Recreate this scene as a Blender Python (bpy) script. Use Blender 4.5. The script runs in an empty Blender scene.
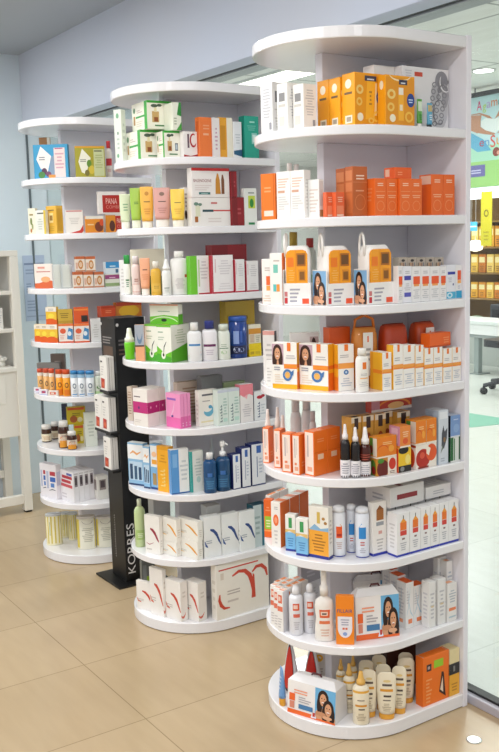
import bpy, math, random
from mathutils import Vector, Matrix
random.seed(7)
SC = bpy.context.scene
COL = SC.collection
PI = math.pi
# ---------------------------------------------------------------- materials
def lin(h):
    h = h.lstrip('#')
    out = []
    for i in (0, 2, 4):
        c = int(h[i:i+2], 16) / 255
        out.append(c/12.92 if c <= .04045 else ((c+.055)/1.055)**2.4)
    return tuple(out) + (1,)
MATS = {}
def mat(col, rough=.42, metal=0, trans=0, emit=0, coat=0, noise=.03, nscale=40, alpha=1):
    key = (col, rough, metal, trans, emit, coat, noise, alpha)
    if key in MATS: return MATS[key]
    m = bpy.data.materials.new('paint_' + col.lstrip('#')); m.use_nodes = True
    nt = m.node_tree; b = nt.nodes['Principled BSDF']
    c = lin(col)
    if noise and not emit and not trans:
        tc = nt.nodes.new('ShaderNodeTexCoord'); n = nt.nodes.new('ShaderNodeTexNoise')
        n.inputs['Scale'].default_value = nscale; n.inputs['Detail'].default_value = 3
        mx = nt.nodes.new('ShaderNodeMix'); mx.data_type = 'RGBA'
        mx.inputs[6].default_value = tuple(min(1, v*(1+noise)) for v in c[:3]) + (1,)
        mx.inputs[7].default_value = tuple(v*(1-noise) for v in c[:3]) + (1,)
        nt.links.new(tc.outputs['Object'], n.inputs['Vector'])
        nt.links.new(n.outputs['Fac'], mx.inputs[0]); nt.links.new(mx.outputs[2], b.inputs['Base Color'])
    else:
        b.inputs['Base Color'].default_value = c
    b.inputs['Roughness'].default_value = rough; b.inputs['Metallic'].default_value = metal
    b.inputs['Transmission Weight'].default_value = trans
    b.inputs['Coat Weight'].default_value = coat; b.inputs['Coat Roughness'].default_value = .08
    b.inputs['Alpha'].default_value = alpha
    if emit:
        b.inputs['Emission Color'].default_value = c; b.inputs['Emission Strength'].default_value = emit
    MATS[key] = m
    return m
def asmat(c): return mat(c) if isinstance(c, str) else c
# ---------------------------------------------------------------- mesh builder
class MB:
    def __init__(s): s.v = []; s.f = []; s.mi = []; s.m = []; s.sm = []
    def slot(s, m):
        m = asmat(m)
        if m not in s.m: s.m.append(m)
        return s.m.index(m)
    def add(s, vs, fs, m, smooth=False):
        o = len(s.v); k = s.slot(m)
        s.v += [tuple(p) for p in vs]
        for f in fs: s.f.append([i+o for i in f]); s.mi.append(k); s.sm.append(smooth)
    def box(s, x0, x1, y0, y1, z0, z1, m, c=.0006):
        c = min(c, (x1-x0)*.2, (y1-y0)*.2, (z1-z0)*.2)
        X, Y, Z = (x0, x1), (y0, y1), (z0, z1); vs = []; idx = {}
        for i in (0, 1):
            for j in (0, 1):
                for k in (0, 1):
                    sx, sy, sz = (1, -1)[i]*c, (1, -1)[j]*c, (1, -1)[k]*c
                    for ax, p in enumerate(((X[i], Y[j]+sy, Z[k]+sz), (X[i]+sx, Y[j], Z[k]+sz), (X[i]+sx, Y[j]+sy, Z[k]))):
                        idx[i, j, k, ax] = len(vs); vs.append(p)
        fs = []
        I = idx
        for i in (0, 1):
            fs.append([I[i, 0, 0, 0], I[i, 1, 0, 0], I[i, 1, 1, 0], I[i, 0, 1, 0]])
            fs.append([I[0, i, 0, 1], I[1, i, 0, 1], I[1, i, 1, 1], I[0, i, 1, 1]])
            fs.append([I[0, 0, i, 2], I[1, 0, i, 2], I[1, 1, i, 2], I[0, 1, i, 2]])
        for a in (0, 1):
            for b in (0, 1):
                fs.append([I[a, b, 0, 0], I[a, b, 1, 0], I[a, b, 1, 1], I[a, b, 0, 1]])
                fs.append([I[a, 0, b, 0], I[a, 1, b, 0], I[a, 1, b, 2], I[a, 0, b, 2]])
                fs.append([I[0, a, b, 1], I[1, a, b, 1], I[1, a, b, 2], I[0, a, b, 2]])
        for i in (0, 1):
            for j in (0, 1):
                for k in (0, 1): fs.append([I[i, j, k, 0], I[i, j, k, 1], I[i, j, k, 2]])
        cx, cy, cz = (x0+x1)/2, (y0+y1)/2, (z0+z1)/2
        out = []
        for f in fs:      # outward winding
            a, b, d = (Vector(vs[f[n]]) for n in (0, 1, 2))
            nrm = (b-a).cross(d-a); ctr = sum((Vector(vs[n]) for n in f), Vector())/len(f) - Vector((cx, cy, cz))
            out.append(f if nrm.dot(ctr) > 0 else f[::-1])
        s.add(vs, out, m)
    def lathe(s, prof, m, n=24, sx=1, sy=1, cx=0, cy=0, smooth=True):
        vs = []; fs = []
        for r, z in prof:
            for i in range(n):
                a = 2*PI*i/n; vs.append((cx+r*sx*math.cos(a), cy+r*sy*math.sin(a), z))
        for j in range(len(prof)-1):
            for i in range(n):
                k = (i+1) % n; fs.append([j*n+i, j*n+k, (j+1)*n+k, (j+1)*n+i])
        fs.append(list(range(n))[::-1]); fs.append([(len(prof)-1)*n+i for i in range(n)])
        s.add(vs, fs, m, smooth)
    def prism(s, poly, axis, a, b, m):
        """poly: 2D ring; axis 'y' -> (u,w)=(x,z); 'z' -> (x,y); 'x' -> (y,z)"""
        n = len(poly)
        def P(u, w, t): return {'y': (u, t, w), 'z': (u, w, t), 'x': (t, u, w)}[axis]
        vs = [P(u, w, a) for u, w in poly] + [P(u, w, b) for u, w in poly]
        fs = [[i, (i+1) % n, n+(i+1) % n, n+i] for i in range(n)] + [list(range(n))[::-1], [n+i for i in range(n)]]
        s.add(vs, fs, m)
    def tube(s, pts, r, m, n=8, closed=False):
        pts = [Vector(p) for p in pts]; vs = []; fs = []; N = len(pts)
        for i, p in enumerate(pts):
            t = (pts[(i+1) % N]-pts[i-1]) if closed else (pts[min(i+1, N-1)]-pts[max(i-1, 0)])
            t.normalize(); u = t.cross(Vector((.31, .17, .93))); u.normalize(); w = t.cross(u)
            for k in range(n):
                a = 2*PI*k/n; vs.append(p+u*r*math.cos(a)+w*r*math.sin(a))
        for i in range(N if closed else N-1):
            j = (i+1) % N
            for k in range(n):
                q = (k+1) % n; fs.append([i*n+k, i*n+q, j*n+q, j*n+k])
        if not closed: fs += [list(range(n))[::-1], [(N-1)*n+k for k in range(n)]]
        s.add(vs, fs, m, True)
    def build(s, name, parent=None):
        me = bpy.data.meshes.new(name); me.from_pydata(s.v, [], s.f)
        for m in s.m: me.materials.append(m)
        me.polygons.foreach_set('material_index', s.mi); me.polygons.foreach_set('use_smooth', s.sm)
        me.update()
        o = bpy.data.objects.new(name, me); COL.objects.link(o)
        if parent: o.parent = parent
        return o
def recalc(o):
    import bmesh
    b = bmesh.new(); b.from_mesh(o.data); bmesh.ops.recalc_face_normals(b, faces=b.faces); b.to_mesh(o.data); b.free()
def empty(name, loc=(0, 0, 0), rz=0):
    o = bpy.data.objects.new(name, None); COL.objects.link(o); o.location = loc; o.rotation_euler.z = rz
    o.empty_display_size = .05
    return o
def tag(o, label=None, cat=None, group=None, kind=None):
    if label: o['label'] = label
    if cat: o['category'] = cat
    if group: o['group'] = group
    if kind: o['kind'] = kind
    return o
# ---------------------------------------------------------------- lettering
TXT = {}
def text_geo(t):
    if t in TXT: return TXT[t]
    cu = bpy.data.curves.new('lettering', 'FONT'); cu.body = t; cu.resolution_u = 3
    ob = bpy.data.objects.new('lettering', cu); COL.objects.link(ob)
    dg = bpy.context.evaluated_depsgraph_get(); dg.update()
    me = bpy.data.meshes.new_from_object(ob.evaluated_get(dg))
    vs = [tuple(v.co[:2]) for v in me.vertices]; fs = [list(p.vertices) for p in me.polygons]
    bpy.data.objects.remove(ob); bpy.data.curves.remove(cu); bpy.data.meshes.remove(me)
    xs = [v[0] for v in vs]; ys = [v[1] for v in vs]
    x0, x1, y0, y1 = min(xs), max(xs), min(ys), max(ys)
    TXT[t] = ([((x-x0)/(x1-x0), (y-y0)/(y1-y0)) for x, y in vs], fs)
    return TXT[t]
# ---------------------------------------------------------------- printed patterns
def ell(cu, cv, ru, rv, n=20, a0=0, a1=2*PI):
    return [(cu+ru*math.cos(a0+(a1-a0)*i/n), cv+rv*math.sin(a0+(a1-a0)*i/n)) for i in range(n)]
def band(pts, w0, w1=None, asp=1):
    """tapered strip along a polyline, as quads"""
    w1 = w0 if w1 is None else w1; n = len(pts); L, Rr = [], []
    for i, (x, y) in enumerate(pts):
        ax, ay = pts[max(i-1, 0)]; bx, by = pts[min(i+1, n-1)]
        dx, dy = bx-ax, (by-ay)*asp; q = math.hypot(dx, dy) or 1
        t = i/(n-1); w = w0+(w1-w0)*t
        w *= (.25+.75*math.sin(PI*min(1, max(.0, t*.9+.05))))
        L.append((x-dy/q*w, y+dx/q*w/asp)); Rr.append((x+dy/q*w, y-dx/q*w/asp))
    return [[L[i], Rr[i], Rr[i+1], L[i+1]] for i in range(n-1)]
def arc(cu, cv, ru, rv, a0, a1, n=12):
    return [(cu+ru*math.cos(math.radians(a0+(a1-a0)*i/n)), cv+rv*math.sin(math.radians(a0+(a1-a0)*i/n))) for i in range(n+1)]
def portrait(u0, v0, u1, v1, bg='#7fb2dc', pair=True, skin='#d9a07a'):
    def X(a, b): return (u0+a*(u1-u0), v0+b*(v1-v0))
    du, dv = u1-u0, v1-v0
    o = [('r', u0, v0, u1, v1, bg)]
    def E(a, b, ra, rb, c): o.append(('p', ell(*X(a, b), ra*du, rb*dv, 16), c))
    def head(a, b, k, hair='#2a1713'):
        E(a, b+.03*k, .27*k, .27*k, hair); E(a-.17*k, b-.2*k, .14*k, .3*k, hair); E(a+.19*k, b-.2*k, .13*k, .3*k, hair)
        E(a, b-.02*k, .165*k, .205*k, skin)
        for s in (-1, 1): E(a+s*.065*k, b+.03*k, .028*k, .018*k, '#3a221c')
        E(a, b-.035*k, .02*k, .03*k, '#c98c68')
        E(a, b-.105*k, .07*k, .028*k, '#f7eee6'); E(a, b-.125*k, .06*k, .014*k, '#b5524a')
    if pair:
        E(.40, .12, .38, .26, skin); E(.72, .02, .30, .26, skin)
        head(.40, .66, 1.0); head(.66, .38, 1.0)
        E(.30, .18, .26, .07, '#c98f6a'); E(.62, .1, .24, .06, '#e0ab86')
    else:
        E(.5, .04, .40, .22, skin); head(.47, .55, 1.45, '#3a2017')
    # keep inside the frame
    out = []
    for it in o:
        if it[0] == 'p': out.append(('p', [(min(u1, max(u0, a)), min(v1, max(v0, b))) for a, b in it[1]], it[2]))
        else: out.append(it)
    return out
def expand(items):
    """turn pattern items into (list of polygons, colour)"""
    rnd = random.Random(3)
    for it in items:
        k = it[0]
        if k == 'r':
            _, a, b, c, d, col = it; yield [[(a, b), (c, b), (c, d), (a, d)]], col
        elif k == 'e': yield [ell(*it[1:5])], it[5]
        elif k == 'g':
            cu, cv, ru, rv, q, col = it[1:7]; A = ell(cu, cv, ru, rv); B = ell(cu, cv, ru*q, rv*q); n = len(A)
            yield [[A[i], A[(i+1) % n], B[(i+1) % n], B[i]] for i in range(n)], col
        elif k == 'p': yield [it[1]], it[2]
        elif k == 'b': yield band(it[1], it[2], it[3] if len(it) > 4 else None), it[-1]
        elif k == 'l':
            _, a, b, c, d, n, col = it[:7]; ps = []
            st = (d-b)/n
            for i in range(n):
                w = (c-a)*rnd.choice((.55, .7, .85, 1)); ce = (a+c)/2 if len(it) < 8 else a+w/2
                y = b+st*i; ps.append([(ce-w/2, y), (ce+w/2, y), (ce+w/2, y+st*.45), (ce-w/2, y+st*.45)])
            yield ps, col
        elif k == 't':
            _, t, a, b, c, d, col = it; vs, fs = text_geo(t)
            yield [[(a+vs[i][0]*(c-a), b+vs[i][1]*(d-b)) for i in f] for f in fs], col
        elif k == 'lv':       # a column of small marks, reading upwards
            _, a, b, c, d, n, col = it; st = (d-b)/n; ps = []
            for i in range(n):
                y = b+st*i; q = rnd.choice((.0, .0, .3)); ps += [[(a+(c-a)*q, y), (c, y), (c, y+st*.3), (a+(c-a)*q, y+st*.3)], [(c-(c-a)*.3, y), (c, y), (c, y+st*.7), (c-(c-a)*.3, y+st*.7)]]
            yield ps, col
        elif k == 'tv':       # reading upwards
            _, t, a, b, c, d, col = it; vs, fs = text_geo(t)
            yield [[(c-vs[i][1]*(c-a), b+vs[i][0]*(d-b)) for i in f] for f in fs], col
        elif k == 'photo':
            for x in expand(portrait(*it[1:5], **(it[5] if len(it) > 5 else {}))): yield x
def print_flat(mb, items, O, U, V, N, lift=.00025):
    """print on a plane: O corner, U and V edge vectors, N outward unit"""
    O, U, V, N = Vector(O), Vector(U), Vector(V), Vector(N)
    for i, (polys, col) in enumerate(expand(items)):
        off = N*(lift+.00006*i)
        for p in polys:
            vs = [O+U*min(1, max(0, a))+V*min(1, max(0, b))+off for a, b in p]
            if len(vs) > 2:
                nn = (vs[1]-vs[0]).cross(vs[-1]-vs[0])
                mb.add(vs, [list(range(len(vs)))], col) if nn.dot(N) >= 0 else mb.add(vs, [list(range(len(vs)))[::-1]], col)
def print_surf(mb, items, S, lift=.0004):
    """print on a curved front: S(u, v, off) -> point"""
    for i, (polys, col) in enumerate(expand(items)):
        off = lift+.00008*i
        for p in polys:
            us = [a for a, b in p]
            if len(p) == 4 and max(us)-min(us) > .12 and p[0][1] == p[1][1]:
                n = 8; a, b, c, d = p[0][0], p[0][1], p[2][0], p[2][1]; m_ = max(1, int((d-b)*8))
                vs = [S(a+(c-a)*x/n, b+(d-b)*y/m_, off) for y in range(m_+1) for x in range(n+1)]
                fs = [[y*(n+1)+x, y*(n+1)+x+1, (y+1)*(n+1)+x+1, (y+1)*(n+1)+x] for y in range(m_) for x in range(n)]
                mb.add(vs, fs, col, True)
            else:
                mb.add([S(a, min(1, max(0, b)), off) for a, b in p], [list(range(len(p)))], col)
# ---------------------------------------------------------------- product kinds
DES = {}
W_ = '#f3f1ee'; OR = '#f08a1d'; GREY = '#a9a9ae'
def col_lines(c=GREY, u0=.15, u1=.85, v0=.1, v1=.4, n=4): return ('l', u0, v0, u1, v1, n, c)
DES.update({
 # nearest unit, first shelf
 'white_print': dict(base='#efede8', S=[('r', .2, .62, .75, .80, '#8b8a8a'), ('r', .15, .5, .8, .56, '#cfcbc2'), ('r', .2, .1, .7, .3, '#ddd9cf')], F=[('l', .15, .3, .85, .9, 10, '#c9c8ca'), ('r', .7, .06, .9, .2, '#9a9aa0')]),
 'white_print2': dict(base='#ecebea', F=[('l', .15, .3, .85, .9, 10, '#c4c4c8'), ('r', .7, .06, .9, .2, '#9a9aa0')], S=[('r', .2, .60, .8, .82, '#6f7076'), ('l', .15, .1, .85, .5, 7, '#cfcdc8')]),
 'yellow_tube_box': dict(base='#f6a512', S=[('e', .5, .80, .24, .09, '#f6ead2'), ('r', .2, .60, .8, .645, '#6f5a3a'), ('r', .25, .05, .8, .20, '#f1e7d2'), ('r', .35, .08, .7, .17, '#a79c88')],
    F=[('r', .02, .02, .98, .98, '#eb9a10'), ('p', [(.36, .12), (.62, .12), (.70, .86), (.42, .86)], '#f9b62c'), ('p', [(.66, .2), (.74, .2), (.76, .82), (.70, .82)], '#f6d9a0'), ('r', .34, .85, .74, .95, '#3f3f52'), ('l', .37, .87, .71, .93, 1, '#d8d8e0'), ('e', .86, .55, .13, .14, '#1f3f8c'), ('l', .76, .5, .95, .6, 2, '#c9d6ee'),
       ('g', .17, .68, .12, .09, .5, '#f5d27a'), ('g', .15, .45, .1, .08, .5, '#f4c65e'), ('e', .18, .16, .1, .08, '#f6eccf'), ('g', .75, .18, .14, .11, .6, '#f4c04a'), ('g', .55, .10, .1, .06, .5, '#f6c65c'), ('l', .48, .4, .58, .7, 4, '#b98430')]),
 'yellow_bottle_box': dict(base='#f6a512', S=[('e', .5, .80, .24, .09, '#f6ead2')], F=[('r', .02, .02, .98, .96, '#e59511'), ('b', arc(.5, 1.02, .36, .12, 180, 360), .016, '#f8e5b8'), ('r', .44, .10, .62, .62, '#f8b229'), ('r', .45, .62, .61, .76, '#f3ead8'), ('r', .46, .82, .74, .92, '#34344a'), ('l', .49, .84, .71, .9, 1, '#d8d8e0'), ('e', .86, .52, .13, .14, '#1f3f8c'), ('l', .77, .47, .95, .57, 2, '#c9d6ee'),
       ('g', .2, .62, .14, .1, .5, '#f5d27a'), ('g', .18, .36, .12, .09, .5, '#f4c65e'), ('e', .24, .14, .1, .08, '#f6eccf'), ('g', .8, .18, .14, .11, .6, '#f4c04a'), ('r', .48, .3, .58, .42, '#f6e3bc')]),
 'white_graphic': dict(base='#e6e5e6', F=[('r', .26, .85, .43, .92, '#cc4a35'), ('l', .05, .84, .22, .96, 3, '#c9c9d0'), ('e', .80, .40, .19, .38, '#c4c4c7'), ('e', .84, .80, .14, .17, '#8f8f95'), ('e', .92, .58, .075, .2, '#a3a3a8'), ('e', .70, .62, .08, .13, '#b3b3b8')] +
    [('g', .56+.13*i % .4+.02*j, .08+.11*j+.03*i, .05, .045, .6, '#8d8d92') for j in range(7) for i in range(3)] + [('b', arc(.93, .8, .13, .16, 150, 300), .012, '#ececee'), ('b', arc(.86, .55, .1, .2, 40, 200), .01, '#7f7f85'), ('b', arc(.78, .3, .12, .2, 20, 330), .01, '#77777d')]),
 'white_plain': dict(base='#e9e8e6', F=[('l', .2, .2, .8, .8, 6, '#cfcdca')]),
 'green_tube': dict(base='#5faa4c', F=[('r', .1, .5, .9, .9, '#d6e6d0'), ('l', .2, .15, .8, .4, 3, '#2f7a35')], cap='#eceae4'),
 'blue_tube': dict(base='#62aacb', F=[('r', .1, .6, .9, .9, '#c7b27a'), ('l', .2, .2, .8, .5, 3, '#e6f0f4')], cap='#2f3a3c'),
 # second shelf
 'orange_strip': dict(base='#ee7a22', F=[('r', .2, .08, .85, .20, '#f0dccb'), ('l', .15, .6, .8, .75, 2, '#f4a76a'), ('r', .88, 0, .92, 1, '#c95f14')], S=[('l', .2, .3, .8, .6, 3, '#f5a668')]),
 'white_fine': dict(base='#f3f1ed', F=[('l', .12, .66, .9, .88, 4, '#e2c3ae', 1), ('l', .12, .2, .9, .5, 6, '#d9d6d2', 1), ('r', .1, .55, .6, .6, '#d9a98e')], S=[('l', .15, .2, .85, .85, 9, '#dbd8d4')]),
 'white_clear': dict(base='#efeeea', F=[('l', .15, .15, .9, .8, 7, '#dccfc6', 1)], S=[('r', .1, .3, .9, .95, '#dcdad7'), ('r', .1, .02, .9, .2, '#b98a58')]),
 'coral_small': dict(base='#e6673a', F=[('l', .15, .6, .85, .85, 3, '#f3bda3'), ('r', .12, .12, .88, .45, '#ee8a62'), ('r', .12, .02, .88, .1, '#f0c9b4')]),
 'brown_orange': dict(base='#bf6431', F=[('l', .12, .74, .9, .86, 2, '#f1d3bd'), ('r', 0, .68, 1, .69, '#d98a5c'), ('g', .5, .28, .36, .16, .9, '#d7824c'), ('l', .15, .5, .8, .56, 1, '#e2a27a')], S=[('r', .08, .5, .92, .68, '#cf7a48'), ('r', .08, .72, .92, .92, '#d58250'), ('r', .08, .06, .92, .46, '#c86d3a')]),
 'orange_pale_print': dict(base='#ee6e26', F=[('l', .15, .80, .85, .9, 2, '#fbd2b4'), ('l', .15, .48, .85, .58, 2, '#f8b58a'), ('r', .1, .64, .9, .655, '#f59a62'), ('g', .5, .26, .34, .14, .88, '#f49258')], S=[('l', .2, .4, .8, .8, 4, '#f08a52')]),
 'orange_patch': dict(base='#ec6a22', F=[('l', .15, .80, .85, .9, 2, '#fbd2b4'), ('l', .15, .44, .85, .54, 2, '#f8b58a'), ('g', .5, .24, .34, .14, .88, '#f49258')], S=[('r', .12, .76, .95, .97, '#f2c6ae')]),
 'orange_lying': dict(base='#e9611e', F=[('l', .1, .3, .5, .7, 2, '#f59a68')], S=[('r', .12, .2, .5, .85, '#f0c4a8')], R=[('r', .1, .15, .45, .85, '#efc3a6'), ('r', .6, .3, .9, .7, '#f28c58')]),
 'white_bottle': dict(base='#efeeea', cap='#eeeae4', cap_h=.3, cap_r=.75),
 # third shelf
 'white_orange_teal': dict(base='#f6f2ec', F=[('r', .42, .42, .80, .62, '#ee6a2e'), ('r', .42, .30, .80, .41, '#f5a650'), ('l', .2, .74, .9, .84, 2, '#c9bdb4'), ('l', .1, .06, .9, .22, 3, '#e3cdb9')], L=[('r', 0, 0, 1, 1, '#f07f35')]),
 'white_orange_teal2': dict(base='#f6f2ec', F=[('r', .28, .62, .66, .78, '#7cc9b8'), ('r', .25, .26, .50, .40, '#5fc4c0'), ('r', .52, .26, .78, .40, '#f39a3e'), ('l', .2, .84, .9, .9, 1, '#c9bdb4')], R=[('r', 0, 0, 1, 1, '#ef7b30')]),
 'pouch': dict(),
 'mini_orange': dict(base='#eeecec', F=[('r', .14, .50, .90, .72, '#ee5d2c'), ('r', .2, .44, .8, .50, '#f2a35a'), ('l', .14, .80, .86, .9, 2, '#b9b7bd'), ('l', .14, .1, .86, .38, 5, '#c9c8cc')], T=[('r', 0, 0, 1, .2, '#d8c6b2')]),
 'mini_purple': dict(base='#ecebf0', F=[('r', .14, .62, .90, .74, '#4a48a8'), ('r', .14, .16, .9, .28, '#5a5ab8'), ('l', .14, .80, .86, .9, 2, '#b9b7bd'), ('l', .14, .34, .86, .56, 4, '#c9c8cc')]),
 'mini_cyan': dict(base='#e9e9f0', F=[('r', 0, .02, 1, .22, '#4fb0d4'), ('g', .35, .12, .3, .08, .5, '#cfe8f2'), ('r', .12, .72, .92, .80, '#3b44a6'), ('r', .65, .4, .78, .46, '#51558f'), ('l', .14, .5, .6, .66, 3, '#c2c1cc')]),
 'mini_cyan_orange': dict(base='#eeecec', F=[('r', 0, .02, 1, .24, '#2fa3cf'), ('r', .24, .56, .84, .84, '#ea5a2b'), ('r', .24, .46, .84, .55, '#f4b05a'), ('l', .2, .3, .8, .42, 2, '#c2c1cc')]),
 'speckled': dict(base='#b8ab9c', F=[('r', .1+.2*i, .74+.04*(i % 2), .2+.2*i, .88, c) for i, c in enumerate(('#6d5a4a', '#c98a4a', '#8d5a42', '#7a7f86'))] + [('e', .5, .93, .2, .03, '#3b3532')]),
 'grey_bottle': dict(base='#a9aaa6', cap='#b99a3a', cap_h=.2, F=[('r', .2, .3, .8, .7, '#d0cfc9')]),
 'red_green_bottle': dict(base='#cfd3c6', cap='#b03a32', cap_h=.15, F=[('r', .1, .3, .9, .7, '#4f9a4e')]),
 # fourth shelf
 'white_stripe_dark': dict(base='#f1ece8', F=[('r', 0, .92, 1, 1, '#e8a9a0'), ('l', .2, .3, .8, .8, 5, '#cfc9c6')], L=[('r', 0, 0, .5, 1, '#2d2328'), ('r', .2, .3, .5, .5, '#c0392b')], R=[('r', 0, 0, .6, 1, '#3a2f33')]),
 'white_small': dict(base='#f1efec', F=[('l', .15, .2, .85, .8, 5, '#d3d0cd', 1)]),
 'face_carton': dict(base='#f6f2ea', F=[('r', 0, .0, 1, .10, '#f2b21e'), ('r', .48, .44, 1, .54, '#f2912e'), ('r', .48, .44, 1, .46, '#ee7a22'), ('photo', .0, .52, .47, .97, {'bg': '#c9a8b4', 'pair': False}), ('r', .62, .82, .76, 1, '#ee7c2a'), ('g', .62, .30, .19, .13, .6, '#4a78b0'), ('e', .62, .30, .1, .07, '#f0b25a'), ('p', [(.74, .36), (.88, .42), (.84, .28)], '#4a78b0'), ('l', .08, .40, .42, .50, 2, '#9a9aa6', 1), ('l', .1, .14, .5, .34, 4, '#e9d9c6', 1), ('l', .56, .66, .95, .76, 2, '#c9c4c4')],
    R=[('r', 0, 0, 1, 1, '#efaa1e'), ('r', 0, 0, 1, .38, '#e8701d'), ('r', 0, .46, 1, .54, '#e66f1c')], T=[]),
 'sun_carton': dict(base='#f5f2ec', F=[('r', 0, .45, 1, .56, '#f3a24a'), ('r', .0, .45, 1, .48, '#ef8a2c'), ('r', .40, .84, .64, 1, '#ee7c2a'), ('l', .12, .64, .9, .74, 2, '#bdb9b8', 1), ('l', .14, .1, .86, .36, 5, '#c3c6cf')], L=[('r', 0, 0, 1, 1, '#f0b42a'), ('r', 0, .44, 1, .54, '#ee8a24'), ('r', 0, 0, .25, 1, '#e59a1c')], R=[('r', 0, .45, 1, .56, '#f3a24a')]),
 'sun_carton_disc': dict(base='#f5f2ec', F=[('r', 0, .48, 1, .60, '#f3a24a'), ('r', .40, .86, .64, 1, '#ee7c2a'), ('e', .5, .40, .16, .055, '#3f74ae'), ('e', .5, .40, .07, .025, '#bcd2e6'), ('l', .12, .72, .9, .8, 2, '#bdb9b8', 1), ('l', .14, .1, .86, .3, 4, '#c3c6cf')], L=[('r', 0, 0, 1, 1, '#efb02a'), ('r', 0, .48, 1, .58, '#ec7a1e'), ('r', 0, 0, 1, .3, '#ea8422')]),
 'sun_bottle': dict(base='#f4f1ea', cap='#f1efe9', cap_h=.16, cap_r=.6, sy=.6, F=[('r', .40, .74, .64, 1, '#ee7c2a'), ('l', .2, .5, .8, .6, 2, '#c3c0be'), ('r', .25, .38, .75, .42, '#f2b46a'), ('l', .2, .1, .8, .3, 3, '#d0cecd')], label=(.1, .95)),
 'orange_yellow_box': dict(base='#d9591e', F=[('r', 0, 0, 1, .35, '#e9a22a'), ('l', .1, .5, .9, .8, 2, '#e88a4e')]),
 'bag_tag': dict(base='#d98a3a', stripe='#e0641c', arch='#d97a2a', tag=True),
 'bag_red': dict(base='#b53c16', stripe='#d9601e', zip='#7a1f0c'),
 'bag_red_tag': dict(base='#c2481a', stripe='#e06a1e', tag=True),
 'orange_qr': dict(base='#e8641c', F=[('l', .62, .25, .95, .75, 3, '#f0935a'), ('r', 0, .0, 1, .12, '#c24d12')], R=[('r', .05, .05, .95, .95, '#f0cdb4')]),
 'white_face': dict(base='#efebe6', F=[('r', .06, .5, .62, .72, '#77727a'), ('photo', .68, .08, .97, .92, {'bg': '#c9b4b0', 'pair': False})]),
 # fifth shelf
 'orange_white_front': dict(base='#f07526', F=[('r', .08, .03, .92, .97, '#f6e6da'), ('r', .30, .42, .44, .9, '#c2b6b6'), ('r', .54, .5, .62, .88, '#d5c6c2'), ('r', .3, .10, .8, .2, '#f0a888'), ('r', .3, .24, .6, .3, '#e98a62')], S=[('l', .2, .2, .8, .35, 2, '#f6a06a')]),
 'orange_side': dict(base='#f07526', F=[('r', .28, .36, .72, .48, '#f6cfae'), ('r', .0, .52, 1, .53, '#d9621a'), ('l', .15, .75, .85, .85, 2, '#f59a62')], S=[('r', .08, .03, .92, .97, '#f6e6da'), ('r', .30, .42, .44, .9, '#c2b6b6'), ('r', .3, .10, .8, .2, '#f0a888')]),
 'pink_nozzle': dict(base='#eccdbd', cap='#f4e6de', cap_h=.42, cap_t='nozzle', cap_r=.7),
 'grey_tall': dict(base='#e2dedc', cap='#dcd8d6', cap_h=.2, cap_r=.72, F=[('l', .2, .3, .8, .8, 4, '#b7afb0')]),
 'serum': dict(base='#4a1d16', cap='#f2efee', cap_h=.34, cap_t='nozzle', cap_r=.72, F=[('r', 0, 0, 1, .58, '#ece9ea'), ('l', .2, .1, .8, .5, 5, '#a9a7b2'), ('l', .15, .66, .85, .92, 3, '#a5483a')], label=(.02, .98), rough=.2, span=1.5),
 'serum_dark': dict(base='#1d1718', cap='#eeeaea', cap_h=.28, cap_t='nozzle', cap_r=.6, F=[('r', 0, 0, 1, .62, '#ece9ec'), ('l', .2, .15, .8, .55, 5, '#9c9aa8')], label=(.02, .9), rough=.25, span=1.5),
 'tea_orange': dict(base='#e58a1e', F=[('r', 0, 0, 1, .07, '#f4e8d6'), ('r', .05, .12, .95, .95, '#e87f1c'), ('l', .2, .62, .85, .78, 2, '#f4c889'), ('b', arc(.3, .3, .3, .3, 0, 180), .03, '#d8601a'), ('e', .72, .4, .14, .16, '#f2a53c')], S=[('r', 0, 0, 1, .07, '#f4e8d6'), ('r', .1, .15, .5, .95, '#5a8a34'), ('r', .5, .1, 1, .95, '#e9d9c6'), ('e', .3, .4, .2, .2, '#7a2a16')]),
 'tea_pink': dict(base='#e88a3a', F=[('r', 0, 0, 1, .08, '#f2e6d8'), ('l', .2, .5, .85, .8, 3, '#f5c9a0'), ('e', .5, .3, .25, .14, '#e05a2a')], S=[('r', 0, .1, 1, 1, '#cf8fa8'), ('r', .2, .2, .8, .9, '#e2b7c6')]),
 'fruit_red': dict(base='#f2e9dc', F=[('e', .34, .42, .34, .40, '#b52a1a'), ('e', .74, .62, .26, .36, '#e25a2a'), ('e', .30, .55, .12, .14, '#d8553a'), ('p', [(.5, .95), (.7, .8), (.62, .5), (.5, .6)], '#f4ead8'), ('r', .1, .0, .6, .08, '#8a2a1a')], S=[('e', .5, .45, .4, .42, '#d9542a'), ('r', 0, .9, 1, 1, '#a83a22')]),
 'fruit_dark': dict(base='#c8862a', F=[('e', .3, .4, .3, .5, '#6a1a12'), ('r', .55, .0, 1, 1, '#f0e4d4'), ('e', .78, .6, .18, .34, '#cf3a26'), ('l', .6, .06, .95, .24, 2, '#5a2a22'), ('e', .2, .85, .16, .14, '#4d8a2e')], S=[('e', .5, .4, .4, .5, '#4e7a2a'), ('e', .6, .3, .25, .25, '#8a2018')]),
 'fruit_yellow': dict(base='#f0c42a', F=[('e', .4, .9, .4, .16, '#1f1714'), ('r', 0, 0, 1, .26, '#27201f'), ('e', .3, .13, .16, .1, '#8a8a8a'), ('e', .72, .5, .2, .2, '#f6e07a')], S=[('r', 0, 0, 1, 1, '#d94a22'), ('e', .5, .5, .3, .3, '#f0a02a')]),
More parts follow.
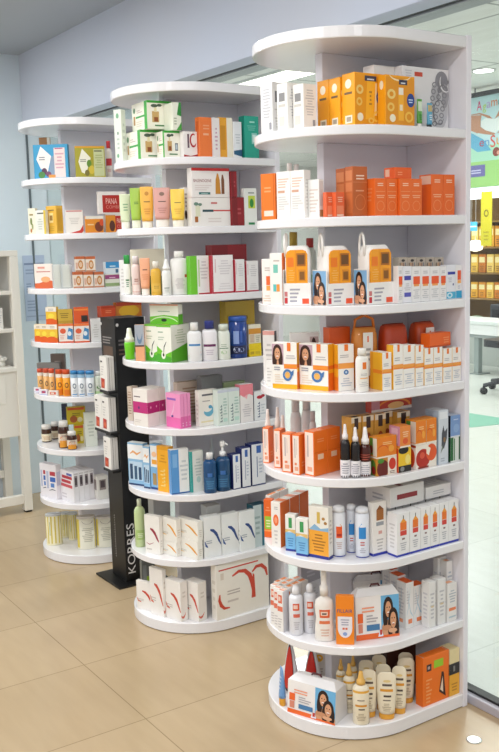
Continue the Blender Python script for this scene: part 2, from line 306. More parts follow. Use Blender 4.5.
 'red_arc': dict(base='#c23a22', F=[('r', 0, 0, 1, .2, '#e9e0da'), ('b', arc(.55, .2, .4, .6, 0, 180), .05, '#e98a2a'), ('r', .0, .2, .2, .95, '#c88a9a'), ('e', .6, .35, .2, .25, '#f0c07a')], R=[('r', 0, 0, 1, 1, '#de7a1e'), ('e', .5, .4, .3, .3, '#f0a84a')]),
 'dark_mark': dict(base='#cf9a42', F=[('r', .0, .9, 1, 1, '#e6d8c0'), ('r', .3, .78, .7, .98, '#3a2a26'), ('e', .5, .5, .3, .2, '#a0481e')], T=[('r', .3, 0, .7, .4, '#3a2a26'), ('r', 0, .4, 1, .9, '#d8b88a')], S=[('r', 0, .1, 1, .6, '#d49a2a'), ('e', .4, .4, .3, .3, '#a0481e')]),
 'bird_blue': dict(base='#d3dae2', F=[('p', [(.3, .34), (.55, .28), (.85, .46), (.9, .66), (.62, .6), (.5, .72), (.34, .58)], '#4c4f58'), ('p', [(.2, .2), (.5, .3), (.4, .36)], '#6d7a6a'), ('e', .6, .45, .12, .05, '#8a6a4a'), ('l', .15, .05, .7, .14, 2, '#a9b3bf'), ('r', .1, .84, .9, .97, '#e6eaee')], S=[('r', 0, 0, 1, 1, '#a9bccf')], T=[]),
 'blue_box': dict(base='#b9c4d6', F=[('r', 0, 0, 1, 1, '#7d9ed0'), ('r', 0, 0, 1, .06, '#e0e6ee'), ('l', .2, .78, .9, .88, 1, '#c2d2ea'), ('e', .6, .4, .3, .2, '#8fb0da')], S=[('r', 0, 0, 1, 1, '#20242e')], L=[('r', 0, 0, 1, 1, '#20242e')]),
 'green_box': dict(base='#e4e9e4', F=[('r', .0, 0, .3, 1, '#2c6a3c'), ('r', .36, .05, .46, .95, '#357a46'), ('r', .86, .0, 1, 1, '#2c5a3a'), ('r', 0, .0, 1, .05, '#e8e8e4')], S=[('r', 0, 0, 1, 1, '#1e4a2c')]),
 # sixth shelf
 'orange_green': dict(base='#ee6a22', F=[('r', .1, .22, .95, .56, '#9cc83a'), ('l', .2, .28, .85, .5, 3, '#e9f0c0'), ('r', .0, .16, 1, .2, '#f6a05a'), ('l', .2, .7, .8, .85, 2, '#f59a68')], S=[('r', .1, .22, .9, .5, '#8fbb36')]),
 'white_disc_orange': dict(base='#f2ede6', F=[('e', .52, .60, .3, .13, '#ef7030'), ('e', .52, .60, .16, .07, '#f6a07a'), ('l', .3, .08, .7, .42, 4, '#d3cdc9'), ('l', .2, .84, .9, .92, 2, '#b9b4b4')], R=[('r', 0, 0, 1, 1, '#ee7428')], T=[('r', .0, .3, 1, .8, '#e87a3a'), ('r', .1, .1, .9, .25, '#e9ddd2')]),
 'sea_small': dict(base='#f1efe9', F=[('r', 0, 0, 1, .06, '#26348e'), ('r', 0, .06, 1, .52, '#7fbce4'), ('p', [(0, .5), (.4, .56), (1, .48), (1, .6), (0, .6)], '#e6c07a'), ('r', .34, .64, .66, .92, '#3f9a58'), ('l', .2, .14, .8, .4, 4, '#4d8ac2')], S=[('r', 0, 0, 1, .06, '#26348e'), ('r', 0, .06, 1, .5, '#8cc4e8')]),
 'sea_yellow': dict(base='#f0ece2', F=[('r', 0, 0, 1, .06, '#26348e'), ('r', 0, .06, 1, .56, '#f2a93a'), ('p', [(0, .54), (.3, .66), (.6, .58), (1, .62), (1, .54)], '#8ab6d6'), ('r', .42, .68, .58, .9, '#d9b85a'), ('e', .75, .78, .08, .03, '#b98a4a'), ('e', .85, .70, .08, .03, '#a9793a'), ('l', .15, .14, .85, .5, 6, '#b0762a')], S=[('r', 0, 0, 1, .06, '#26348e'), ('l', .2, .3, .8, .8, 6, '#cfcabf')]),
 'can_orange': dict(base='#e9ebf0', rough=.25, cap='#eceef2', cap_h=.12, cap_r=.9, cap_t='dome', shoulder=.04, F=[('r', .34, .46, .70, .74, '#ee5f28'), ('p', [(.36, .74), (.44, .66), (.68, .74), (.60, .80)], '#f0a23a'), ('r', .38, .50, .66, .56, '#b32c24'), ('l', .35, .2, .69, .38, 4, '#c0a8a4'), ('r', 0, 0, 1, .025, '#3a4aa6')], label=(.01, .98)),
 'can_blue': dict(base='#e6eaf2', rough=.25, cap='#e9ecf2', cap_h=.12, cap_r=.9, cap_t='dome', shoulder=.04, F=[('r', .30, .46, .72, .74, '#2f8ad0'), ('p', [(.32, .74), (.46, .84), (.70, .74)], '#3f9ade'), ('l', .34, .3, .68, .42, 2, '#c0504a'), ('l', .35, .12, .69, .26, 3, '#b4b4c0'), ('r', 0, 0, 1, .025, '#3a4aa6')], label=(.01, .98)),
 'sun_logo': dict(base='#f0efef', F=[('r', 0, 0, 1, .05, '#2c3aa8'), ('r', .26, .60, .76, .78, '#ee7a2a'), ('p', [(.26, .78), (.5, .88), (.76, .78)], '#f2a23a'), ('r', .48, .86, .54, .94, '#4a4a4a'), ('r', .26, .48, .76, .59, '#d8453a'), ('r', .40, .38, .62, .42, '#8a6a6a'), ('l', .25, .14, .75, .34, 4, '#b9b9c0')], S=[('r', 0, 0, 1, .05, '#2c3aa8'), ('l', .2, .2, .8, .8, 7, '#d6d4d4')], T=[]),
 'brown_logo': dict(base='#f0ece6', F=[('r', 0, 0, 1, .05, '#2c3aa8'), ('r', .26, .66, .78, .86, '#a5662a'), ('p', [(.26, .86), (.5, .94), (.78, .86)], '#8a4f1e'), ('r', .24, .56, .78, .63, '#9aa0a6'), ('r', .40, .40, .66, .46, '#d9a49a'), ('l', .25, .1, .75, .34, 4, '#c2bdb9')], S=[('r', 0, 0, 1, .05, '#2c3aa8')]),
 'grey_red_lid': dict(base='#dcdad8', F=[('r', .2, .35, .8, .6, '#8d2a30')], T=[('r', .30, .04, .42, .98, '#8d2a30'), ('r', .08, .3, .92, .36, '#9a9a9e'), ('l', .5, .5, .9, .8, 3, '#a9a9ae')], S=[('l', .2, .3, .8, .7, 2, '#a9a9ae')]),
 'grey_lid': dict(base='#e2e0de', F=[('l', .2, .3, .8, .7, 2, '#b6b6ba')], T=[('l', .1, .2, .9, .8, 4, '#bfbfc2'), ('r', .1, .3, .3, .7, '#c9c6c4')]),
 # seventh shelf
 'white_red_print': dict(base='#f2efeb', F=[('r', .18, .70, .84, .90, '#df6a4a'), ('r', .25, .75, .6, .86, '#f2d0c0'), ('r', .06, .50, .94, .62, '#e2785c'), ('l', .1, .1, .8, .36, 4, '#cfcaca', 1)], R=[('r', 0, 0, 1, 1, '#dcdade')], T=[('r', .1, .2, .9, .5, '#e9a284'), ('r', .1, .6, .9, .8, '#f0c0a0')]),
 'orange_top_print': dict(base='#f1ece6', F=[('r', .1, .6, .9, .9, '#ea8a5a')], T=[('r', .05, .1, .6, .9, '#ee8a44'), ('l', .65, .2, .95, .8, 3, '#e0a080')]),
 'grey_lying': dict(base='#b4b2b8', F=[('l', .2, .3, .8, .7, 2, '#cfcdd2')]),
 'spray_red': dict(base='#e6e6ea', rough=.3, cap='#e9e8ea', cap_h=.18, cap_r=.55, cap_t='dome', shoulder=.07, F=[('r', .32, .70, .70, .90, '#dc5a34'), ('r', .36, .75, .6, .86, '#f2cfc0'), ('r', .34, .50, .72, .60, '#da6a56'), ('l', .36, .15, .7, .4, 4, '#c2bfc4')], label=(.03, .98)),
 'lotion_pump': dict(base='#f1ece4', cap='#eee9e2', cap_h=.34, cap_r=.42, cap_t='spray', shape='waist', sy=.6, F=[('r', .28, .60, .76, .82, '#df6230'), ('r', .34, .66, .66, .77, '#f3d6c6'), ('r', .40, .69, .60, .73, '#3a3030'), ('r', .26, .44, .76, .52, '#df7a4e'), ('l', .3, .12, .74, .34, 3, '#dcb8a6')], label=(.03, .95)),
 'orange_oval': dict(base='#f58a1e', F=[('e', .5, .34, .40, .20, '#eeeaf0'), ('r', .10, .34, .90, .58, '#eeeaf0'), ('r', 0, .58, 1, .60, '#f58a1e'), ('t', 'FILLAIR', .08, .66, .92, .73, '#2c4a86'), ('l', .22, .40, .78, .55, 3, '#a9a8bc'), ('r', .36, .31, .48, .35, '#e0683a'), ('r', .52, .31, .64, .35, '#e0683a'), ('e', .5, .22, .12, .04, '#8fa6d8')]),
 'graph_white': dict(base='#eceae8', F=[('b', [(.2, .9), (.35, .6), (.6, .35), (.9, .25)], .03, '#b9d0de'), ('b', [(.1, .3), (.3, .45), (.5, .75), (.55, .95)], .03, '#c2d6e0'), ('r', .3, .10, .8, .20, '#ee8a5a'), ('l', .1, .55, .5, .85, 5, '#cfcdd0', 1)], T=[('r', .0, .0, 1, 1, '#ec6420'), ('r', 0, .0, .1, 1, '#f2d8c4')], S=[('r', 0, 0, .1, 1, '#d9d7d6'), ('l', .2, .3, .8, .9, 8, '#d0ced2'), ('r', .3, .12, .7, .2, '#ee9a70'), ('b', [(.2, .2), (.5, .5), (.6, .9)], .03, '#b9d0de')]),
 'white_tall': dict(base='#e9e8e6', F=[('l', .2, .2, .8, .8, 7, '#c6c5c9'), ('r', .3, .44, .7, .48, '#d9c6a0')], S=[('l', .2, .2, .8, .8, 7, '#cfced2')]),
 'white_orange_dash': dict(base='#efedea', F=[('r', .15, .28, .9, .36, '#ee8a5a'), ('l', .15, .5, .9, .85, 5, '#bcc3cc'), ('r', .15, .1, .9, .14, '#b9cdd8')], T=[('r', .1, .2, .7, .8, '#f2b088')], S=[('l', .2, .2, .8, .8, 6, '#cfced0')]),
 # eighth shelf
 'blue_bottle': dict(base='#6f9fd4', cap='#e2a030', cap_h=.2, cap_r=.9, F=[('l', .2, .3, .8, .8, 4, '#c2d6ee')]),
 'red_window': dict(), 'gift': dict(),
 'cream_tube_yellow': dict(base='#dcd4cc', cap='#d9d2c4', F=[('e', .5, .74, .3, .10, '#e6a62c'), ('l', .2, .2, .8, .5, 4, '#b5a9a4')]),
 'cream_pump': dict(base='#f1e6cc', cap='#e6b45a', cap_h=.24, cap_r=.55, cap_t='nozzle', sy=.75, shoulder=.10, F=[('r', 0, .93, 1, 1.0, '#eab146'), ('l', .25, .70, .75, .76, 1, '#6d5a4a'), ('r', .2, .52, .8, .58, '#d9942e'), ('r', .38, .42, .68, .46, '#54463c'), ('l', .26, .1, .74, .34, 5, '#b9a98c')], label=(.04, 1.0)),
 'cream_tube': dict(base='#f1e6cc', cap='#e8a63a', cap_h=.13, cap_r=.82, round_top=.9, F=[('r', .18, .54, .82, .60, '#dc9830'), ('r', .30, .67, .76, .72, '#5e5046'), ('r', .36, .41, .72, .455, '#4e433a'), ('l', .24, .32, .78, .38, 1, '#7a6c5e'), ('l', .26, .08, .74, .28, 5, '#b9a98c'), ('e', .52, .79, .18, .03, '#e9cf8e')]),
 'orange_big': dict(base='#f0761c', F=[('r', .42, .72, .78, .88, '#9ccc2e'), ('r', .14, .70, .32, .84, '#3a2a2e'), ('r', .18, .74, .27, .8, '#b9a4a0'), ('p', [(.62, .2), (.88, .06), (.80, .58), (.72, .6)], '#3a1c12'), ('p', [(.66, .24), (.78, .16), (.76, .5)], '#f0d8c0'), ('l', .12, .06, .34, .58, 7, '#f5a463', 1)], S=[('r', 0, 0, 1, 1, '#ee7018')]),
 'yellow_black': dict(base='#ecdca8', F=[('r', 0, 0, 1, .46, '#f0b23a'), ('r', 0, .46, 1, .70, '#2b2929'), ('r', .38, .52, .56, .64, '#8d8a86'), ('l', .15, .1, .85, .3, 3, '#c98a2a')], S=[('r', 0, 0, 1, .46, '#f0b23a'), ('r', 0, .46, 1, .70, '#2b2929')], T=[]),
 'dark_brown': dict(base='#4a2a22', F=[('l', .2, .3, .8, .7, 3, '#6d4a3e')]),
 # middle unit
 'green_white_long': dict(base='#f1efe0', L=[('r', .82, 0, 1, 1, '#3aa638'), ('r', .26, .46, .84, .53, '#3aa04a'), ('r', .12, .24, .22, .56, '#b58a4a'), ('e', .17, .76, .07, .1, '#5a8a5a'), ('l', .28, .16, .78, .38, 3, '#e0d2c2', 1), ('l', .34, .64, .7, .78, 2, '#c9b4b0', 1)],
    F=[('r', 0, .92, 1, 1, '#3aa638'), ('r', .20, .24, .48, .62, '#c7a468'), ('r', .28, .26, .44, .42, '#8a4a22'), ('p', [(.28, .60), (.4, .60), (.38, .8), (.3, .8)], '#e6dcb0'), ('e', .3, .82, .14, .06, '#4a5a4a'), ('e', .5, .84, .1, .05, '#4a5a4a'), ('r', .68, .26, .86, .54, '#4a5560'), ('r', .71, .3, .83, .5, '#b6c4cc'), ('r', .3, .10, .82, .15, '#5a8a5a')], T=[('r', 0, 0, 1, 1, '#39a035')], R=[('r', .0, .0, 1, 1, '#e8ead6')]),
 'green_white_edge': dict(base='#e9ecda', F=[('p', [(.5, .55), (1, .5), (1, 1), (.75, 1)], '#2f8a3a'), ('p', [(.4, 0), (1, 0), (1, .3)], '#49a442'), ('l', .1, .2, .5, .5, 3, '#a9b39a')], T=[('r', 0, 0, 1, 1, '#39a035')]),
 'pale_leaf': dict(base='#e6ede2', F=[('e', .5, .88, .2, .05, '#7ab08a'), ('e', .5, .55, .12, .03, '#8aa88e'), ('l', .3, .25, .7, .5, 3, '#c0cdc2'), ('e', .4, .12, .15, .04, '#7ab08a')], S=[('l', .2, .2, .8, .8, 5, '#cdd6ca')]),
 'white_red_swoosh': dict(base='#f2eeea', F=[('p', [(.0, 0), (1, 0), (1, .12), (.5, .05), (0, .10)], '#a82028'), ('r', .28, .36, .42, .9, '#6d5560'), ('b', arc(.72, .66, .22, .24, 60, 330), .05, '#b5202c')]),
 'orange_plain': dict(base='#ee7c3a', F=[('r', .3, .55, .75, .6, '#f2b48e'), ('l', .2, .7, .9, .85, 2, '#f3a67a')], S=[('r', .2, .1, .8, .9, '#d9642a')]),
 'white_dots': dict(base='#ece6e4', F=[('l', .3, .2, .7, .8, 6, '#cba4b4')]),
 'yellow_white': dict(base='#eaa62c', F=[('r', .55, 0, 1, 1, '#f0ead6'), ('r', .1, .2, .45, .8, '#d18f1c')]),
 'pale_white': dict(base='#e8ecdf', F=[('l', .2, .3, .8, .8, 5, '#c9d0c2')]),
 'white_navy_foot': dict(base='#eceff2', F=[('p', [(0, .10), (1, .04), (1, .24), (0, .2)], '#1f5a7e'), ('l', .2, .4, .8, .7, 4, '#cdd3d8')]),
 'teal_box': dict(base='#22a58e', F=[('l', .3, .84, .8, .92, 1, '#a8e0d2'), ('r', .5, .34, .88, .6, '#8fd0c6'), ('r', .56, .38, .8, .56, '#d0ece6'), ('l', .2, .66, .8, .8, 3, '#6cc4b2')], S=[('r', 0, 0, 1, 1, '#178a78')]),
 'tube_pale': dict(base='#dfe8c6', cap='#f2f0e4', cap_h=.2, F=[('l', .3, .4, .8, .7, 3, '#8fb08a')]),
 'tube_green': dict(base='#a7cc50', cap='#eff2dc', cap_h=.2, F=[('l', .3, .5, .8, .6, 2, '#5a8a3a')]),
 'tube_yellow': dict(base='#f4ba4a', cap='#f6f0de', cap_h=.16, F=[('e', .5, .80, .14, .06, '#c98a2a'), ('l', .2, .55, .8, .6, 1, '#6d5a2a'), ('l', .25, .2, .75, .4, 3, '#e09c38')]),
 'tube_pink': dict(base='#d9a298', cap='#f3ece2', cap_h=.2, F=[('e', .5, .80, .14, .06, '#8a6a5a'), ('l', .2, .55, .8, .6, 1, '#5a4a3a'), ('l', .25, .2, .75, .4, 3, '#c48a80')]),
 'tube_lemon': dict(base='#f6cf4e', cap='#f6f0de', cap_h=.18, F=[('l', .2, .55, .8, .6, 1, '#6d6a2a'), ('l', .25, .2, .75, .4, 3, '#e6b43c')]),
 'galen_top': dict(base='#efeae6', F=[('r', 0, .90, 1, 1, '#c22a28'), ('t', 'BALENOGENE', .05, .52, .52, .62, '#8a3a3e'), ('r', .18, .10, .48, .18, '#2f6e6a'), ('l', .2, .12, .46, .16, 1, '#bcd6d2'), ('p', [(.62, .12), (.76, .12), (.74, .6), (.70, .82), (.67, .82), (.63, .6)], '#c98a2e'), ('p', [(.78, .12), (.86, .12), (.86, .6), (.83, .78), (.80, .78), (.78, .6)], '#7a4a2a'), ('l', .08, .24, .52, .46, 3, '#e0d4d0', 1)],
     R=[('r', 0, 0, 1, 1, '#bb3038'), ('l', .2, .2, .8, .8, 4, '#d99a98')], T=[('r', 0, 0, 1, 1, '#d9a49a')]),
 'galen_low': dict(base='#f0ece6', F=[('r', .28, .50, .56, .58, '#2c4a52'), ('r', .56, .52, 1, .57, '#cc4a44'), ('r', .08, .14, .16, .34, '#a5642c'), ('r', .10, .34, .22, .72, '#dfe0c4'), ('e', .12, .78, .06, .06, '#6a8a7a'), ('e', .22, .76, .05, .05, '#6a8a7a'), ('l', .42, .14, .9, .34, 2, '#e0d6d0', 1), ('r', .5, .78, .66, .84, '#c96a68')],
     R=[('r', 0, 0, 1, 1, '#c2323a'), ('r', .2, .12, .5, .44, '#e6c8c4'), ('r', .26, .18, .44, .40, '#3a2a2e'), ('l', .2, .6, .8, .85, 2, '#e0a4a0')], T=[('r', 0, 0, 1, 1, '#c2323a')]),
 'white_green_tag': dict(base='#eceee8', F=[('r', .30, .46, .86, .80, '#c9d84a'), ('e', .58, .60, .16, .12, '#2f8f3a'), ('r', .3, .02, .8, .08, '#2f8a52'), ('l', .2, .86, .9, .93, 1, '#8a948c')]),
 'white_dark_edge': dict(base='#ece8e2', F=[('e', .4, .3, .3, .12, '#3a2a22'), ('l', .2, .5, .8, .9, 4, '#a9a09a')]),
 'green_cap': dict(base='#eef0ea', cap='#2f9a4a', cap_h=.22, cap_r=.86, F=[('l', .3, .3, .7, .6, 3, '#5a8a6a'), ('r', .3, .62, .7, .7, '#3f7a4e')]),
 'clear_rose': dict(base='#ead6cf', cap='#e6dfe0', cap_h=.2, cap_r=.7, F=[('r', .1, .05, .9, .48, '#d8a394'), ('r', .15, .08, .85, .45, '#f2e2da'), ('l', .25, .6, .75, .8, 2, '#a06a5a')]),
 'peach_tube': dict(base='#f0b08a', cap='#f2ece4', cap_h=.18, F=[('l', .2, .6, .8, .68, 1, '#8a5a4a'), ('l', .2, .3, .8, .5, 3, '#e0966e')]),
 'yellow_oil': dict(base='#dfb03e', cap='#f0ece0', cap_h=.2, cap_r=.6, shoulder=.1, F=[('l', .2, .3, .8, .5, 2, '#8a6a2a'), ('r', .1, .1, .9, .6, '#e2b84e')]),
 'white_mist': dict(base='#eceee9', cap='#eeeeea', cap_h=.3, cap_t='nozzle', cap_r=.8, F=[('l', .2, .35, .8, .45, 1, '#4a6a5a'), ('l', .3, .1, .7, .3, 3, '#c2cac4')]),
 'white_lotion': dict(base='#ecebe6', cap='#efeee9', cap_h=.15, cap_r=.55, shoulder=.07, F=[('r', .74, .6, .86, .72, '#c24a3a'), ('l', .3, .15, .74, .6, 9, '#cbc8c6')]),
 'flat_green': dict(base='#e6e2cc', F=[('r', 0, 0, 1, .4, '#2f7a4a')], T=[('r', .1, .1, .9, .9, '#dcd8c2')]),
 'green_white': dict(base='#f0f0ec', F=[('r', 0, 0, .36, 1, '#72c832'), ('r', .42, .2, .5, .9, '#bcd6a0'), ('l', .5, .4, .95, .9, 6, '#d3d0d0'), ('r', .42, 0, 1, .03, '#c22a34')], S=[('r', 0, 0, 1, 1, '#6cc42e')]),
 'white_red': dict(base='#f2efee', F=[('r', 0, 0, 1, .04, '#bb1f35'), ('r', 0, 0, .05, 1, '#c22840'), ('r', .14, .55, .18, .9, '#dcb9be'), ('l', .28, .5, .9, .9, 6, '#dbd6d8'), ('l', .28, .1, .9, .3, 3, '#e0dcdc')], L=[('r', 0, 0, 1, 1, '#b81e36')], T=[('r', 0, 0, 1, 1, '#f2efee')]),
 'red_dark': dict(base='#8e1720', F=[('l', .4, .4, .8, .7, 2, '#b0474c'), ('r', 0, 0, .45, 1, '#7a1119')]),
 'green_cone': dict(base='#6cc81e', cap='#e9efdc', cap_h=.45, cap_t='nozzle', cap_r=.95, shape='cone'),
 'peach_grey': dict(base='#efac80', F=[('r', 0, .42, 1, 1, '#aab2bd'), ('b', arc(.5, .75, .28, .22, 180, 360), .06, '#6a86a4'), ('r', 0, .40, 1, .44, '#4a3a32')]),
 'hair_carton': dict(base='#f0f1e4', F=[('p', [(0, 0), (1, 0), (1, .30), (.6, .22), (0, .44)], '#6fc22e'), ('p', [(0, 0), (1, 0), (1, .14), (0, .24)], '#4aa62a'), ('e', .44, .20, .15, .11, '#eef2e0'), ('e', .44, .20, .06, .045, '#1f2a1c'), ('b', [(.44, .22), (.50, .42), (.66, .56)], .025, '#1f2a1c'), ('l', .1, .80, .6, .86, 1, '#8aa68a', 1), ('l', .1, .6, .6, .72, 2, '#bfcab4', 1), ('r', 0, .95, 1, 1, '#6fbf3a')], R=[('p', [(0, 0), (1, 0), (1, .5), (0, .3)], '#5ab028'), ('l', .2, .5, .8, .9, 6, '#c2ccb0')], S=[('p', [(0, 0), (1, 0), (1, .5), (0, .3)], '#5ab028')], T=[('r', 0, 0, 1, 1, '#82c04a'), ('r', .1, .2, .5, .8, '#d9c84a')]),
 'hair_top': dict(base='#eef0e2', F=[('p', [(0, 0), (1, 0), (1, .4), (.5, .46), (0, .36)], '#6cc22a'), ('e', .5, .2, .1, .08, '#1f3a1c'), ('b', arc(.5, .0, .5, .36, 20, 160), .03, '#d8ecc0'), ('l', .2, .62, .8, .7, 1, '#8aa68a'), ('r', 0, .93, 1, 1, '#e8a690')], S=[('r', 0, 0, 1, .5, '#5ab028')]),
 'white_wave': dict(base='#eff0f0', cap='#f0f0ee', cap_h=.2, cap_r=.55, sy=.65, shoulder=.1, F=[('r', .15, .70, .85, .80, '#4a8ac2'), ('p', [(.1, .12), (.9, .30), (.9, .42), (.1, .26)], '#e8743a'), ('p', [(.1, .04), (.9, .2), (.9, .30), (.1, .14)], '#3a6aa8')]),
 'white_purple_cap': dict(base='#efedf0', cap='#2c3580', cap_h=.2, cap_r=.6, sy=.65, shoulder=.1, F=[('r', .15, .60, .85, .72, '#6a2a5a'), ('l', .25, .2, .75, .5, 3, '#cfc6d2')]),
 'white_green_bottle': dict(base='#e9efe4', cap='#dfe8da', cap_h=.16, cap_r=.8, sy=.65, F=[('r', .2, .5, .8, .54, '#3a7a4a'), ('e', .5, .3, .2, .1, '#bcd6b0'), ('l', .25, .6, .75, .8, 2, '#b4c2b0')]),
 'navy_tub': dict(base='#27468f', cap='#2a55a8', cap_h=.12, cap_r=1.0, shoulder=.02, rough=.15, F=[('r', .1, .05, .9, .38, '#1b2450'), ('e', .42, .22, .14, .10, '#c3cbe2'), ('e', .64, .22, .14, .09, '#9aa6cc'), ('r', .3, .45, .55, .95, '#8fa6dc'), ('r', .6, .5, .7, .95, '#3f63b4')]),
 'yellow_soft': dict(base='#c9a83a', F=[('l', .1, .4, .8, .8, 3, '#8a7020'), ('r', 0, 0, 1, .2, '#b58f2a')]),
 'white_yellow': dict(base='#ece5cf', F=[('r', .0, .62, 1, .84, '#d9942e'), ('r', 0, 0, 1, .24, '#f2d414'), ('r', .1, .28, .45, .6, '#d9c0a4'), ('l', .55, .3, .9, .58, 4, '#b0a890')]),
 'yellow_flat': dict(base='#f2d414', F=[('r', .1, .3, .4, .7, '#c4a41a'), ('r', .5, .3, .9, .7, '#d9bc1e')]),
 'blue_cap_white': dict(base='#e4e8f0', F=[('r', .1, .2, .9, .8, '#ccd4e2'), ('e', .6, .5, .25, .3, '#2c49a0')], T=[('e', .6, .5, .25, .3, '#2c49a0')]),
 'magenta_band': dict(base='#efe9e2', F=[('r', 0, .36, 1, .66, '#c02a78'), ('l', .08, .78, .7, .84, 1, '#6d5a62', 1), ('e', .4, .50, .06, .04, '#5a2a6a'), ('l', .1, .1, .6, .2, 2, '#d9d0ca', 1)], S=[('r', 0, .36, 1, .66, '#b52671'), ('e', .5, .52, .1, .03, '#e9a8c8')], T=[('r', .1, .1, .9, .9, '#e6dfd6')]),
 'pink_carton': dict(base='#f29ac8', F=[('r', .1, .80, .7, .86, '#9a6ac0'), ('r', .36, .30, .5, .36, '#5a3a8a'), ('r', 0, 0, 1, .3, '#ea6cae'), ('b', [(.3, .3), (.5, .5), (.6, .75)], .03, '#f6c2de')], S=[('r', 0, 0, 1, .34, '#e56aac'), ('r', .1, .4, .2, .95, '#d98abc'), ('l', .5, .06, .9, .2, 2, '#f4d0e4')], T=[('r', 0, 0, 1, 1, '#f3b6d6')]),
 'beige_print': dict(base='#cfc0ae', F=[('l', .1, .2, .9, .9, 9, '#a58a74')], T=[('r', .1, .1, .9, .9, '#b9a590')]),
 'swirl_blue': dict(base='#f1ede4', F=[('b', arc(.5, .44, .24, .12, 200, 400), .07, '#6ab0cc'), ('e', .62, .52, .10, .05, '#4f98c0'), ('r', .18, .84, .8, .89, '#5a5a60'), ('l', .2, .68, .8, .74, 1, '#b0aaa6', 1), ('r', .1, .10, .9, .14, '#e9dcae')], S=[('l', .2, .2, .8, .8, 5, '#d6d2ca')]),
 'text_green': dict(base='#dce8e0', F=[('lv', .18, .10, .40, .60, 6, '#4a6a72'), ('r', .0, .92, 1, 1, '#c9d0dc'), ('l', .5, .3, .9, .8, 6, '#a9c6bc'), ('r', .5, .1, .9, .2, '#bfe0d4')]),
 'pink_top': dict(base='#efeae8', F=[('p', [(0, .74), (.3, .66), (.7, .74), (1, .68), (1, 1), (0, 1)], '#ee8a96'), ('p', [(.3, .68), (.6, .74), (.5, .6)], '#f4b6bc'), ('l', .15, .15, .85, .5, 6, '#cfc9cc')], S=[('r', 0, .7, 1, 1, '#e8808e')]),
 'navy_red': dict(base='#eef0f2', F=[('lv', .24, .10, .44, .66, 6, '#26407a'), ('e', .45, .80, .26, .06, '#c2283a'), ('e', .72, .84, .16, .05, '#b52434'), ('l', .5, .2, .9, .6, 4, '#d0d6dc')], S=[('r', .2, 0, .8, 1, '#2a3560')]),
 'dark_grey_lying': dict(base='#6d6f70', F=[('l', .2, .3, .8, .7, 2, '#9a9c9c')]),
 'green_lying': dict(base='#8a9a72', F=[('l', .2, .3, .8, .7, 2, '#c2ccae')]),
 'blue_window': dict(base='#8fbcdc', F=[('r', 0, .62, 1, .96, '#eef0f0'), ('b', [(.15, .74), (.35, .80), (.6, .74), (.85, .80)], .03, '#e6a86a'), ('r', .06, .12, .94, .56, '#bcd4e6'), ('r', .12, .14, .30, .50, '#2c4a6a'), ('r', .40, .14, .58, .46, '#3a5a78'), ('r', .68, .14, .86, .44, '#2c4a6a'), ('r', 0, .0, 1, .04, '#26406a')], R=[('r', 0, .06, 1, .5, '#7aaed2'), ('r', .2, .6, .8, .95, '#f0f0ee')], T=[('r', 0, 0, 1, 1, '#e2e6e4')]),
 'blue_white_sun': dict(base='#7fb4de', F=[('r', .06, .50, .94, .97, '#eceeee'), ('r', .2, .56, .8, .66, '#e9a43a'), ('r', .25, .1, .7, .36, '#a58a5a'), ('r', 0, 0, 1, .05, '#2c4a86'), ('e', .5, .78, .3, .06, '#f4c49a')], S=[('r', 0, 0, 1, 1, '#6aa4d4')]),
 'yellow_vertical': dict(base='#efab22', F=[('lv', .26, .12, .66, .52, 5, '#f6d884'), ('r', 0, .92, 1, 1, '#e39c1a'), ('l', .2, .65, .8, .85, 3, '#d28f1a')], S=[('r', .0, 0, 1, 1, '#e8a21e')]),
 'blue_white_split': dict(base='#eff0ec', F=[('r', 0, 0, .44, 1, '#5a9bd8'), ('r', .1, .6, .35, .9, '#7fb4e4'), ('l', .5, .3, .94, .8, 5, '#cdd3d4'), ('r', 0, 0, 1, .03, '#3a6aa8')], S=[('r', 0, 0, 1, 1, '#5a9bd8')], T=[]),
 'teal_white': dict(base='#e8ece4', F=[('r', 0, 0, .16, 1, '#3aa8a0'), ('e', .6, .3, .16, .08, '#bcd8d0'), ('l', .3, .4, .9, .85, 6, '#c3cfca')], S=[('r', 0, 0, 1, 1, '#3aa8a0')], T=[]),
 'blue_gel': dict(base='#1c4a78', cap='#f2f2f0', cap_h=.16, cap_r=.5, rough=.15, shoulder=.12, F=[('r', .2, .1, .8, .6, '#245a86'), ('l', .25, .15, .75, .5, 4, '#4a84b0'), ('r', .36, .62, .64, .78, '#3a70b4')], label=(.05, .9)),
 'blue_gel_pump': dict(base='#1b466e', cap='#f2f2f0', cap_h=.30, cap_r=.42, cap_t='pump', pump_a=-.4, rough=.15, shoulder=.10, F=[('r', .2, .1, .8, .6, '#235680'), ('l', .25, .15, .75, .5, 4, '#4880ac'), ('r', .36, .62, .64, .78, '#3a70b4')], label=(.05, .9)),
 'blue_nozzle': dict(base='#2a4a6a', cap='#d9e0e4', cap_h=.45, cap_r=.6, cap_t='nozzle'),
 'navy_white': dict(base='#eceef2', F=[('r', .36, .78, .70, .96, '#3a66b4'), ('r', .36, .2, .42, .7, '#5a6ea0'), ('l', .5, .3, .8, .7, 5, '#c0c6d6'), ('r', 0, 0, 1, .03, '#24306a')], S=[('r', 0, 0, 1, 1, '#232f6e')], T=[('r', 0, 0, 1, 1, '#2c3a78')]),
 'green_clear': dict(base='#c6d8a0', cap='#e2ead0', cap_h=.14, cap_r=.4, shoulder=.14, rough=.12, F=[('r', .15, .2, .85, .6, '#a8c676'), ('l', .25, .3, .75, .5, 3, '#e6efcc')]),
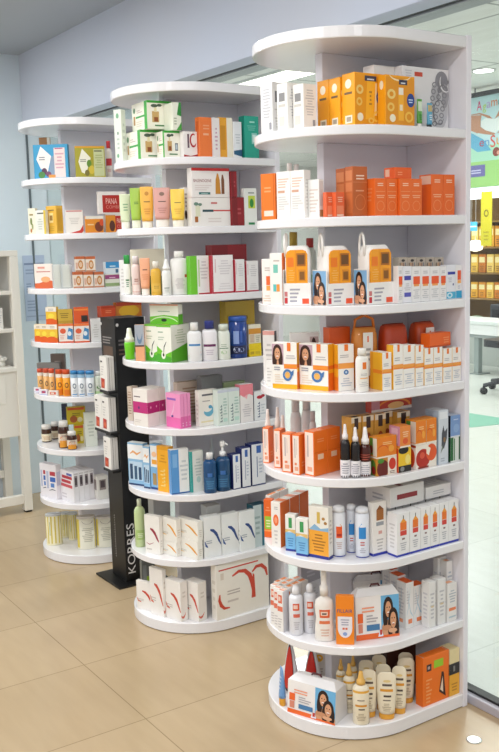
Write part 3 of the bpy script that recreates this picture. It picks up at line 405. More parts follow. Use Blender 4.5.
 'swoosh_darkred': dict(base='#f2efe8', F=[('b', [(.38,.66),(.55,.62),(.70,.54),(.82,.43),(.94,.34)], 0.055, '#a03040'), ('b', [(.08, .28), (.3, .24), (.6, .3)], .012, '#b06a70'), ('l', .1, .1, .6, .18, 1, '#cfc9c2', 1)], S=[('l', .2, .2, .8, .4, 3, '#d9d4cc')]),
 'swoosh_yellow': dict(base='#f2efe6', F=[('b', [(.40,.72),(.58,.66),(.74,.54),(.86,.40),(.98,.28)], .055, '#e9a43a'), ('b', [(.0,.36),(.15,.28),(.35,.26)], .02, '#f0c06a'), ('l', .1, .3, .6, .42, 2, '#c9c2b4', 1)], S=[('l', .2, .2, .8, .6, 4, '#d9d4c6')]),
 'swoosh_blue': dict(base='#eef0ee', F=[('b', [(.36,.68),(.56,.64),(.74,.54),(.86,.40),(.99,.28)], 0.055, '#2f4a86'), ('b', [(.02,.42),(.08,.32),(.2,.26)], .04, '#3a5a96'), ('l', .1, .35, .6, .45, 2, '#a9b0ba', 1)], S=[('l', .2, .2, .8, .6, 4, '#d0d4d4')]),
 'swoosh_red': dict(base='#f2eee8', F=[('b', [(.36,.66),(.56,.62),(.74,.52),(.86,.38),(.97,.24)], 0.055, '#cf4a34'), ('b', [(.02,.40),(.1,.30),(.28,.26)], .035, '#d9644a'), ('l', .1, .3, .6, .4, 2, '#c9c2ba', 1)], S=[('b', arc(.3, .4, .5, .3, 230, 320), .03, '#d9705a'), ('l', .2, .6, .8, .8, 2, '#dcd6ce')]),
 'swoosh_big': dict(base='#efeae0', F=[('r', .05, .885, .80, .91, '#cf4432'), ('b', [(.06,.46),(.05,.36),(.08,.26),(.14,.19),(.24,.18)], .03, '#cf4a34'), ('b', [(.30,.74),(.42,.80),(.54,.78),(.63,.68),(.67,.54),(.69,.40),(.69,.26)], .04, '#cf4a34'), ('p', [(.655, .24), (.735, .24), (.72, .66), (.69, .70)], '#cf4a34'), ('b', [(.68,.72),(.76,.80),(.86,.80),(.94,.72),(.97,.58)], .035, '#cf4a34'), ('r', .08, .72, .14, .84, '#dcd0c2'), ('l', .2, .42, .54, .52, 2, '#bdb2aa', 1), ('l', .2, .28, .44, .36, 1, '#d0c6be', 1)], S=[('l', .2, .2, .8, .8, 4, '#ddd6ca')], L=[('l', .2, .2, .8, .8, 4, '#ddd6ca')]),
 'clear_grey_lid': dict(base='#d9dad8', F=[('l', .2, .3, .8, .7, 3, '#bdbebf')]),
 'grey_green': dict(base='#6f726e', F=[('r', .1, .45, .95, .60, '#9aba3a'), ('r', .1, .1, .4, .9, '#8a8d8a')]),
 'teal_dark': dict(base='#2f6e80', F=[('r', 0, .0, .6, 1, '#c9d6d6'), ('l', .1, .3, .5, .8, 4, '#a0b4b4')], T=[('r', 0, 0, 1, 1, '#24586a')]),
 'grey_carton': dict(base='#b6b6b6', F=[('l', .2, .3, .8, .7, 2, '#d0d0d0')]),
 # farthest unit
 'blue_flower': dict(base='#3f9fcc', F=[('p', [(.08, .58), (.22, .95), (.52, .66), (.40, .2), (.2, .3)], '#f4f0ea'), ('l', .16, .55, .4, .68, 2, '#8a8a90', 1), ('p', [(.42, .1), (.60, .1), (.60, .7), (.50, .6)], '#8aa0b8'), ('e', .3, .22, .08, .10, '#5a3a52'), ('e', .22, .12, .10, .10, '#4f8a4a'), ('e', .42, .14, .08, .08, '#7a4a6a'), ('r', .60, .04, .92, .90, '#ecdcd8'), ('l', .63, .3, .88, .8, 5, '#d9a8b4'), ('r', .42, 0, .62, .12, '#e09a4a'), ('r', .63, .86, .86, .89, '#c2648a')], L=[('r', 0, 0, 1, 1, '#c07a5a'), ('r', .2, .2, .8, .5, '#e6d2c2')]),
 'green_yellow': dict(base='#a9a028', F=[('p', [(.10, .5), (.24, .92), (.52, .62), (.34, .1), (.2, .16)], '#f0eedc'), ('l', .16, .5, .44, .6, 2, '#6d6f5a', 1), ('e', .46, .44, .08, .12, '#5f8a2a'), ('e', .54, .24, .10, .14, '#d0b83a'), ('e', .38, .14, .08, .1, '#7a7030'), ('r', .62, .04, .97, .90, '#c6cc9a'), ('r', .64, .82, .9, .86, '#5a5a3a'), ('l', .66, .3, .92, .76, 6, '#a8b078'), ('r', 0, .94, 1, 1, '#d9a01e')]),
 'brown_small': dict(base='#a87440', F=[('r', .75, 0, 1, 1, '#e9e2d2')]),
 'red_white_tube': dict(base='#f0e6e0', cap='#c22a34', cap_h=.2, F=[('r', .1, .55, .9, .95, '#cc3440'), ('l', .2, .2, .8, .4, 3, '#d9a0a0')]),
 'leaf_white': dict(base='#ece8d4', F=[('e', .4, .5, .14, .14, '#7a8a4a'), ('e', .55, .3, .12, .12, '#9aa46a'), ('r', .2, .72, .7, .78, '#9a8a4a'), ('e', .35, .15, .12, .08, '#b5763a')], S=[('r', .2, .1, .8, .9, '#e2dcc2')]),
 'white_yellow_edge': dict(base='#e6e8de', F=[('r', .8, 0, 1, 1, '#d9c04a'), ('r', .2, .85, .8, .9, '#4a4a40'), ('l', .2, .2, .7, .7, 5, '#c6cabc')]),
 'yellow_print': dict(base='#e6b43c', F=[('r', .3, .40, .7, .75, '#f2dc9a'), ('r', .36, .48, .64, .66, '#a5782a'), ('l', .15, .1, .85, .3, 3, '#c99a30'), ('l', .2, .82, .8, .92, 1, '#8a6a2a')], S=[('r', .15, .1, .85, .9, '#d3a02e')]),
 'white_red_curve': dict(base='#f0ece4', F=[('p', [(.2, 0), (.8, .12), (1, .36), (1, .10), (.9, 0)], '#c8382e'), ('r', .06, .92, .94, .98, '#cf8a86'), ('l', .2, .4, .8, .7, 4, '#d5d0c8')]),
 'orange_fruit': dict(base='#e8912a', F=[('r', 0, .82, 1, 1, '#ece6d8'), ('e', .75, .35, .24, .3, '#7a3a24'), ('l', .1, .45, .6, .6, 1, '#f4d3a0', 1), ('e', .9, .6, .12, .2, '#d9502a')]),
 'red_title': dict(base='#efe8e2', F=[('r', .14, .06, .98, .84, '#b5281f'), ('t', 'PANA', .26, .44, .66, .70, '#f0c8bc'), ('t', 'COMBI', .26, .24, .72, .38, '#dc8a7c')]),
 'red_title2': dict(base='#efe8e2', F=[('r', .0, .0, .45, .94, '#e0902a'), ('e', .30, .35, .13, .3, '#5a2f26'), ('r', .45, .04, .98, .9, '#b5281f'), ('t', 'PANA', .52, .5, .82, .76, '#f0c8bc'), ('t', 'COMBI', .52, .24, .9, .42, '#dc8a7c')]),
 'white_orange_hill': dict(base='#f2e9e0', F=[('p', [(0, 0), (1, 0), (1, .3), (.7, .34), (.3, .22), (0, .2)], '#d9663a'), ('e', .62, .36, .26, .12, '#efb07a'), ('r', .12, .66, .9, .69, '#c24a3a'), ('r', .2, .8, .6, .88, '#e2a090')]),
 'clear_jar': dict(base='#cfd2c4'),
 'circle_brown': dict(base='#ece0d2', F=[('r', 0, .82, 1, 1, '#c2673a'), ('r', 0, 0, 1, .10, '#c98a6a'), ('g', .55, .46, .26, .30, .55, '#c98a4a'), ('e', .55, .46, .10, .12, '#e6c29a'), ('r', .06, .2, .26, .6, '#dcb09a')], S=[('r', 0, .82, 1, 1, '#b55e34')], T=[('r', 0, 0, 1, 1, '#a8552e')]),
 'blue_white_flat': dict(base='#dfe8ee', F=[('r', 0, .5, 1, 1, '#3a94cf'), ('l', .2, .6, .8, .8, 1, '#d6ecf6'), ('r', .7, .1, .9, .4, '#4a6a8a')]),
 'purple_flat': dict(base='#e6e4d6', F=[('r', 0, .62, 1, .95, '#a0447c'), ('l', .2, .7, .8, .85, 1, '#e6c2d6'), ('r', 0, .05, 1, .3, '#9ab07a')]),
 'juice': dict(base='#efc33a', F=[('r', 0, .74, 1, 1, '#efe8da'), ('l', .15, .8, .85, .94, 2, '#a9a090'), ('p', [(0, 0), (1, 0), (1, .24), (.5, .36), (0, .3)], '#e2601e'), ('e', .5, .48, .3, .14, '#f6dc4a')], S=[('r', 0, 0, 1, .3, '#e0701e')]),
 'yellow_bag': dict(base='#ddb31c', stripe='#c29a14', zip='#a88412'),
 'orange_dark': dict(base='#d9561f', F=[('r', .5, .1, .95, .5, '#2a211f'), ('r', 0, .8, 1, .9, '#ee8a3a')]),
 'orange_blue_shape': dict(base='#f0e6de', F=[('r', 0, 0, 1, .08, '#d9501f'), ('r', 0, .88, 1, 1, '#ea7a3a'), ('p', [(.55, .2), (.95, .14), (.98, .7), (.7, .8), (.6, .5)], '#3f88bc'), ('e', .74, .48, .13, .12, '#e6eef2'), ('e', .3, .62, .2, .14, '#e0603a'), ('l', .1, .2, .45, .45, 3, '#d9a894', 1)], S=[('r', 0, 0, 1, 1, '#e0652a'), ('r', .1, .2, .7, .7, '#4f8ab4')]),
 'red_orange': dict(base='#cf4a1e', F=[('l', .2, .4, .8, .7, 2, '#e88a5a'), ('r', 0, .8, 1, 1, '#b83a16')]),
 'red_yellow': dict(base='#cf7a1c', F=[('e', .5, .4, .4, .4, '#dfae22'), ('r', 0, .75, 1, 1, '#b53a16')]),
 'cylinder_red': dict(base='#e6b06a', cap='#d9583a', cap_h=.16, cap_r=1.0, shoulder=.005, F=[('g', .5, .5, .2, .12, .6, '#5a4a3a'), ('r', 0, .84, 1, 1, '#efe6da'), ('r', .0, .0, 1, .12, '#efe4d6'), ('l', .3, .2, .7, .32, 2, '#c98a4a')], label=(.0, 1)),
 'cylinder_amber': dict(base='#f0a01e', cap='#d9542a', cap_h=.16, cap_r=1.0, shoulder=.005, F=[('g', .5, .5, .2, .12, .6, '#7a4a1a'), ('r', 0, .84, 1, 1, '#efe6da'), ('r', .2, .05, .8, .3, '#e07a1a')], label=(.0, 1)),
 'cylinder_blue': dict(base='#ebeef0', cap='#3f8ac6', cap_h=.14, cap_r=1.0, shoulder=.005, F=[('g', .5, .48, .2, .12, .6, '#6a7a8a'), ('r', .2, .0, .8, .12, '#5a9ace'), ('l', .3, .2, .7, .32, 2, '#a9b9c6'), ('r', 0, .86, 1, 1, '#9cc4e2')], label=(.0, 1)),
 'green_tub': dict(base='#dfe6d6', F=[('r', 0, 0, 1, .22, '#b8d8a0'), ('e', .5, .55, .2, .14, '#5a8a4a'), ('r', .2, .8, .8, .9, '#e6ece0')]),
 'lilac_flat': dict(base='#ece6ea', F=[('r', .3, .3, .8, .75, '#8a4a86'), ('r', .4, .4, .66, .65, '#d0463a'), ('r', 0, 0, 1, .12, '#b0b6d8')], S=[('r', .2, .2, .8, .8, '#c9b6cc')]),
 'orange_flat': dict(base='#ece4dc', F=[('r', .2, .3, .8, .75, '#d9583a'), ('r', .3, .4, .6, .65, '#f0e0d0')]),
 'grey_case': dict(base='#8d8d8a', F=[('r', .1, .2, .9, .8, '#7a7a78')]),
 'brown_hang': dict(base='#7d7068', F=[('r', .15, .2, .85, .6, '#5f5650'), ('l', .2, .68, .8, .85, 2, '#b5aaa2')]),
 'pill_white': dict(base='#43281a', cap='#efece6', cap_h=.24, cap_r=.92, rough=.2, shoulder=.1, F=[('r', 0, 0, 1, .8, '#e9ddc2'), ('l', .2, .15, .8, .6, 4, '#c29a6a')], label=(.1, .9), span=1.5),
 'pill_orange': dict(base='#3f2014', cap='#f0eeea', cap_h=.22, cap_r=.8, rough=.2, shoulder=.12, F=[('r', 0, .28, 1, .9, '#e0d2c0'), ('r', .2, .0, .8, .45, '#e0962a'), ('e', .5, .62, .22, .14, '#d9642a'), ('l', .3, .7, .8, .84, 2, '#7a5a4a')], label=(.06, .9), span=1.5),
 'yellow_title': dict(base='#d6c02a', F=[('r', .06, .82, .94, .96, '#d9602a'), ('e', .36, .3, .2, .2, '#b0602a'), ('l', .3, .5, .9, .7, 2, '#8a7a1a', 1), ('e', .7, .26, .14, .14, '#efe6b0')], S=[('r', 0, 0, 1, 1, '#c2ac24')]),
 'white_green_low': dict(base='#ece8da', F=[('e', .5, .5, .24, .3, '#d99a3a'), ('r', 0, .8, 1, 1, '#a8ba6a'), ('r', .0, .0, 1, .16, '#c9d0a4')]),
 'navy_dark': dict(base='#2a3350', F=[('l', .2, .3, .8, .7, 3, '#4a5578')]),
 'blue_red_print': dict(base='#e9e6ea', F=[('r', .42, .50, .92, .64, '#3a66b4'), ('r', .42, .68, .92, .80, '#b53a48'), ('r', .1, .3, .3, .8, '#b8bfd6'), ('b', [(.3, .24), (.6, .28), (.9, .26)], .015, '#3a4a5a'), ('r', .46, .34, .8, .46, '#5a86c6')], S=[('r', .1, .4, .9, .8, '#c0c4d8')], T=[('l', .1, .2, .9, .8, 4, '#c6c2cc')]),
 'red_dash_print': dict(base='#ebe8ea', F=[('r', .1, .60, .80, .70, '#c23a44'), ('r', .15, .74, .9, .84, '#b53040'), ('r', .05, .46, .9, .56, '#c9505a'), ('r', .5, .86, .9, .94, '#5a6ab0'), ('l', .1, .1, .6, .3, 2, '#cfcace', 1)], R=[('r', .2, .52, .8, .88, '#8d8186'), ('r', .28, .58, .7, .82, '#4a4046'), ('r', .1, .92, .9, .96, '#c9c4c6')], T=[('l', .1, .2, .9, .8, 3, '#c8c4c8')]),
 'grey_mark_print': dict(base='#e6e2da', F=[('r', .2, .40, .8, .85, '#9a8d88'), ('r', .3, .5, .7, .8, '#54474a')], S=[('r', .2, .4, .8, .85, '#8d8280')]),
 'tin_stripe': dict(base='#efe8c4', cap='#d6dade', F=[('r', .04+.16*i, 0, .10+.16*i, 1, '#d8c452') for i in range(6)] + [('r', .3, .3, .34, .8, '#b8c29a')]),
 'tin_white': dict(base='#ece8d4', cap='#d2ccc4', F=[('r', 0, 0, .22, 1, '#dcc85a'), ('r', .86, 0, 1, 1, '#dcc85a'), ('p', ell(.56, .95, .22, .13, 16, PI, 2*PI), '#5a2a22'), ('l', .34, .2, .8, .72, 8, '#bdb9a4')]),
 'paper_white': dict(base='#ece9e2', F=[('r', .12, .82, .40, .87, '#3a3434'), ('p', [(.1, .06), (.6, .06), (.66, .34), (.14, .36)], '#b5321f'), ('e', .4, .18, .12, .08, '#d9683a'), ('l', .15, .45, .6, .75, 4, '#d0ccc6', 1)], S=[('r', .3, .02, .36, .98, '#8d8478'), ('r', .62, .02, .66, .98, '#b5ad9e')]),
 'file_white': dict(base='#e8e6e0', F=[('l', .2, .3, .8, .7, 4, '#c2c2c6')]),
})

def faces_of(w, d, h):
    return {'F': ((-w/2, -d/2, 0), (w, 0, 0), (0, 0, h), (0, -1, 0)), 'R': ((w/2, -d/2, 0), (0, d, 0), (0, 0, h), (1, 0, 0)),
            'L': ((-w/2, d/2, 0), (0, -d, 0), (0, 0, h), (-1, 0, 0)), 'T': ((-w/2, -d/2, h), (w, 0, 0), (0, d, 0), (0, 0, 1))}
def carton(name, D, w, d, h):
    mb = MB(); base = D.get('base', '#f2f1ee')
    mb.box(-w/2, w/2, -d/2, d/2, 0, h, mat(base, D.get('rough', .38)))
    fc = faces_of(w, d, h)
    seam = D.get('seam', '#c9c7c2')
    for k, q in fc.items():
        it = list(D.get(k, D.get('S', []) if k in 'LR' else []))
        if k == 'T': it = it + [('r', .04, .93, .96, .95, seam), ('r', .04, .06, .055, .93, seam), ('r', .945, .06, .96, .93, seam)]
        print_flat(mb, it, *q)
    return mb.build(name)
def lathe_surf(r, z0, z1, sy=1, span=1.25, fr=None):
    def S(u, v, off):
        a = (u-.5)*2*span; rr = (r if fr is None else fr(v))+off
        return (rr*math.sin(a), -rr*sy*math.cos(a), z0+(z1-z0)*v)
    return S
def bottle(name, D, w, d, h):
    """round container: body, cap (or pump / nozzle), printed label"""
    root = empty(name); r = w/2; sy = D.get('sy', 1)
    ch = D.get('cap_h', .18)*h; bh = h-ch; cr = D.get('cap_r', .6)*r; sh = D.get('shoulder', .12)*h
    bm = mat(D.get('base', '#f0efec'), D.get('rough', .3), trans=D.get('trans', 0))
    mb = MB()
    kind = D.get('shape', 'round')
    if kind == 'cone': prof = [(r*.9, 0), (r, .004), (r*.95, bh*.3), (cr*1.15, bh*.93), (cr*1.05, bh)]
    elif kind == 'waist': prof = [(r*.9, 0), (r, .004), (r*.97, bh*.3), (r*.86, bh*.5), (r*.98, bh*.75), (r*.85, bh*.9), (cr*.8, bh*.97), (cr*.8, bh)]
    else:
        prof = [(r*.92, 0), (r, .003), (r, bh-sh), (r*.93, bh-sh*.6), (cr+(r-cr)*.45, bh-sh*.22), (cr*.92, bh-.002), (cr*.92, bh)]
    mb.lathe(prof, bm, sy=sy); body_mb = mb
    if D.get('F'):
        lz = D.get('label', (.08, .8)); z0, z1 = lz[0]*(bh-(sh if kind == 'round' else .1*bh)), lz[1]*(bh-(sh if kind == 'round' else .1*bh))
        def fr(v):
            z = z0+(z1-z0)*v
            for (ra, za), (rb, zb) in zip(prof, prof[1:]):
                if za <= z <= zb: return ra+(rb-ra)*(z-za)/max(1e-6, zb-za)
            return r
        f0 = D['F'][0]; full = f0[0] == 'r' and f0[3]-f0[1] > .9 and f0[4]-f0[2] > .3
        mb = MB() if full else body_mb
        print_surf(mb, D['F'], lathe_surf(r, z0, z1, sy, D.get('span', 1.25), fr))
        if full: mb.build('label', root)
    body_mb.build('body', root)
    cm = mat(D.get('cap', '#f4f4f2'), .35, trans=D.get('captrans', 0)); ct = D.get('cap_t', 'flat'); mb = MB()
    if ct == 'flat': mb.lathe([(cr, bh), (cr, h-.003), (cr*.92, h)], cm, sy=sy if cr > .8*r else 1)
    elif ct == 'dome': mb.lathe([(cr, bh), (cr, bh+ch*.55), (cr*.85, bh+ch*.8), (cr*.5, bh+ch*.95), (cr*.1, h)], cm)
    elif ct == 'nozzle': mb.lathe([(cr, bh), (cr, bh+ch*.28), (cr*.75, bh+ch*.34), (cr*.55, bh+ch*.7), (cr*.42, h-.001), (cr*.3, h)], cm)
    elif ct == 'pump':
        mb.lathe([(cr, bh), (cr, bh+ch*.3), (cr*.4, bh+ch*.33), (cr*.4, bh+ch*.66)], cm)
        mb.lathe([(cr*.72, bh+ch*.64), (cr*.78, bh+ch*.7), (cr*.78, bh+ch*.93), (cr*.6, h)], cm)
        sp = MB(); a = D.get('pump_a', -2.2); q = Vector((math.cos(a), math.sin(a), 0)); z = bh+ch*.84
        sp.tube([(0, 0, z), tuple(q*cr*1.2+Vector((0, 0, z))), tuple(q*cr*1.9+Vector((0, 0, z-ch*.08)))], cr*.26, cm)
    elif ct == 'spray':
        mb.lathe([(cr, bh), (cr, bh+ch*.35), (cr*.7, bh+ch*.42), (cr*.62, bh+ch*.72), (cr*.7, bh+ch*.78), (cr*.66, h-.003), (cr*.4, h)], cm)
        mb.tube([(0, -cr*.4, bh+ch*.86), (0, -cr*.95, bh+ch*.86)], cr*.22, cm)
    cp = mb.build('cap' if ct in ('flat', 'dome') else ('pump' if ct == 'pump' else 'nozzle'), root)
    if ct == 'pump': sp.build('spout', cp)
    return root
def squeeze_tube(name, D, w, d, h):
    """tube standing on its cap: round at the cap, crimped flat at the top"""
    root = empty(name); ch = D.get('cap_h', .15)*h; rc = D.get('cap_r', .8)*w/2; dd = min(d, w*.62)
    cm = mat(D.get('cap', '#f3f2ee'), .35); mb = MB()
    mb.lathe([(rc*.95, 0), (rc, .002), (rc, ch-.001), (rc*.97, ch)], cm, sy=dd/w*1.1); mb.build('cap', root)
    mb = MB(); bm = mat(D.get('base', '#f3ead2'), .32); n = 24; K = 8; vs = []; fs = []
    rnd = D.get('round_top', 0)
    def sec(t):
        hw = w/2*(.86+.14*min(1, t*2.2)); hd = dd/2*(1-t)**.8+.0012
        if t > .86 and rnd: q = (t-.86)/.14; hw *= math.sqrt(max(.02, 1-(q*rnd)**2))
        return hw, hd
    ts = [0, .1, .25, .4, .55, .7, .82, .88, .92, .95, .98, 1]
    for t in ts:
        hw, hd = sec(t)
        for i in range(n):
            a = 2*PI*i/n; vs.append((hw*math.cos(a), hd*math.sin(a), ch+(h-ch)*t))
    for j in range(len(ts)-1):
        for i in range(n):
            k = (i+1) % n; fs.append([j*n+i, j*n+k, (j+1)*n+k, (j+1)*n+i])
    fs += [list(range(n))[::-1], [(len(ts)-1)*n+i for i in range(n)]]
    mb.add(vs, fs, bm, True)
    def S(u, v, off):
        t = v; hw, hd = sec(t); a = -PI/2+(u-.5)*2.3
        return (hw*math.cos(a), hd*math.sin(a)-off*1.6, ch+(h-ch)*t)
    if D.get('F'): print_surf(mb, D['F'], S)
    mb.build('body', root)
    return root
def rounded(w, d, r, n=6):
    ps = []
    for cx, cy, a0 in ((w/2-r, d/2-r, 0), (-w/2+r, d/2-r, 90), (-w/2+r, -d/2+r, 180), (w/2-r, -d/2+r, 270)):
        ps += [(cx+r*math.cos(math.radians(a0+90*i/n)), cy+r*math.sin(math.radians(a0+90*i/n))) for i in range(n+1)]
    return ps
def travel_pouch(name, D, w, d, h):
    """white zipped pouch with an orange window, a card sleeve round its lower half and a carry loop"""
    root = empty(name); mb = MB(); wm = mat('#f1eeea', .5); n = 0
    rings = []
    for t, k in ((0, .97), (.05, 1), (.5, 1), (.8, .99), (.9, .95), (.96, .86), (1, .7)):
        rings.append([(x*k, y*k, h*t) for x, y in rounded(w*.97, d*.95, min(w, d)*.3)])
    n = len(rings[0]); vs = sum(rings, []); fs = []
    for j in range(len(rings)-1):
        for i in range(n): fs.append([j*n+i, j*n+(i+1) % n, (j+1)*n+(i+1) % n, (j+1)*n+i])
    fs += [list(range(n))[::-1], [(len(rings)-1)*n+i for i in range(n)]]
    mb.add(vs, fs, wm, True); mb.build('pouch_body', root)
    mb = MB(); om = mat('#f8a31e', .25, coat=.3)
    x0, x1, z0, z1 = -w*.42, w*.40, h*.36, h*.93
    poly = [(x0, z0), (x1, z0), (x1, z1-.014), (x1-.005, z1-.004), (x1-.014, z1), (x0+.014, z1), (x0+.005, z1-.004), (x0, z1-.014)]
    mb.prism(poly, 'y', -d/2-.001, -d/2+.004, om)
    print_flat(mb, [('r', .06, .50, .36, .78, '#f07f1e'), ('l', .08, .1, .4, .45, 5, '#f7b44e'), ('r', .50, .52, .92, .90, '#b06a1c'), ('r', .55, .57, .87, .85, '#6d4a26'), ('r', .58, .08, .9, .42, '#d98a1f'), ('r', .63, .12, .86, .36, '#8a5a22'), ('r', .44, .0, .47, 1, '#e2890f')],
               (x0, -d/2-.001, z0), (x1-x0, 0, 0), (0, 0, z1-z0), (0, -1, 0))
    o = mb.build('window_panel', root); recalc(o)
    mb = MB(); sh = h*.37
    mb.box(-w/2-.001, w/2+.001, -d/2-.002, d/2+.001, 0, sh, mat('#f4f2ee', .4))
    print_flat(mb, [('r', .02, .08, .13, .35, '#c9333a'), ('r', .02, .4, .13, .62, '#cf7a7a'), ('l', .22, .15, .6, .85, 4, '#a9a7b2', 1), ('r', .68, .06, .93, .3, '#ee5a35')], (-w/2-.001, -d/2-.002, 0), (w+.002, 0, 0), (0, 0, sh), (0, -1, 0))
    sl = mb.build('card_sleeve', root)
    mb = MB(); ph = h*.6; zz = 0
    mb.box(-w/2-.004, -w/2-.002, -d/2-.002, d/2, 0, ph, mat('#e9e4de', .35))
    print_flat(mb, [('photo', .03, .02, .97, .97)], (-w/2-.004, d/2, 0), (0, -d, 0), (0, 0, ph), (-1, 0, 0))
    mb.build('photo_card', sl)
    mb = MB(); zt = h*.82; lx = -w*.5+.004
    pts = [(lx, -.012, zt), (lx-.003, -.013, zt+h*.2), (lx-.002, -.009, zt+h*.34), (lx, 0, zt+h*.38), (lx+.001, .009, zt+h*.34), (lx, .012, zt+h*.18), (lx, .012, zt)]
    mb.tube(pts, .004, wm); mb.build('carry_loop', root)
    return root
def gift_pack(name, D, w, d, h):
    """bag shaped pack: sleeve with a photo, sloping white sides and a handle slot on top"""
    root = empty(name); mb = MB(); wm = mat('#e8e6e6', .4)
    t = .30
    front = [(-w/2, -d/2, 0), (w/2, -d/2, 0), (w/2, -d/2*.78, h*.86), (w*.40, -d*.12, h), (-w*.40, -d*.12, h), (-w/2, -d/2*.78, h*.86)]
    back = [(x, -y, z) for x, y, z in front]
    vs = front+back; n = 6
    fs = [[0, 1, 2, 5], [5, 2, 3, 4], [7, 6, 11, 8], [8, 11, 10, 9], [4, 3, 9, 10], [0, 6, 7, 1], [1, 7, 8, 2], [2, 8, 9, 3], [5, 4, 10, 11], [0, 5, 11, 6]]
    mb.add(vs, fs, wm)
    o = mb.build('bag', root); recalc(o)
    mb = MB(); V = Vector((0, d/2*.22, h*.86)); N = Vector((0, -h*.86, d/2*.22)); N.normalize()
    items = [('r', 0, 0, 1, 1, '#f3efec'), ('r', 0, 0, 1, .13, '#ee6a2c'), ('photo', .58, .06, 1, .98, {'bg': '#6fb4e0'}), ('r', .04, .40, .16, .62, '#ef6a2e'), ('r', .05, .17, .15, .38, '#d98a74'),
             ('r', .24, .2, .54, .34, '#4a7fae'), ('l', .14, .64, .54, .80, 2, '#f0a07c', 1), ('l', .24, .40, .5, .6, 3, '#b5b0b4', 1), ('p', [(.50, .04), (.62, .04), (.56, .28)], '#e9e9f4'), ('r', .54, .08, .59, .2, '#c2392c')]
    print_flat(mb, items, (-w/2, -d/2, 0), (w, 0, 0), V, N, .0006)
    mb.build('sleeve', root)
    mb = MB(); mb.tube([(-w*.10, 0, h*.995), (-w*.08, 0, h+.007), (w*.08, 0, h+.007), (w*.10, 0, h*.995)], .0035, mat('#5b3034', .5)); mb.build('handle', root)
    return root
def window_bag(name, D, w, d, h):
    """clear triangular bag with a red oval window"""
    root = empty(name); mb = MB()
    wm = mat('#d8d6da', .3)
    vs = []; fs = []; n = 20; K = 7
    for j in range(K):
        t = j/(K-1); hw = w/2*(1-t**1.7*.82); hd = d/2*(1-.85*t)
        for i in range(n):
            a = 2*PI*i/n; vs.append((hw*math.copysign(abs(math.cos(a))**.7, math.cos(a)), hd*math.copysign(abs(math.sin(a))**.7, math.sin(a)), h*t))
    for j in range(K-1):
        for i in range(n): fs.append([j*n+i, j*n+(i+1) % n, (j+1)*n+(i+1) % n, (j+1)*n+i])
    fs += [list(range(n))[::-1], [(K-1)*n+i for i in range(n)]]
    mb.add(vs, fs, wm, True); mb.build('bag', root)
    mb = MB()
    def S(u, v, off):
        t = v; hw = w/2*(1-t**1.7*.82); hd = d/2*(1-.85*t); a = -PI/2+(u-.5)*2.2
        return (hw*math.copysign(abs(math.cos(a))**.7, math.cos(a)), hd*math.copysign(abs(math.sin(a))**.7, math.sin(a))-off*2, h*t)
    # oval window as a fine grid of strips following the bag
    m_ = mat('#c8281f', .25, coat=.4); k_ = mat('#3c1f24', .4)
    for mm, q, off in ((k_, 1.14, .0006), (m_, 1, .001)):
        R = 14; rows = []
        for y in range(R+1):
            s = math.cos(PI*y/R); hw_ = math.sin(PI*y/R)*.27*q
            rows.append([S(.5-hw_+2*hw_*x/6, .5-s*.40*q, off) for x in range(7)])
        vs = sum(rows, []); fs = [[y*7+x, y*7+x+1, y*7+x+8, y*7+x+7] for y in range(R) for x in range(6)]
        mb.add(vs, fs, mm, True)
    mb.build('oval_window', root)
    return root
def soft_bag(name, D, w, d, h):
    """soft zipped toiletry bag with piping, a pull tab and an optional swing tag"""
    root = empty(name); mb = MB(); bm = mat(D.get('base', '#d65a1e'), .4, coat=.15)
    rings = []
    for t, k in ((0, .9), (.06, 1), (.4, 1.0), (.7, .97), (.88, .86), (.97, .66), (1, .4)):
        ps = rounded(w*.98, d*.98, min(w, d)*.35)
        rings.append([(x*(1-(1-k)*.35), y*k, h*t) for x, y in ps])
    n = len(rings[0]); vs = sum(rings, []); fs = []
    for j in range(len(rings)-1):
        for i in range(n): fs.append([j*n+i, j*n+(i+1) % n, (j+1)*n+(i+1) % n, (j+1)*n+i])
    fs += [list(range(n))[::-1], [(len(rings)-1)*n+i for i in range(n)]]
    mb.add(vs, fs, bm, True); mb.build('bag_body', root)
    mb = MB(); mb.tube([(-w*.42, 0, h*.995), (0, 0, h*1.0), (w*.42, 0, h*.995)], .003, mat(D.get('zip', '#8c2f10'), .4)); zp = mb.build('zip', root); mb = MB(); mb.box(w*.36, w*.39, -.003, .003, h*.86, h*.99, mat(D.get('zip', '#8c2f10'), .4)); mb.build('pull_tab', zp)
    if D.get('stripe'):
        mb = MB(); mb.tube([(x, y*1.0, h*.42) for x, y in rounded(w*1.0, d*1.0, min(w, d)*.35)], .0028, mat(D['stripe'], .4), closed=True); mb.build('piping', root)
    if D.get('arch'):
        mb = MB(); mb.tube([(-w*.42, 0, h*.9), (-w*.36, 0, h*1.13), (0, 0, h*1.2), (w*.36, 0, h*1.13), (w*.42, 0, h*.9)], .005, mat(D['arch'], .4)); mb.build('handle', root)
    if D.get('tag'):
        mb = MB(); mb.box(-w*.2, w*.2, -d/2-.003, -d/2-.001, h*.2, h*.92, mat('#efece6', .4))
        print_flat(mb, [('l', .2, .35, .8, .7, 3, '#a8a6a2'), ('r', .42, .78, .56, .92, '#e8641f')], (-w*.2, -d/2-.003, h*.2), (w*.4, 0, 0), (0, 0, h*.72), (0, -1, 0)); mb.build('swing_tag', root)
    return root
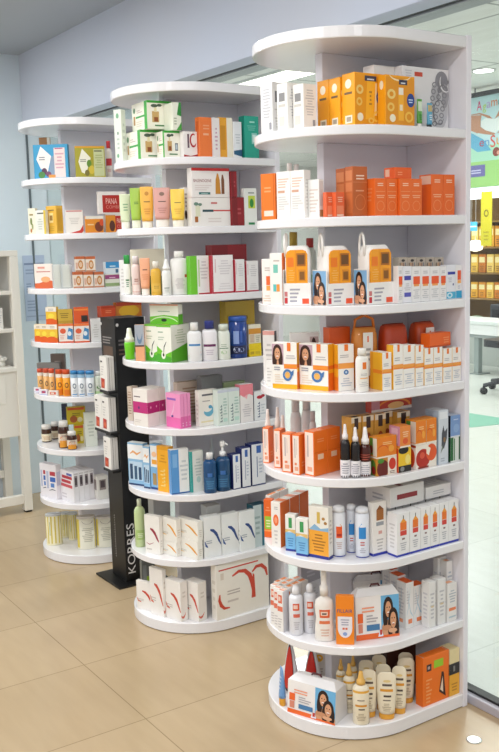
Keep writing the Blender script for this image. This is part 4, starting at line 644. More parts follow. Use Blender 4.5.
def tin(name, D, w, d, h):
    """oval tin with a rim at foot and lid"""
    root = empty(name); r = w/2; sy = d/w; mb = MB(); bm = mat(D.get('base', '#efe9cf'), .35)
    mb.lathe([(r*.98, 0), (r, .002), (r, .006), (r*.975, .008), (r*.975, h*.93)], bm, n=28, sy=sy)
    print_surf(mb, D['F'], lathe_surf(r*.975, .01, h*.92, sy, 1.5)); mb.build('body', root)
    mb = MB(); mb.lathe([(r, h*.93), (r, h-.002), (r*.95, h), (r*.9, h-.001)], mat(D.get('cap', '#dcd8ce'), .3), n=28, sy=sy); mb.build('lid', root)
    return root
def glass_pack(name, D, w, d, h):
    """clear plastic pack: see-through box with a pale jar inside"""
    root = empty(name); mb = MB(); cm = mat('#eef2f0', .12, alpha=.38, noise=0)
    mb.box(-w/2, w/2, -d/2, d/2, 0, h, cm, .003); mb.build('clear_box', root)
    mb = MB(); mb.lathe([(w*.36, .001), (w*.38, .006), (w*.38, h*.7), (w*.3, h*.8), (w*.3, h*.95)], mat(D.get('base', '#d9dcd2'), .4), sy=min(1, d/w)); mb.build('jar', root)
    return root
BUILD = dict(carton=carton, bottle=bottle, tube=squeeze_tube, travel_pouch=travel_pouch, gift_pack=gift_pack, window_bag=window_bag, soft_bag=soft_bag, tin=tin, glass_pack=glass_pack)
def place(row):
    kind, name, des, x, y, z, a, w, d, h, label, cat, group = row
    o = BUILD[kind](name, DES[des], w, d, h)
    o.location = (x, y, z); o.rotation_euler.z = math.radians(a+90)
    tag(o, label, cat, group)
    return o
# ---------------------------------------------------------------- setting
def struct(mb, name):
    o = mb.build(name); o['kind'] = 'structure'; return o
def nodes_mat(name):
    m = bpy.data.materials.new(name); m.use_nodes = True; return m, m.node_tree, m.node_tree.nodes['Principled BSDF']
def floor_mat(tile, c1, c2, grout, ox, oy, tx, ty, rough, gap=.003):
    m, nt, b = nodes_mat('floor_tiles'); L = nt.links; N = nt.nodes.new
    tc = N('ShaderNodeTexCoord'); mp = N('ShaderNodeMapping'); mp.inputs['Location'].default_value = (ox, oy, 0)
    L.new(tc.outputs['Object'], mp.inputs['Vector'])
    br = N('ShaderNodeTexBrick'); br.offset = 0; br.inputs['Scale'].default_value = 1
    br.inputs['Brick Width'].default_value = tx; br.inputs['Row Height'].default_value = ty
    br.inputs['Mortar Size'].default_value = gap; br.inputs['Mortar Smooth'].default_value = .3; br.inputs['Bias'].default_value = 0
    br.inputs['Color1'].default_value = lin(c1); br.inputs['Color2'].default_value = lin(c2); br.inputs['Mortar'].default_value = lin(grout)
    L.new(mp.outputs['Vector'], br.inputs['Vector'])
    st = N('ShaderNodeMapping'); st.inputs['Scale'].default_value = (1.5, 9, 1); L.new(tc.outputs['Object'], st.inputs['Vector'])
    n = N('ShaderNodeTexNoise'); n.inputs['Scale'].default_value = 2.2; n.inputs['Detail'].default_value = 5; L.new(st.outputs['Vector'], n.inputs['Vector'])
    rp = N('ShaderNodeValToRGB'); rp.color_ramp.elements[0].position = .3; rp.color_ramp.elements[0].color = (.93, .925, .915, 1); rp.color_ramp.elements[1].position = .7; rp.color_ramp.elements[1].color = (1, 1, 1, 1)
    L.new(n.outputs['Fac'], rp.inputs['Fac'])
    mx = N('ShaderNodeMix'); mx.data_type = 'RGBA'; mx.blend_type = 'MULTIPLY'; mx.inputs[0].default_value = 1
    L.new(br.outputs['Color'], mx.inputs[6]); L.new(rp.outputs['Color'], mx.inputs[7]); L.new(mx.outputs[2], b.inputs['Base Color'])
    b.inputs['Roughness'].default_value = rough
    return m
def glass_mat():
    m, nt, b = nodes_mat('shop_glass'); nt.nodes.remove(b); N = nt.nodes.new
    out = nt.nodes['Material Output']; t = N('ShaderNodeBsdfTransparent'); t.inputs['Color'].default_value = (.955, .975, .965, 1)
    g = N('ShaderNodeBsdfGlossy'); g.inputs['Roughness'].default_value = .02; f0 = N('ShaderNodeLayerWeight'); f0.inputs['Blend'].default_value = .5; f1 = N('ShaderNodeMath'); f1.operation = 'POWER'; f1.inputs[1].default_value = 4; nt.links.new(f0.outputs['Facing'], f1.inputs[0]); f = N('ShaderNodeMath'); f.operation = 'MULTIPLY_ADD'; f.inputs[1].default_value = .6; f.inputs[2].default_value = .03; nt.links.new(f1.outputs[0], f.inputs[0])
    mx = N('ShaderNodeMixShader'); nt.links.new(f.outputs[0], mx.inputs[0]); nt.links.new(t.outputs['BSDF'], mx.inputs[1]); nt.links.new(g.outputs['BSDF'], mx.inputs[2])
    nt.links.new(mx.outputs['Shader'], out.inputs['Surface']); return m
WX = -3.37
mb = MB(); mb.box(WX, 5.2, -5.2, .10, -.08, 0, floor_mat(1, '#bda684', '#b9a280', '#958160', .30, .91, .51, 1.02, .24, .0022), 0); struct(mb, 'floor')
mb = MB(); mb.box(-10.5, 5.2, .10, 10, -.08, 0, floor_mat(1, '#c6cac4', '#bfc4bd', '#aab0a9', 0, 0, .9, .9, .3), 0); struct(mb, 'floor_concourse')
mb = MB(); mb.box(WX-.12, WX, -5.2, .9, 0, 2.85, mat('#d6e2ea', .6, noise=.015, nscale=3), 0); struct(mb, 'wall_left')
mb = MB(); mb.box(WX-.12, 5.2, -5.2, -.06, 2.775, 2.85, mat('#a8aeb4', .7, noise=.01, nscale=3), 0); struct(mb, 'ceiling')
wm = mat('#c6ccd9', .6, noise=.01, nscale=3)
mb = MB(); mb.box(WX, 5.2, -.06, .034, 2.325, 2.85, wm, .002); struct(mb, 'wall_front')
mb = MB(); mb.box(WX, 5.2, .034, .070, 2.330, 2.85, mat('#15171a', .6), 0); struct(mb, 'trim_1')
mb = MB(); mb.box(WX, 5.2, .070, .155, 2.325, 2.85, mat('#a9adb2', .45), .002); struct(mb, 'trim_2')
mb = MB(); mb.box(WX, WX+.005, -.046, -.032, 0, 2.325, mat('#5f6a70', .5), .001); struct(mb, 'trim_3')
mb = MB(); mb.box(WX, 5.2, .036, .094, 0, .030, mat('#b9b6bf', .4), .002); mb.box(WX, 5.2, .056, .092, .030, .039, mat('#1a1b1d', .5), .001); struct(mb, 'trim_4')
mb = MB(); mb.box(WX, 5.2, .074, .082, .039, 2.3249, glass_mat(), 0); struct(mb, 'window_1')
# concourse beyond the glass
mb = MB(); mb.box(-10.5, 5.2, .13, 10, 2.85, 2.95, floor_mat(1, '#f0f0ee', '#ececea', '#a6a8a8', .1, .3, 1.2, 1.2, .6, .012), 0); struct(mb, 'ceiling_concourse')
mb = MB(); mb.box(-10.5, 5.2, 9.9, 10, 0, 2.85, mat('#e4e4e0', .6), 0); struct(mb, 'wall_far')
mb = MB(); mb.box(-10.6, -10.5, .1, 10, 0, 2.85, mat('#e6e6e2', .6), 0); struct(mb, 'wall_concourse')
mb = MB(); mb.prism([(-3.75, 4.02), (-3.2, 3.50), (-3.0, 3.58), (-2.9, 4.0), (-3.14, 4.07)], 'z', 0, .003, mat('#6fae98', .3)); o = struct(mb, 'trim_5'); recalc(o)
# ---------------------------------------------------------------- shelf units
UR, UL = 0.2808, 0.2691
UX = (0.0, -1.0286, -2.0886)
TOPS = (2.2000, 1.9208, 1.6566, 1.3922, 1.1266, 0.8595, 0.5885, 0.3137, 0.0472)
shelf_white = mat('#eeedef', .22, coat=.5, noise=.012, nscale=6)
panel_white = mat('#eeecf2', .35, noise=.012, nscale=6)
def outline(r):
    n = 40
    return [(r, -.0005), (r, -UL)] + [(r*math.cos(PI*i/n), -UL-r*math.sin(PI*i/n)) for i in range(1, n)] + [(-r, -UL), (-r, -.0005)]
def board(z0, z1):
    mb = MB(); c = .0025; rings = [(UR-c, z0), (UR, z0+c), (UR, z1-c), (UR-c, z1)]
    vs = []; fs = []; n = len(outline(1))
    for r, z in rings: vs += [(x, y, z) for x, y in outline(r)]
    for j in range(3):
        for i in range(n): fs.append([j*n+i, j*n+(i+1) % n, (j+1)*n+(i+1) % n, (j+1)*n+i])
    fs += [list(range(n))[::-1], [3*n+i for i in range(n)]]
    mb.add(vs, fs, shelf_white); return mb
def shelf_unit():
    root = empty('shelf_unit', (UX[0], 0, 0))
    for k, t in enumerate(TOPS):
        th = .034 if k == 0 else (.045 if k == 8 else .028)
        o = board(t-th, t).build('canopy' if k == 0 else ('plinth' if k == 8 else 'shelf'), root); recalc(o)
    mb = MB(); mb.box(-UR-.002, UR+.002, 0, .022, 0, 2.203, panel_white, .0015); mb.build('end_panel', root)
    for k in range(8):
        mb = MB(); mb.box(-.0175, .0175, -UL-.089, -.001, TOPS[k+1]+.0002, TOPS[k]-(.034 if k == 0 else .028)-.0002, panel_white, .001); mb.build('divider', root)
    mb = MB(); mb.lathe([(UR*.8, 0), (UR*.8, .0082)], mat('#8a8a8c', .6), n=32, cy=-UL); mb.build('foot', root)
    return root
U0 = shelf_unit()
GU = 'round ended white shelf units of nine levels'
def copy_tree(o, parent=None):
    c = o.copy(); COL.objects.link(c); c.parent = parent
    for ch in [q for q in o.children]: copy_tree(ch, c)
    return c
U1 = copy_tree(U0); U1.location.x = UX[1]
U2 = copy_tree(U0); U2.location.x = UX[2]
tag(U0, 'nearest white round ended shelf unit, full of sunscreen packs', 'shelf unit', GU)
tag(U1, 'white round ended shelf unit standing between the other two', 'shelf unit', GU)
tag(U2, 'farthest white round ended shelf unit, by the pale blue wall', 'shelf unit', GU)
# ---------------------------------------------------------------- black floor stand
BX0, BX1, BY0, BY1, BZ = -1.642, -1.490, -.390, -.238, 1.262
st = empty('display_stand', ((BX0+BX1)/2, (BY0+BY1)/2, 0)); cx, cy = st.location.x, st.location.y
blk = mat('#070708', .42, noise=.05)
mb = MB(); mb.box(-1.70-cx, -1.44-cx, -.453-cy, -.195-cy, 0, .01, blk, .001); mb.build('base', st)
mb = MB(); mb.box(BX0-cx, BX1-cx, BY0-cy, BY1-cy, .01, BZ, blk, .001)
w, d, h = BX1-BX0, BY1-BY0, BZ-.01
for lx in (.03, .95): mb.lathe([(.004, 0), (.004, .001)], mat('#d9d9d6', .3), n=10)if 0 else None
print_flat(mb, [('tv', 'KORRES', .07, .030, .33, .224, '#e6e4e2'), ('e', .08, .976, .045, .006, '#dcdad6'), ('l', .10, .90, .62, .93, 2, '#6d6866', 1), ('l', .10, .865, .62, .895, 2, '#5d4a40', 1)],
           (BX1-cx, BY0-cy, .01), (0, d, 0), (0, 0, h), (1, 0, 0), .0006)
print_flat(mb, [('e', .05, .976, .05, .006, '#dcdad6'), ('l', .12, .905, .85, .935, 3, '#8d8784', 1), ('r', .14, .86, .80, .895, '#5a4232'), ('r', .0, .80, 1, .842, '#2a2d36'), ('lv', .30, .08, .36, .25, 18, '#b4b2ae')],
           (BX0-cx, BY0-cy, .01), (w, 0, 0), (0, 0, h), (0, -1, 0), .0006)
mb.build('column', st)
HOLD = ((.929, .158, 1), (.737, .160, 2), (.556, .152, 1))
for z, hh, n in HOLD:
    mb = MB(); x0 = (-1.668 if n == 2 else -1.592)-cx
    mb.box(x0, BX1-cx, BY0-cy-.044, BY0-cy-.0002, z-.012, z, blk, .001); mb.build('ledge', st)
tag(st, 'tall black floor stand with white lettering up its side', 'display stand')
# ---------------------------------------------------------------- white cabinet by the left wall
cb = empty('cabinet', (-3.24, -.75, 0)); cm = mat('#e6e2d8', .45, noise=.015, nscale=6); ci = mat('#dcdcd8', .5, noise=.015, nscale=6)
def cbox(name, x0, x1, y0, y1, z0, z1, m=cm, c=.002, par=None):
    mb = MB(); mb.box(x0+3.24, x1+3.24, y0+.75, y1+.75, z0, z1, m, c); return mb.build(name, par or cb)
CE, CF = -.290, -2.96
for yy in (CE-.052, -1.25):
    for xx in (CF-.05, -3.355):
        o = cbox('post', xx, xx+.05, yy, yy+.05, .012, 1.547)
        cbox('foot', xx+.006, xx+.044, yy+.006, yy+.044, 0, .012, mat('#26221c', .6), .001, o)
cbox('top', -3.355, CF, -1.25, CE-.002, 1.548, 1.582)
for z in (1.325, 1.102): cbox('shelf', -3.335, CF-.012, -1.20, CE-.052, z, z+.022)
cbox('counter', -3.355, CF, -1.20, CE-.052, .868, .895)
cbox('back_panel', -3.35, -3.335, -1.20, CE-.052, .475, 1.547, ci)
cbox('side_panel', -3.305, CF-.05, CE-.03, CE-.018, .475, 1.547, ci)
fp = cbox('front_panel', CF-.03, CF-.012, -1.20, CE-.052, .475, .868)
mb = MB(); mb.box(CF-.012+3.24, CF-.006+3.24, -.95+.75, -.415+.75, .68, .845, cm, .002); mb.build('drawer_front', cb)
cbox('rail', CF-.045, CF-.01, -1.20, CE-.052, .055, .11); cbox('rail', -3.34, -3.31, -1.20, CE-.052, .15, .20)
tag(cb, 'white open cabinet on legs standing against the pale blue wall', 'cabinet')
for k, yy in enumerate((-.455, -.41)):
    o = carton('box_file', DES['file_white'], .034, .16, .125); o.location = (CF-.115, yy, 1.1245); o.rotation_euler.z = PI/2
    tag(o, 'white box standing on the cabinet middle shelf, ' + ('left one' if k == 0 else 'right one beside the post'), 'box', 'white boxes on the cabinet shelf')
fl = empty('ornament', (CF-.10, -.40, .8955)); fm = mat('#ecebe2', .5)
mb = MB(); mb.lathe([(.022, 0), (.028, .012), (.022, .03), (.016, .034)], fm, n=14); mb.build('bowl', fl)
for k in range(6):
    mb = MB(); a = k*PI/3; mb.lathe([(.004, .030), (.014, .034), (.018, .044), (.012, .054), (.003, .056)], fm, n=10, cx=.022*math.cos(a), cy=.022*math.sin(a)); mb.build('petal', fl)
mb = MB(); mb.lathe([(.006, .034), (.014, .048), (.012, .062), (.003, .066)], fm, n=10); mb.build('bud', fl)
tag(fl, 'small white flower ornament on the cabinet counter', 'ornament')
# notice on the left wall
mb = MB(); mb.box(WX, WX+.004, -.114, .03, 1.13, 1.547, mat('#b3c2da', .5), .0005)
print_flat(mb, [('r', .05, .86, .95, .89, '#7f8fae'), ('l', .1, .72, .9, .82, 2, '#95a4c0', 1), ('l', .1, .44, .5, .60, 4, '#8898b8', 1), ('l', .1, .15, .6, .34, 4, '#95a4c0', 1), ('r', .05, .06, .95, .08, '#9aa9c4')], (WX+.004, -.114, 1.13), (0, .144, 0), (0, 0, .415), (1, 0, 0))
tag(mb.build('notice'), 'pale blue printed notice on the wall beside the cabinet', 'notice')
# ---------------------------------------------------------------- concourse things
PY = 4.0
sg = empty('hanging_sign', (-3.04, PY, 2.39)); ox, oz = -3.04, 2.39
mb = MB(); mb.box(-3.49-ox, -2.59-ox, 0, .03, 2.01-oz, 2.772-oz, mat('#bfe0e4', .4), .001)
def SX(px): return (-3.433+(px-470)*.0111+3.49)/.90
def SZ(py): return (2.805-(py-92)*.00823-2.01)/.762
def pp(*l): return [(min(.99, max(.005, SX(a))), min(.99, max(.005, SZ(b)))) for a, b in l]
def R4(a, b, c, d, col): return ('r', max(.003, SX(a)), max(.003, SZ(d)), SX(c), SZ(b), col)
def T4(t, a, b, c, d, col): return ('t', t, SX(a), SZ(d), SX(c), SZ(b), col)
skin = '#c08a6a'
items = [R4(466, 160, 540, 196, '#9ccf7a'), R4(466, 146, 540, 162, '#a8dcc0'), ('p', pp((465, 130), (472, 132), (484, 140), (492, 152), (478, 152), (465, 142)), '#5aaed0'),
         ('p', pp((464, 113), (480, 114), (490, 120), (493.5, 121), (490, 117), (480, 112.5)), skin), ('p', pp((464, 113), (482, 115), (481, 121), (481, 128), (484, 131), (478, 133), (464, 126)), skin),
         ('p', pp((480, 126), (486, 131), (496, 135.5), (494, 137), (484, 134.5), (474, 131)), skin), ('p', pp((495, 121), (500, 112), (512, 114), (514, 128), (505, 133), (497, 136), (504, 129), (507, 122), (502, 117)), skin),
         ('p', pp((481.5, 121), (486, 118.5), (495, 121), (502, 119), (506, 123), (503, 129), (496, 135), (486, 131), (481.5, 127)), '#e6f0ee'),
         T4('A', 477, 100.5, 482, 110, '#d93a7a'), T4('g', 483, 105, 486.5, 113, '#b4d23a'), T4('a', 487, 103, 491, 109, '#b9a4d6'), T4('m', 491.5, 102, 497.5, 108, '#e0782a'), T4('os', 498, 102, 505, 108, '#4aa0a0'),
         T4('e', 480, 141, 484.5, 147, '#b03a5a'), T4('n', 485.5, 141, 490, 147, '#5aa0d0'), T4('S', 491, 137, 496, 149, '#d9483a'), T4('u', 497, 140, 502, 147, '#e0a03a'),
         ('p', ell(SX(497), SZ(154), .045, .05, 14), '#8a3a2a'), ('p', ell(SX(499), SZ(155), .02, .022, 10), '#d8a48a'), R4(466, 165.5, 486, 177.5, '#6d6aa8'), ('l', SX(469), SZ(174), SX(484), SZ(169), 2, '#c8c8e4')]
print_flat(mb, items, (-3.49-ox, 0, 2.01-oz), (.90, 0, 0), (0, 0, .762), (0, -1, 0), .0012)
mb.build('sign_panel', sg)
mb = MB(); mb.box(-3.51-ox, -2.57-ox, -.012, .04, 2.772-oz, 2.81-oz, mat('#4a4c50', .4), .002); mb.build('sign_rail', sg)
for x in (-3.39, -2.69):
    mb = MB(); mb.tube([(x-ox, .015, 2.81-oz), (x-ox, .015, 2.85-oz)], .006, mat('#8a8c90', .4)); mb.build('hanger', sg)
tag(sg, 'hanging sign with two hands making a heart and bright letters', 'sign')
# food counter beyond
fc = empty('food_counter', (-5.4, 6.9, 0)); ox, oy = -5.4, 6.9
def fbox(name, x0, x1, y0, y1, z0, z1, m, c=.004): q = MB(); q.box(x0+.5-ox, x1+.5-ox, y0-oy, y1-oy, z0, z1, m, c); return q.build(name, fc)
fbox('counter_base', -7.4, -4.4, 6.6, 7.2, 0, .50, mat('#b9bfba', .4)); fbox('back_board', -7.4, -4.4, 7.15, 7.2, .5, 2.2, mat('#86601e', .5))
for z in (.80, 1.12, 1.44, 1.76): fbox('rack', -7.4, -4.4, 6.72, 7.15, z, z+.02, mat('#8a6a34', .4))
fbox('side', -7.42, -7.4, 6.6, 7.2, 0, 2.2, mat('#7f6434', .5)); fbox('side', -4.4, -4.38, 6.6, 7.2, 0, 2.2, mat('#7f6434', .5))
fbox('light_strip', -7.4, -4.4, 6.55, 6.66, 2.05, 2.17, mat('#f4faff', emit=2.5)); fbox('header', -7.4, -4.4, 6.62, 7.2, 2.17, 2.3, mat('#cfe0cc', .4))
tag(fc, 'golden lit food counter with racks seen beyond the glass', 'counter')
pc = ('#e0a52a', '#d98f1c', '#e6bb4a', '#c9761e', '#ecca6a', '#d9b04a')
nn = 0
for r_, z in enumerate((.8205, 1.1405, 1.4605)):
    for k in range(7):
        q = MB(); x = -5.93+.13*k; hh = .2+.03*((k*3+r_) % 3); bz = MB()
        q.box(-.056, .056, -.09, .09, 0, hh, mat(pc[(k+2*r_) % 6], .4), .006)
        print_flat(q, [('r', .1, .55, .9, .85, '#f2e2a8'), ('l', .15, .12, .85, .42, 3, '#8a5a1e')], (-.056, -.09, 0), (.112, 0, 0), (0, 0, hh), (0, -1, 0), .001)
        o = q.build('snack_pack'); o.location = (x, 6.86, z)
        tag(o, 'golden snack pack on the %s rack of the food counter, %s' % (('lowest', 'middle', 'upper')[r_], ('leftmost', 'second', 'third', 'middle', 'fifth', 'sixth', 'rightmost')[k]), 'pack', 'snack packs on the food counter')
ck = MB(); ck.lathe([(.11, 0), (.12, .02), (.11, .06), (.06, .10), (.01, .11)], mat('#7d8f74', .5), n=18)
o = ck.build('dome_cover'); o.location = (-6.13, 6.68, .50) if 0 else (-5.78, 6.66, .501); tag(o, 'grey green domed cover on the food counter', 'cover')
ck = MB(); ck.box(-.24, .24, -.08, .10, 0, .26, mat('#3a3d42', .35), .01); ck.box(-.2, .2, -.085, -.08, .05, .2, mat('#22252a', .2), .001)
o = ck.build('cash_register'); o.location = (-5.30, 6.71, .501); tag(o, 'dark grey machine on the front of the food counter', 'machine')
yt = empty('hanging_tag', (-5.40, 6.40, 1.76)); q = MB(); q.box(-.085, .085, -.004, .004, -.28, .36, mat('#b8ae1c', .45), .001); print_flat(q, [('g', .5, .60, .22, .07, .6, '#6d6218'), ('l', .2, .1, .8, .3, 3, '#968c16')], (-.085, -.004, -.28), (.17, 0, 0), (0, 0, .64), (0, -1, 0), .001); q.build('tag_card', yt)
q = MB(); q.tube([(0, 0, .36), (0, 0, 1.09)], .003, mat('#c9c9c9', .4)); q.build('cord', yt); tag(yt, 'long yellow tag hanging in front of the food counter', 'tag')
bt = empty('price_card', (-5.68, 6.45, 1.66)); q = MB(); q.box(-.09, .09, -.003, .003, 0, .11, mat('#4fb4dc', .45), .001); print_flat(q, [('r', .05, .42, .95, .56, '#e6f2f6')], (-.09, -.003, 0), (.18, 0, 0), (0, 0, .11), (0, -1, 0), .001); q.build('card', bt)
q = MB(); q.tube([(0, 0, .11), (0, 0, 1.19)], .003, mat('#c9c9c9', .4)); q.build('cord', bt); tag(bt, 'small pale blue card hanging left of the yellow tag', 'card')
lp = empty('pendant_lamp', (-5.66, 6.5, 1.46)); q = MB(); q.lathe([(.005, .09), (.05, .085), (.085, .05), (.09, 0), (.08, -.03), (.02, -.05)], mat('#f6f0da', emit=1.5), n=18); q.build('lamp_globe', lp)
q = MB(); q.tube([(0, 0, .09), (0, 0, 1.39)], .003, mat('#c9c9c9', .4)); q.build('cord', lp); tag(lp, 'pale oval lamp hanging before the food counter', 'lamp')
# bench table and swivel chair
tb = empty('table', (-4.75, 6.05, 0))
def tbox(n, x0, x1, y0, y1, z0, z1, m): q = MB(); q.box(x0+4.75, x1+4.75, y0-6.05, y1-6.05, z0, z1, m, .003); q.build(n, tb)
tbox('table_top', -5.75, -3.75, 5.88, 6.35, .59, .63, mat('#dfe4e2', .3)); tbox('apron', -5.75, -3.75, 5.9, 5.93, 4.7/10, .59, mat('#f2f3f3', .35)); tbox('under_rail', -5.75, -3.75, 5.92, 5.95, .43, .47, mat('#9aa2a2', .35))
for x in (-5.17, -3.95): tbox('leg', x, x+.07, 5.95, 6.02, .012, .43, mat('#9aa5a3', .3)); tbox('foot', x-.02, x+.12, 5.9, 6.1, 0, .012, mat('#8a9492', .3))
tag(tb, 'low white table with grey legs beyond the glass', 'table')
ch = empty('swivel_chair', (-3.96, 5.20, 0)); dk = mat('#2a2d33', .4)
for k in range(5):
    a = math.radians(100+72*k); q = MB(); q.tube([(0, 0, .13), (.16*math.cos(a), .16*math.sin(a), .115), (.30*math.cos(a), .30*math.sin(a), .09)], .022, dk); lg = q.build('leg', ch)
    q = MB(); x, y = .30*math.cos(a), .30*math.sin(a)
    q.tube([(x-.02*math.sin(a), y+.02*math.cos(a), .035), (x+.02*math.sin(a), y-.02*math.cos(a), .035)], .035, mat('#15171a', .4), n=16); q.tube([(x, y, .06), (x, y, .09)], .012, dk); q.build('caster', lg)
q = MB(); q.tube([(0, 0, .13), (0, 0, .48)], .03, mat('#dfe3e2', .3), n=12); q.build('post', ch)
q = MB(); q.prism([(x, y) for x, y in rounded(.46, .46, .1)], 'z', .48, .55, dk); recalc(q.build('seat', ch))
q = MB(); q.prism([(x, z+.86) for x, z in rounded(.42, .5, .1)], 'y', .19, .24, mat('#e8ecec', .4)); recalc(q.build('backrest', ch))
q = MB(); q.box(-.03, .03, .2, .22, .5, .7, dk, .003); q.build('back_bar', ch)
tag(ch, 'swivel chair with dark five-star base and casters', 'chair')
# small emissive disc with a metal rim on the floor by the nearest unit
fl2 = empty('floor_disc', (.45, -.128, .0))
q = MB(); q.lathe([(.021, .0002), (.021, .0030), (.018, .0038)], mat('#f4fbf4', emit=1.2), n=20); q.build('lens', fl2)  # round emissive face of the disc
q = MB(); q.lathe([(.025, .0001), (.0245, .0024)], mat('#c9ccc8', .3, metal=.6), n=20); q.build('ring', fl2)
tag(fl2, 'small round bright disc on the beige floor beside nearest unit', 'floor light')
# luminaires beyond the glass
for k, (x, y) in enumerate(((-2.74, 3.40), (-1.9, 5.2), (-5.2, 3.2))):
    dl = empty('ceiling_light', (x, y, 2.85)); q = MB(); q.lathe([(.074, -.009), (.074, -.0065)], mat('#fdfffb', emit=9), n=24); q.build('diffuser', dl)
    q = MB(); q.lathe([(.092, -.006), (.092, -.0005)], mat('#d9dcda', .4), n=24); q.build('ring', dl)
    tag(dl, ('round downlight in the concourse ceiling over the hanging sign', 'round downlight deep in the concourse ceiling', 'round downlight over the concourse walkway behind shelves')[k], 'ceiling light', 'round concourse downlights')
for k, (x, y) in enumerate(((-3.75, 2.12), (-6.5, 4.2))):
    q = MB(); dl = empty('light_panel', (x, y, 2.85)); q.box(-.9, .9, -.14, .14, -.010, -.001, mat('#fbfbee', emit=4), .002); q.build('diffuser', dl)
    q = MB()
    for b in ((-.93, .93, -.17, -.14), (-.93, .93, .14, .17), (-.93, -.9, -.14, .14), (.9, .93, -.14, .14)): q.box(b[0], b[1], b[2], b[3], -.014, -.0005, mat('#e0e2e0', .4), .001)
    q.build('frame', dl); tag(dl, ('long bright ceiling panel just behind the shelf units', 'long bright ceiling panel deep in the concourse')[k], 'ceiling light')

place(('carton','carton','white_print2',-0.0448,-0.5036,1.9212,-80.0,0.0509,0.0604,0.1520,"slim white pharmacy carton with small dark pictures on nearest unit's top shelf",'box',None))
place(('carton','carton','white_print',0.0289,-0.4956,1.9212,5.0,0.0592,0.0484,0.1388,"white carton with a grey printed spine on nearest unit's top shelf, left one",'box','white carton with a grey printed spine on top shelf of nearest unit'))
place(('carton','carton','white_print',0.0796,-0.4774,1.9212,5.0,0.0512,0.0484,0.1298,"white carton with a grey printed spine on nearest unit's top shelf, right one",'box','white carton with a grey printed spine on top shelf of nearest unit'))
place(('carton','carton','yellow_tube_box',0.1980,-0.3486,1.9212,0.0,0.1135,0.0580,0.1504,"yellow carton picturing a tube and blue badge on nearest unit's top shelf",'box',None))
place(('carton','carton','yellow_tube_box',0.1422,-0.3703,1.9212,0.0,0.0834,0.0506,0.1451,"yellow-orange carton showing only its spine on nearest unit's top shelf, right one",'box','yellow-orange carton showing only its spine on top shelf of nearest unit'))
place(('carton','carton','yellow_tube_box',0.0881,-0.3715,1.9212,0.0,0.0834,0.0547,0.1460,"yellow-orange carton showing only its spine on nearest unit's top shelf, left one",'box','yellow-orange carton showing only its spine on top shelf of nearest unit'))
place(('carton','carton','yellow_bottle_box',0.2483,-0.2620,1.9212,0.0,0.1170,0.0334,0.1436,"yellow carton picturing a bottle and blue badge on nearest unit's top shelf",'box',None))
place(('carton','carton','white_graphic',0.1973,-0.1061,1.9212,0.0,0.1984,0.0312,0.1867,"large white carton with grey swirling drawing and red tag on nearest unit's top shelf",'box',None))
place(('carton','carton','white_plain',0.1558,-0.2421,1.9212,0.0,0.0966,0.0484,0.1870,"plain white carton behind the yellow cartons on nearest unit's top shelf",'box',None))
place(('tube','tube','green_tube',0.2448,-0.1638,1.9212,0.0,0.0213,0.0120,0.0852,"small green and white tube on nearest unit's top shelf",'tube',None))
place(('tube','tube','blue_tube',0.2448,-0.1216,1.9212,0.0,0.0215,0.0120,0.0758,"small blue tube with dark cap on nearest unit's top shelf",'tube',None))
place(('carton','carton','orange_strip',-0.0498,-0.5195,1.6570,-70.0,0.0540,0.0259,0.1420,"bright orange carton with a pale strip on nearest unit's second shelf",'box',None))
place(('carton','carton','orange_plain',-0.0565,-0.4843,1.6570,-70.0,0.0368,0.0184,0.1439,"orange carton half hidden behind white cartons on nearest unit's second shelf",'box',None))
place(('bottle','bottle','white_bottle',-0.1004,-0.4056,1.6570,-36.2,0.0228,0.0228,0.1820,"white capped bottle peeking above orange carton on nearest unit's second shelf, left one",'bottle','white capped bottle peeking above orange carton on second shelf of nearest unit'))
place(('bottle','bottle','white_bottle',-0.0925,-0.3835,1.6570,-36.5,0.0228,0.0228,0.1783,"white capped bottle peeking above orange carton on nearest unit's second shelf, right one",'bottle','white capped bottle peeking above orange carton on second shelf of nearest unit'))
place(('carton','carton','white_fine',0.0828,-0.5004,1.6570,-75.0,0.0529,0.0320,0.1424,"tall white carton with fine orange print on nearest unit's second shelf, right one",'box','tall white carton with fine orange print on second shelf of nearest unit'))
place(('carton','carton','white_fine',0.0303,-0.5144,1.6570,-75.0,0.0529,0.0322,0.1424,"tall white carton with fine orange print on nearest unit's second shelf, left one",'box','tall white carton with fine orange print on second shelf of nearest unit'))
place(('carton','carton','white_clear',0.1301,-0.4795,1.6570,-80.0,0.0450,0.0204,0.1121,"shorter white carton with see-through side on nearest unit's second shelf",'box',None))
place(('carton','carton','coral_small',0.1739,-0.4643,1.6570,0.0,0.0326,0.0168,0.0724,"small coral red carton on nearest unit's second shelf, left one",'box','small coral red carton on second shelf of nearest unit'))
place(('carton','carton','coral_small',0.1932,-0.4450,1.6570,0.0,0.0328,0.0184,0.0715,"small coral red carton on nearest unit's second shelf, right one",'box','small coral red carton on second shelf of nearest unit'))
place(('carton','carton','brown_orange',0.2069,-0.3863,1.6570,0.0,0.0569,0.0354,0.1457,"tall brownish orange carton on nearest unit's second shelf",'box',None))
place(('carton','carton','brown_orange',0.1649,-0.4038,1.6570,0.0,0.0184,0.0410,0.1431,"tall brownish orange carton seen by its edge on nearest unit's second shelf",'box',None))
place(('carton','carton','orange_pale_print',0.2271,-0.3321,1.6570,0.0,0.0445,0.0534,0.1099,"orange sunscreen carton in a row on nearest unit's second shelf, leftmost",'box','orange sunscreen carton in a row on second shelf of nearest unit'))
place(('carton','carton','orange_pale_print',0.2271,-0.2861,1.6570,0.0,0.0445,0.0534,0.1099,"orange sunscreen carton in a row on nearest unit's second shelf, second from left",'box','orange sunscreen carton in a row on second shelf of nearest unit'))
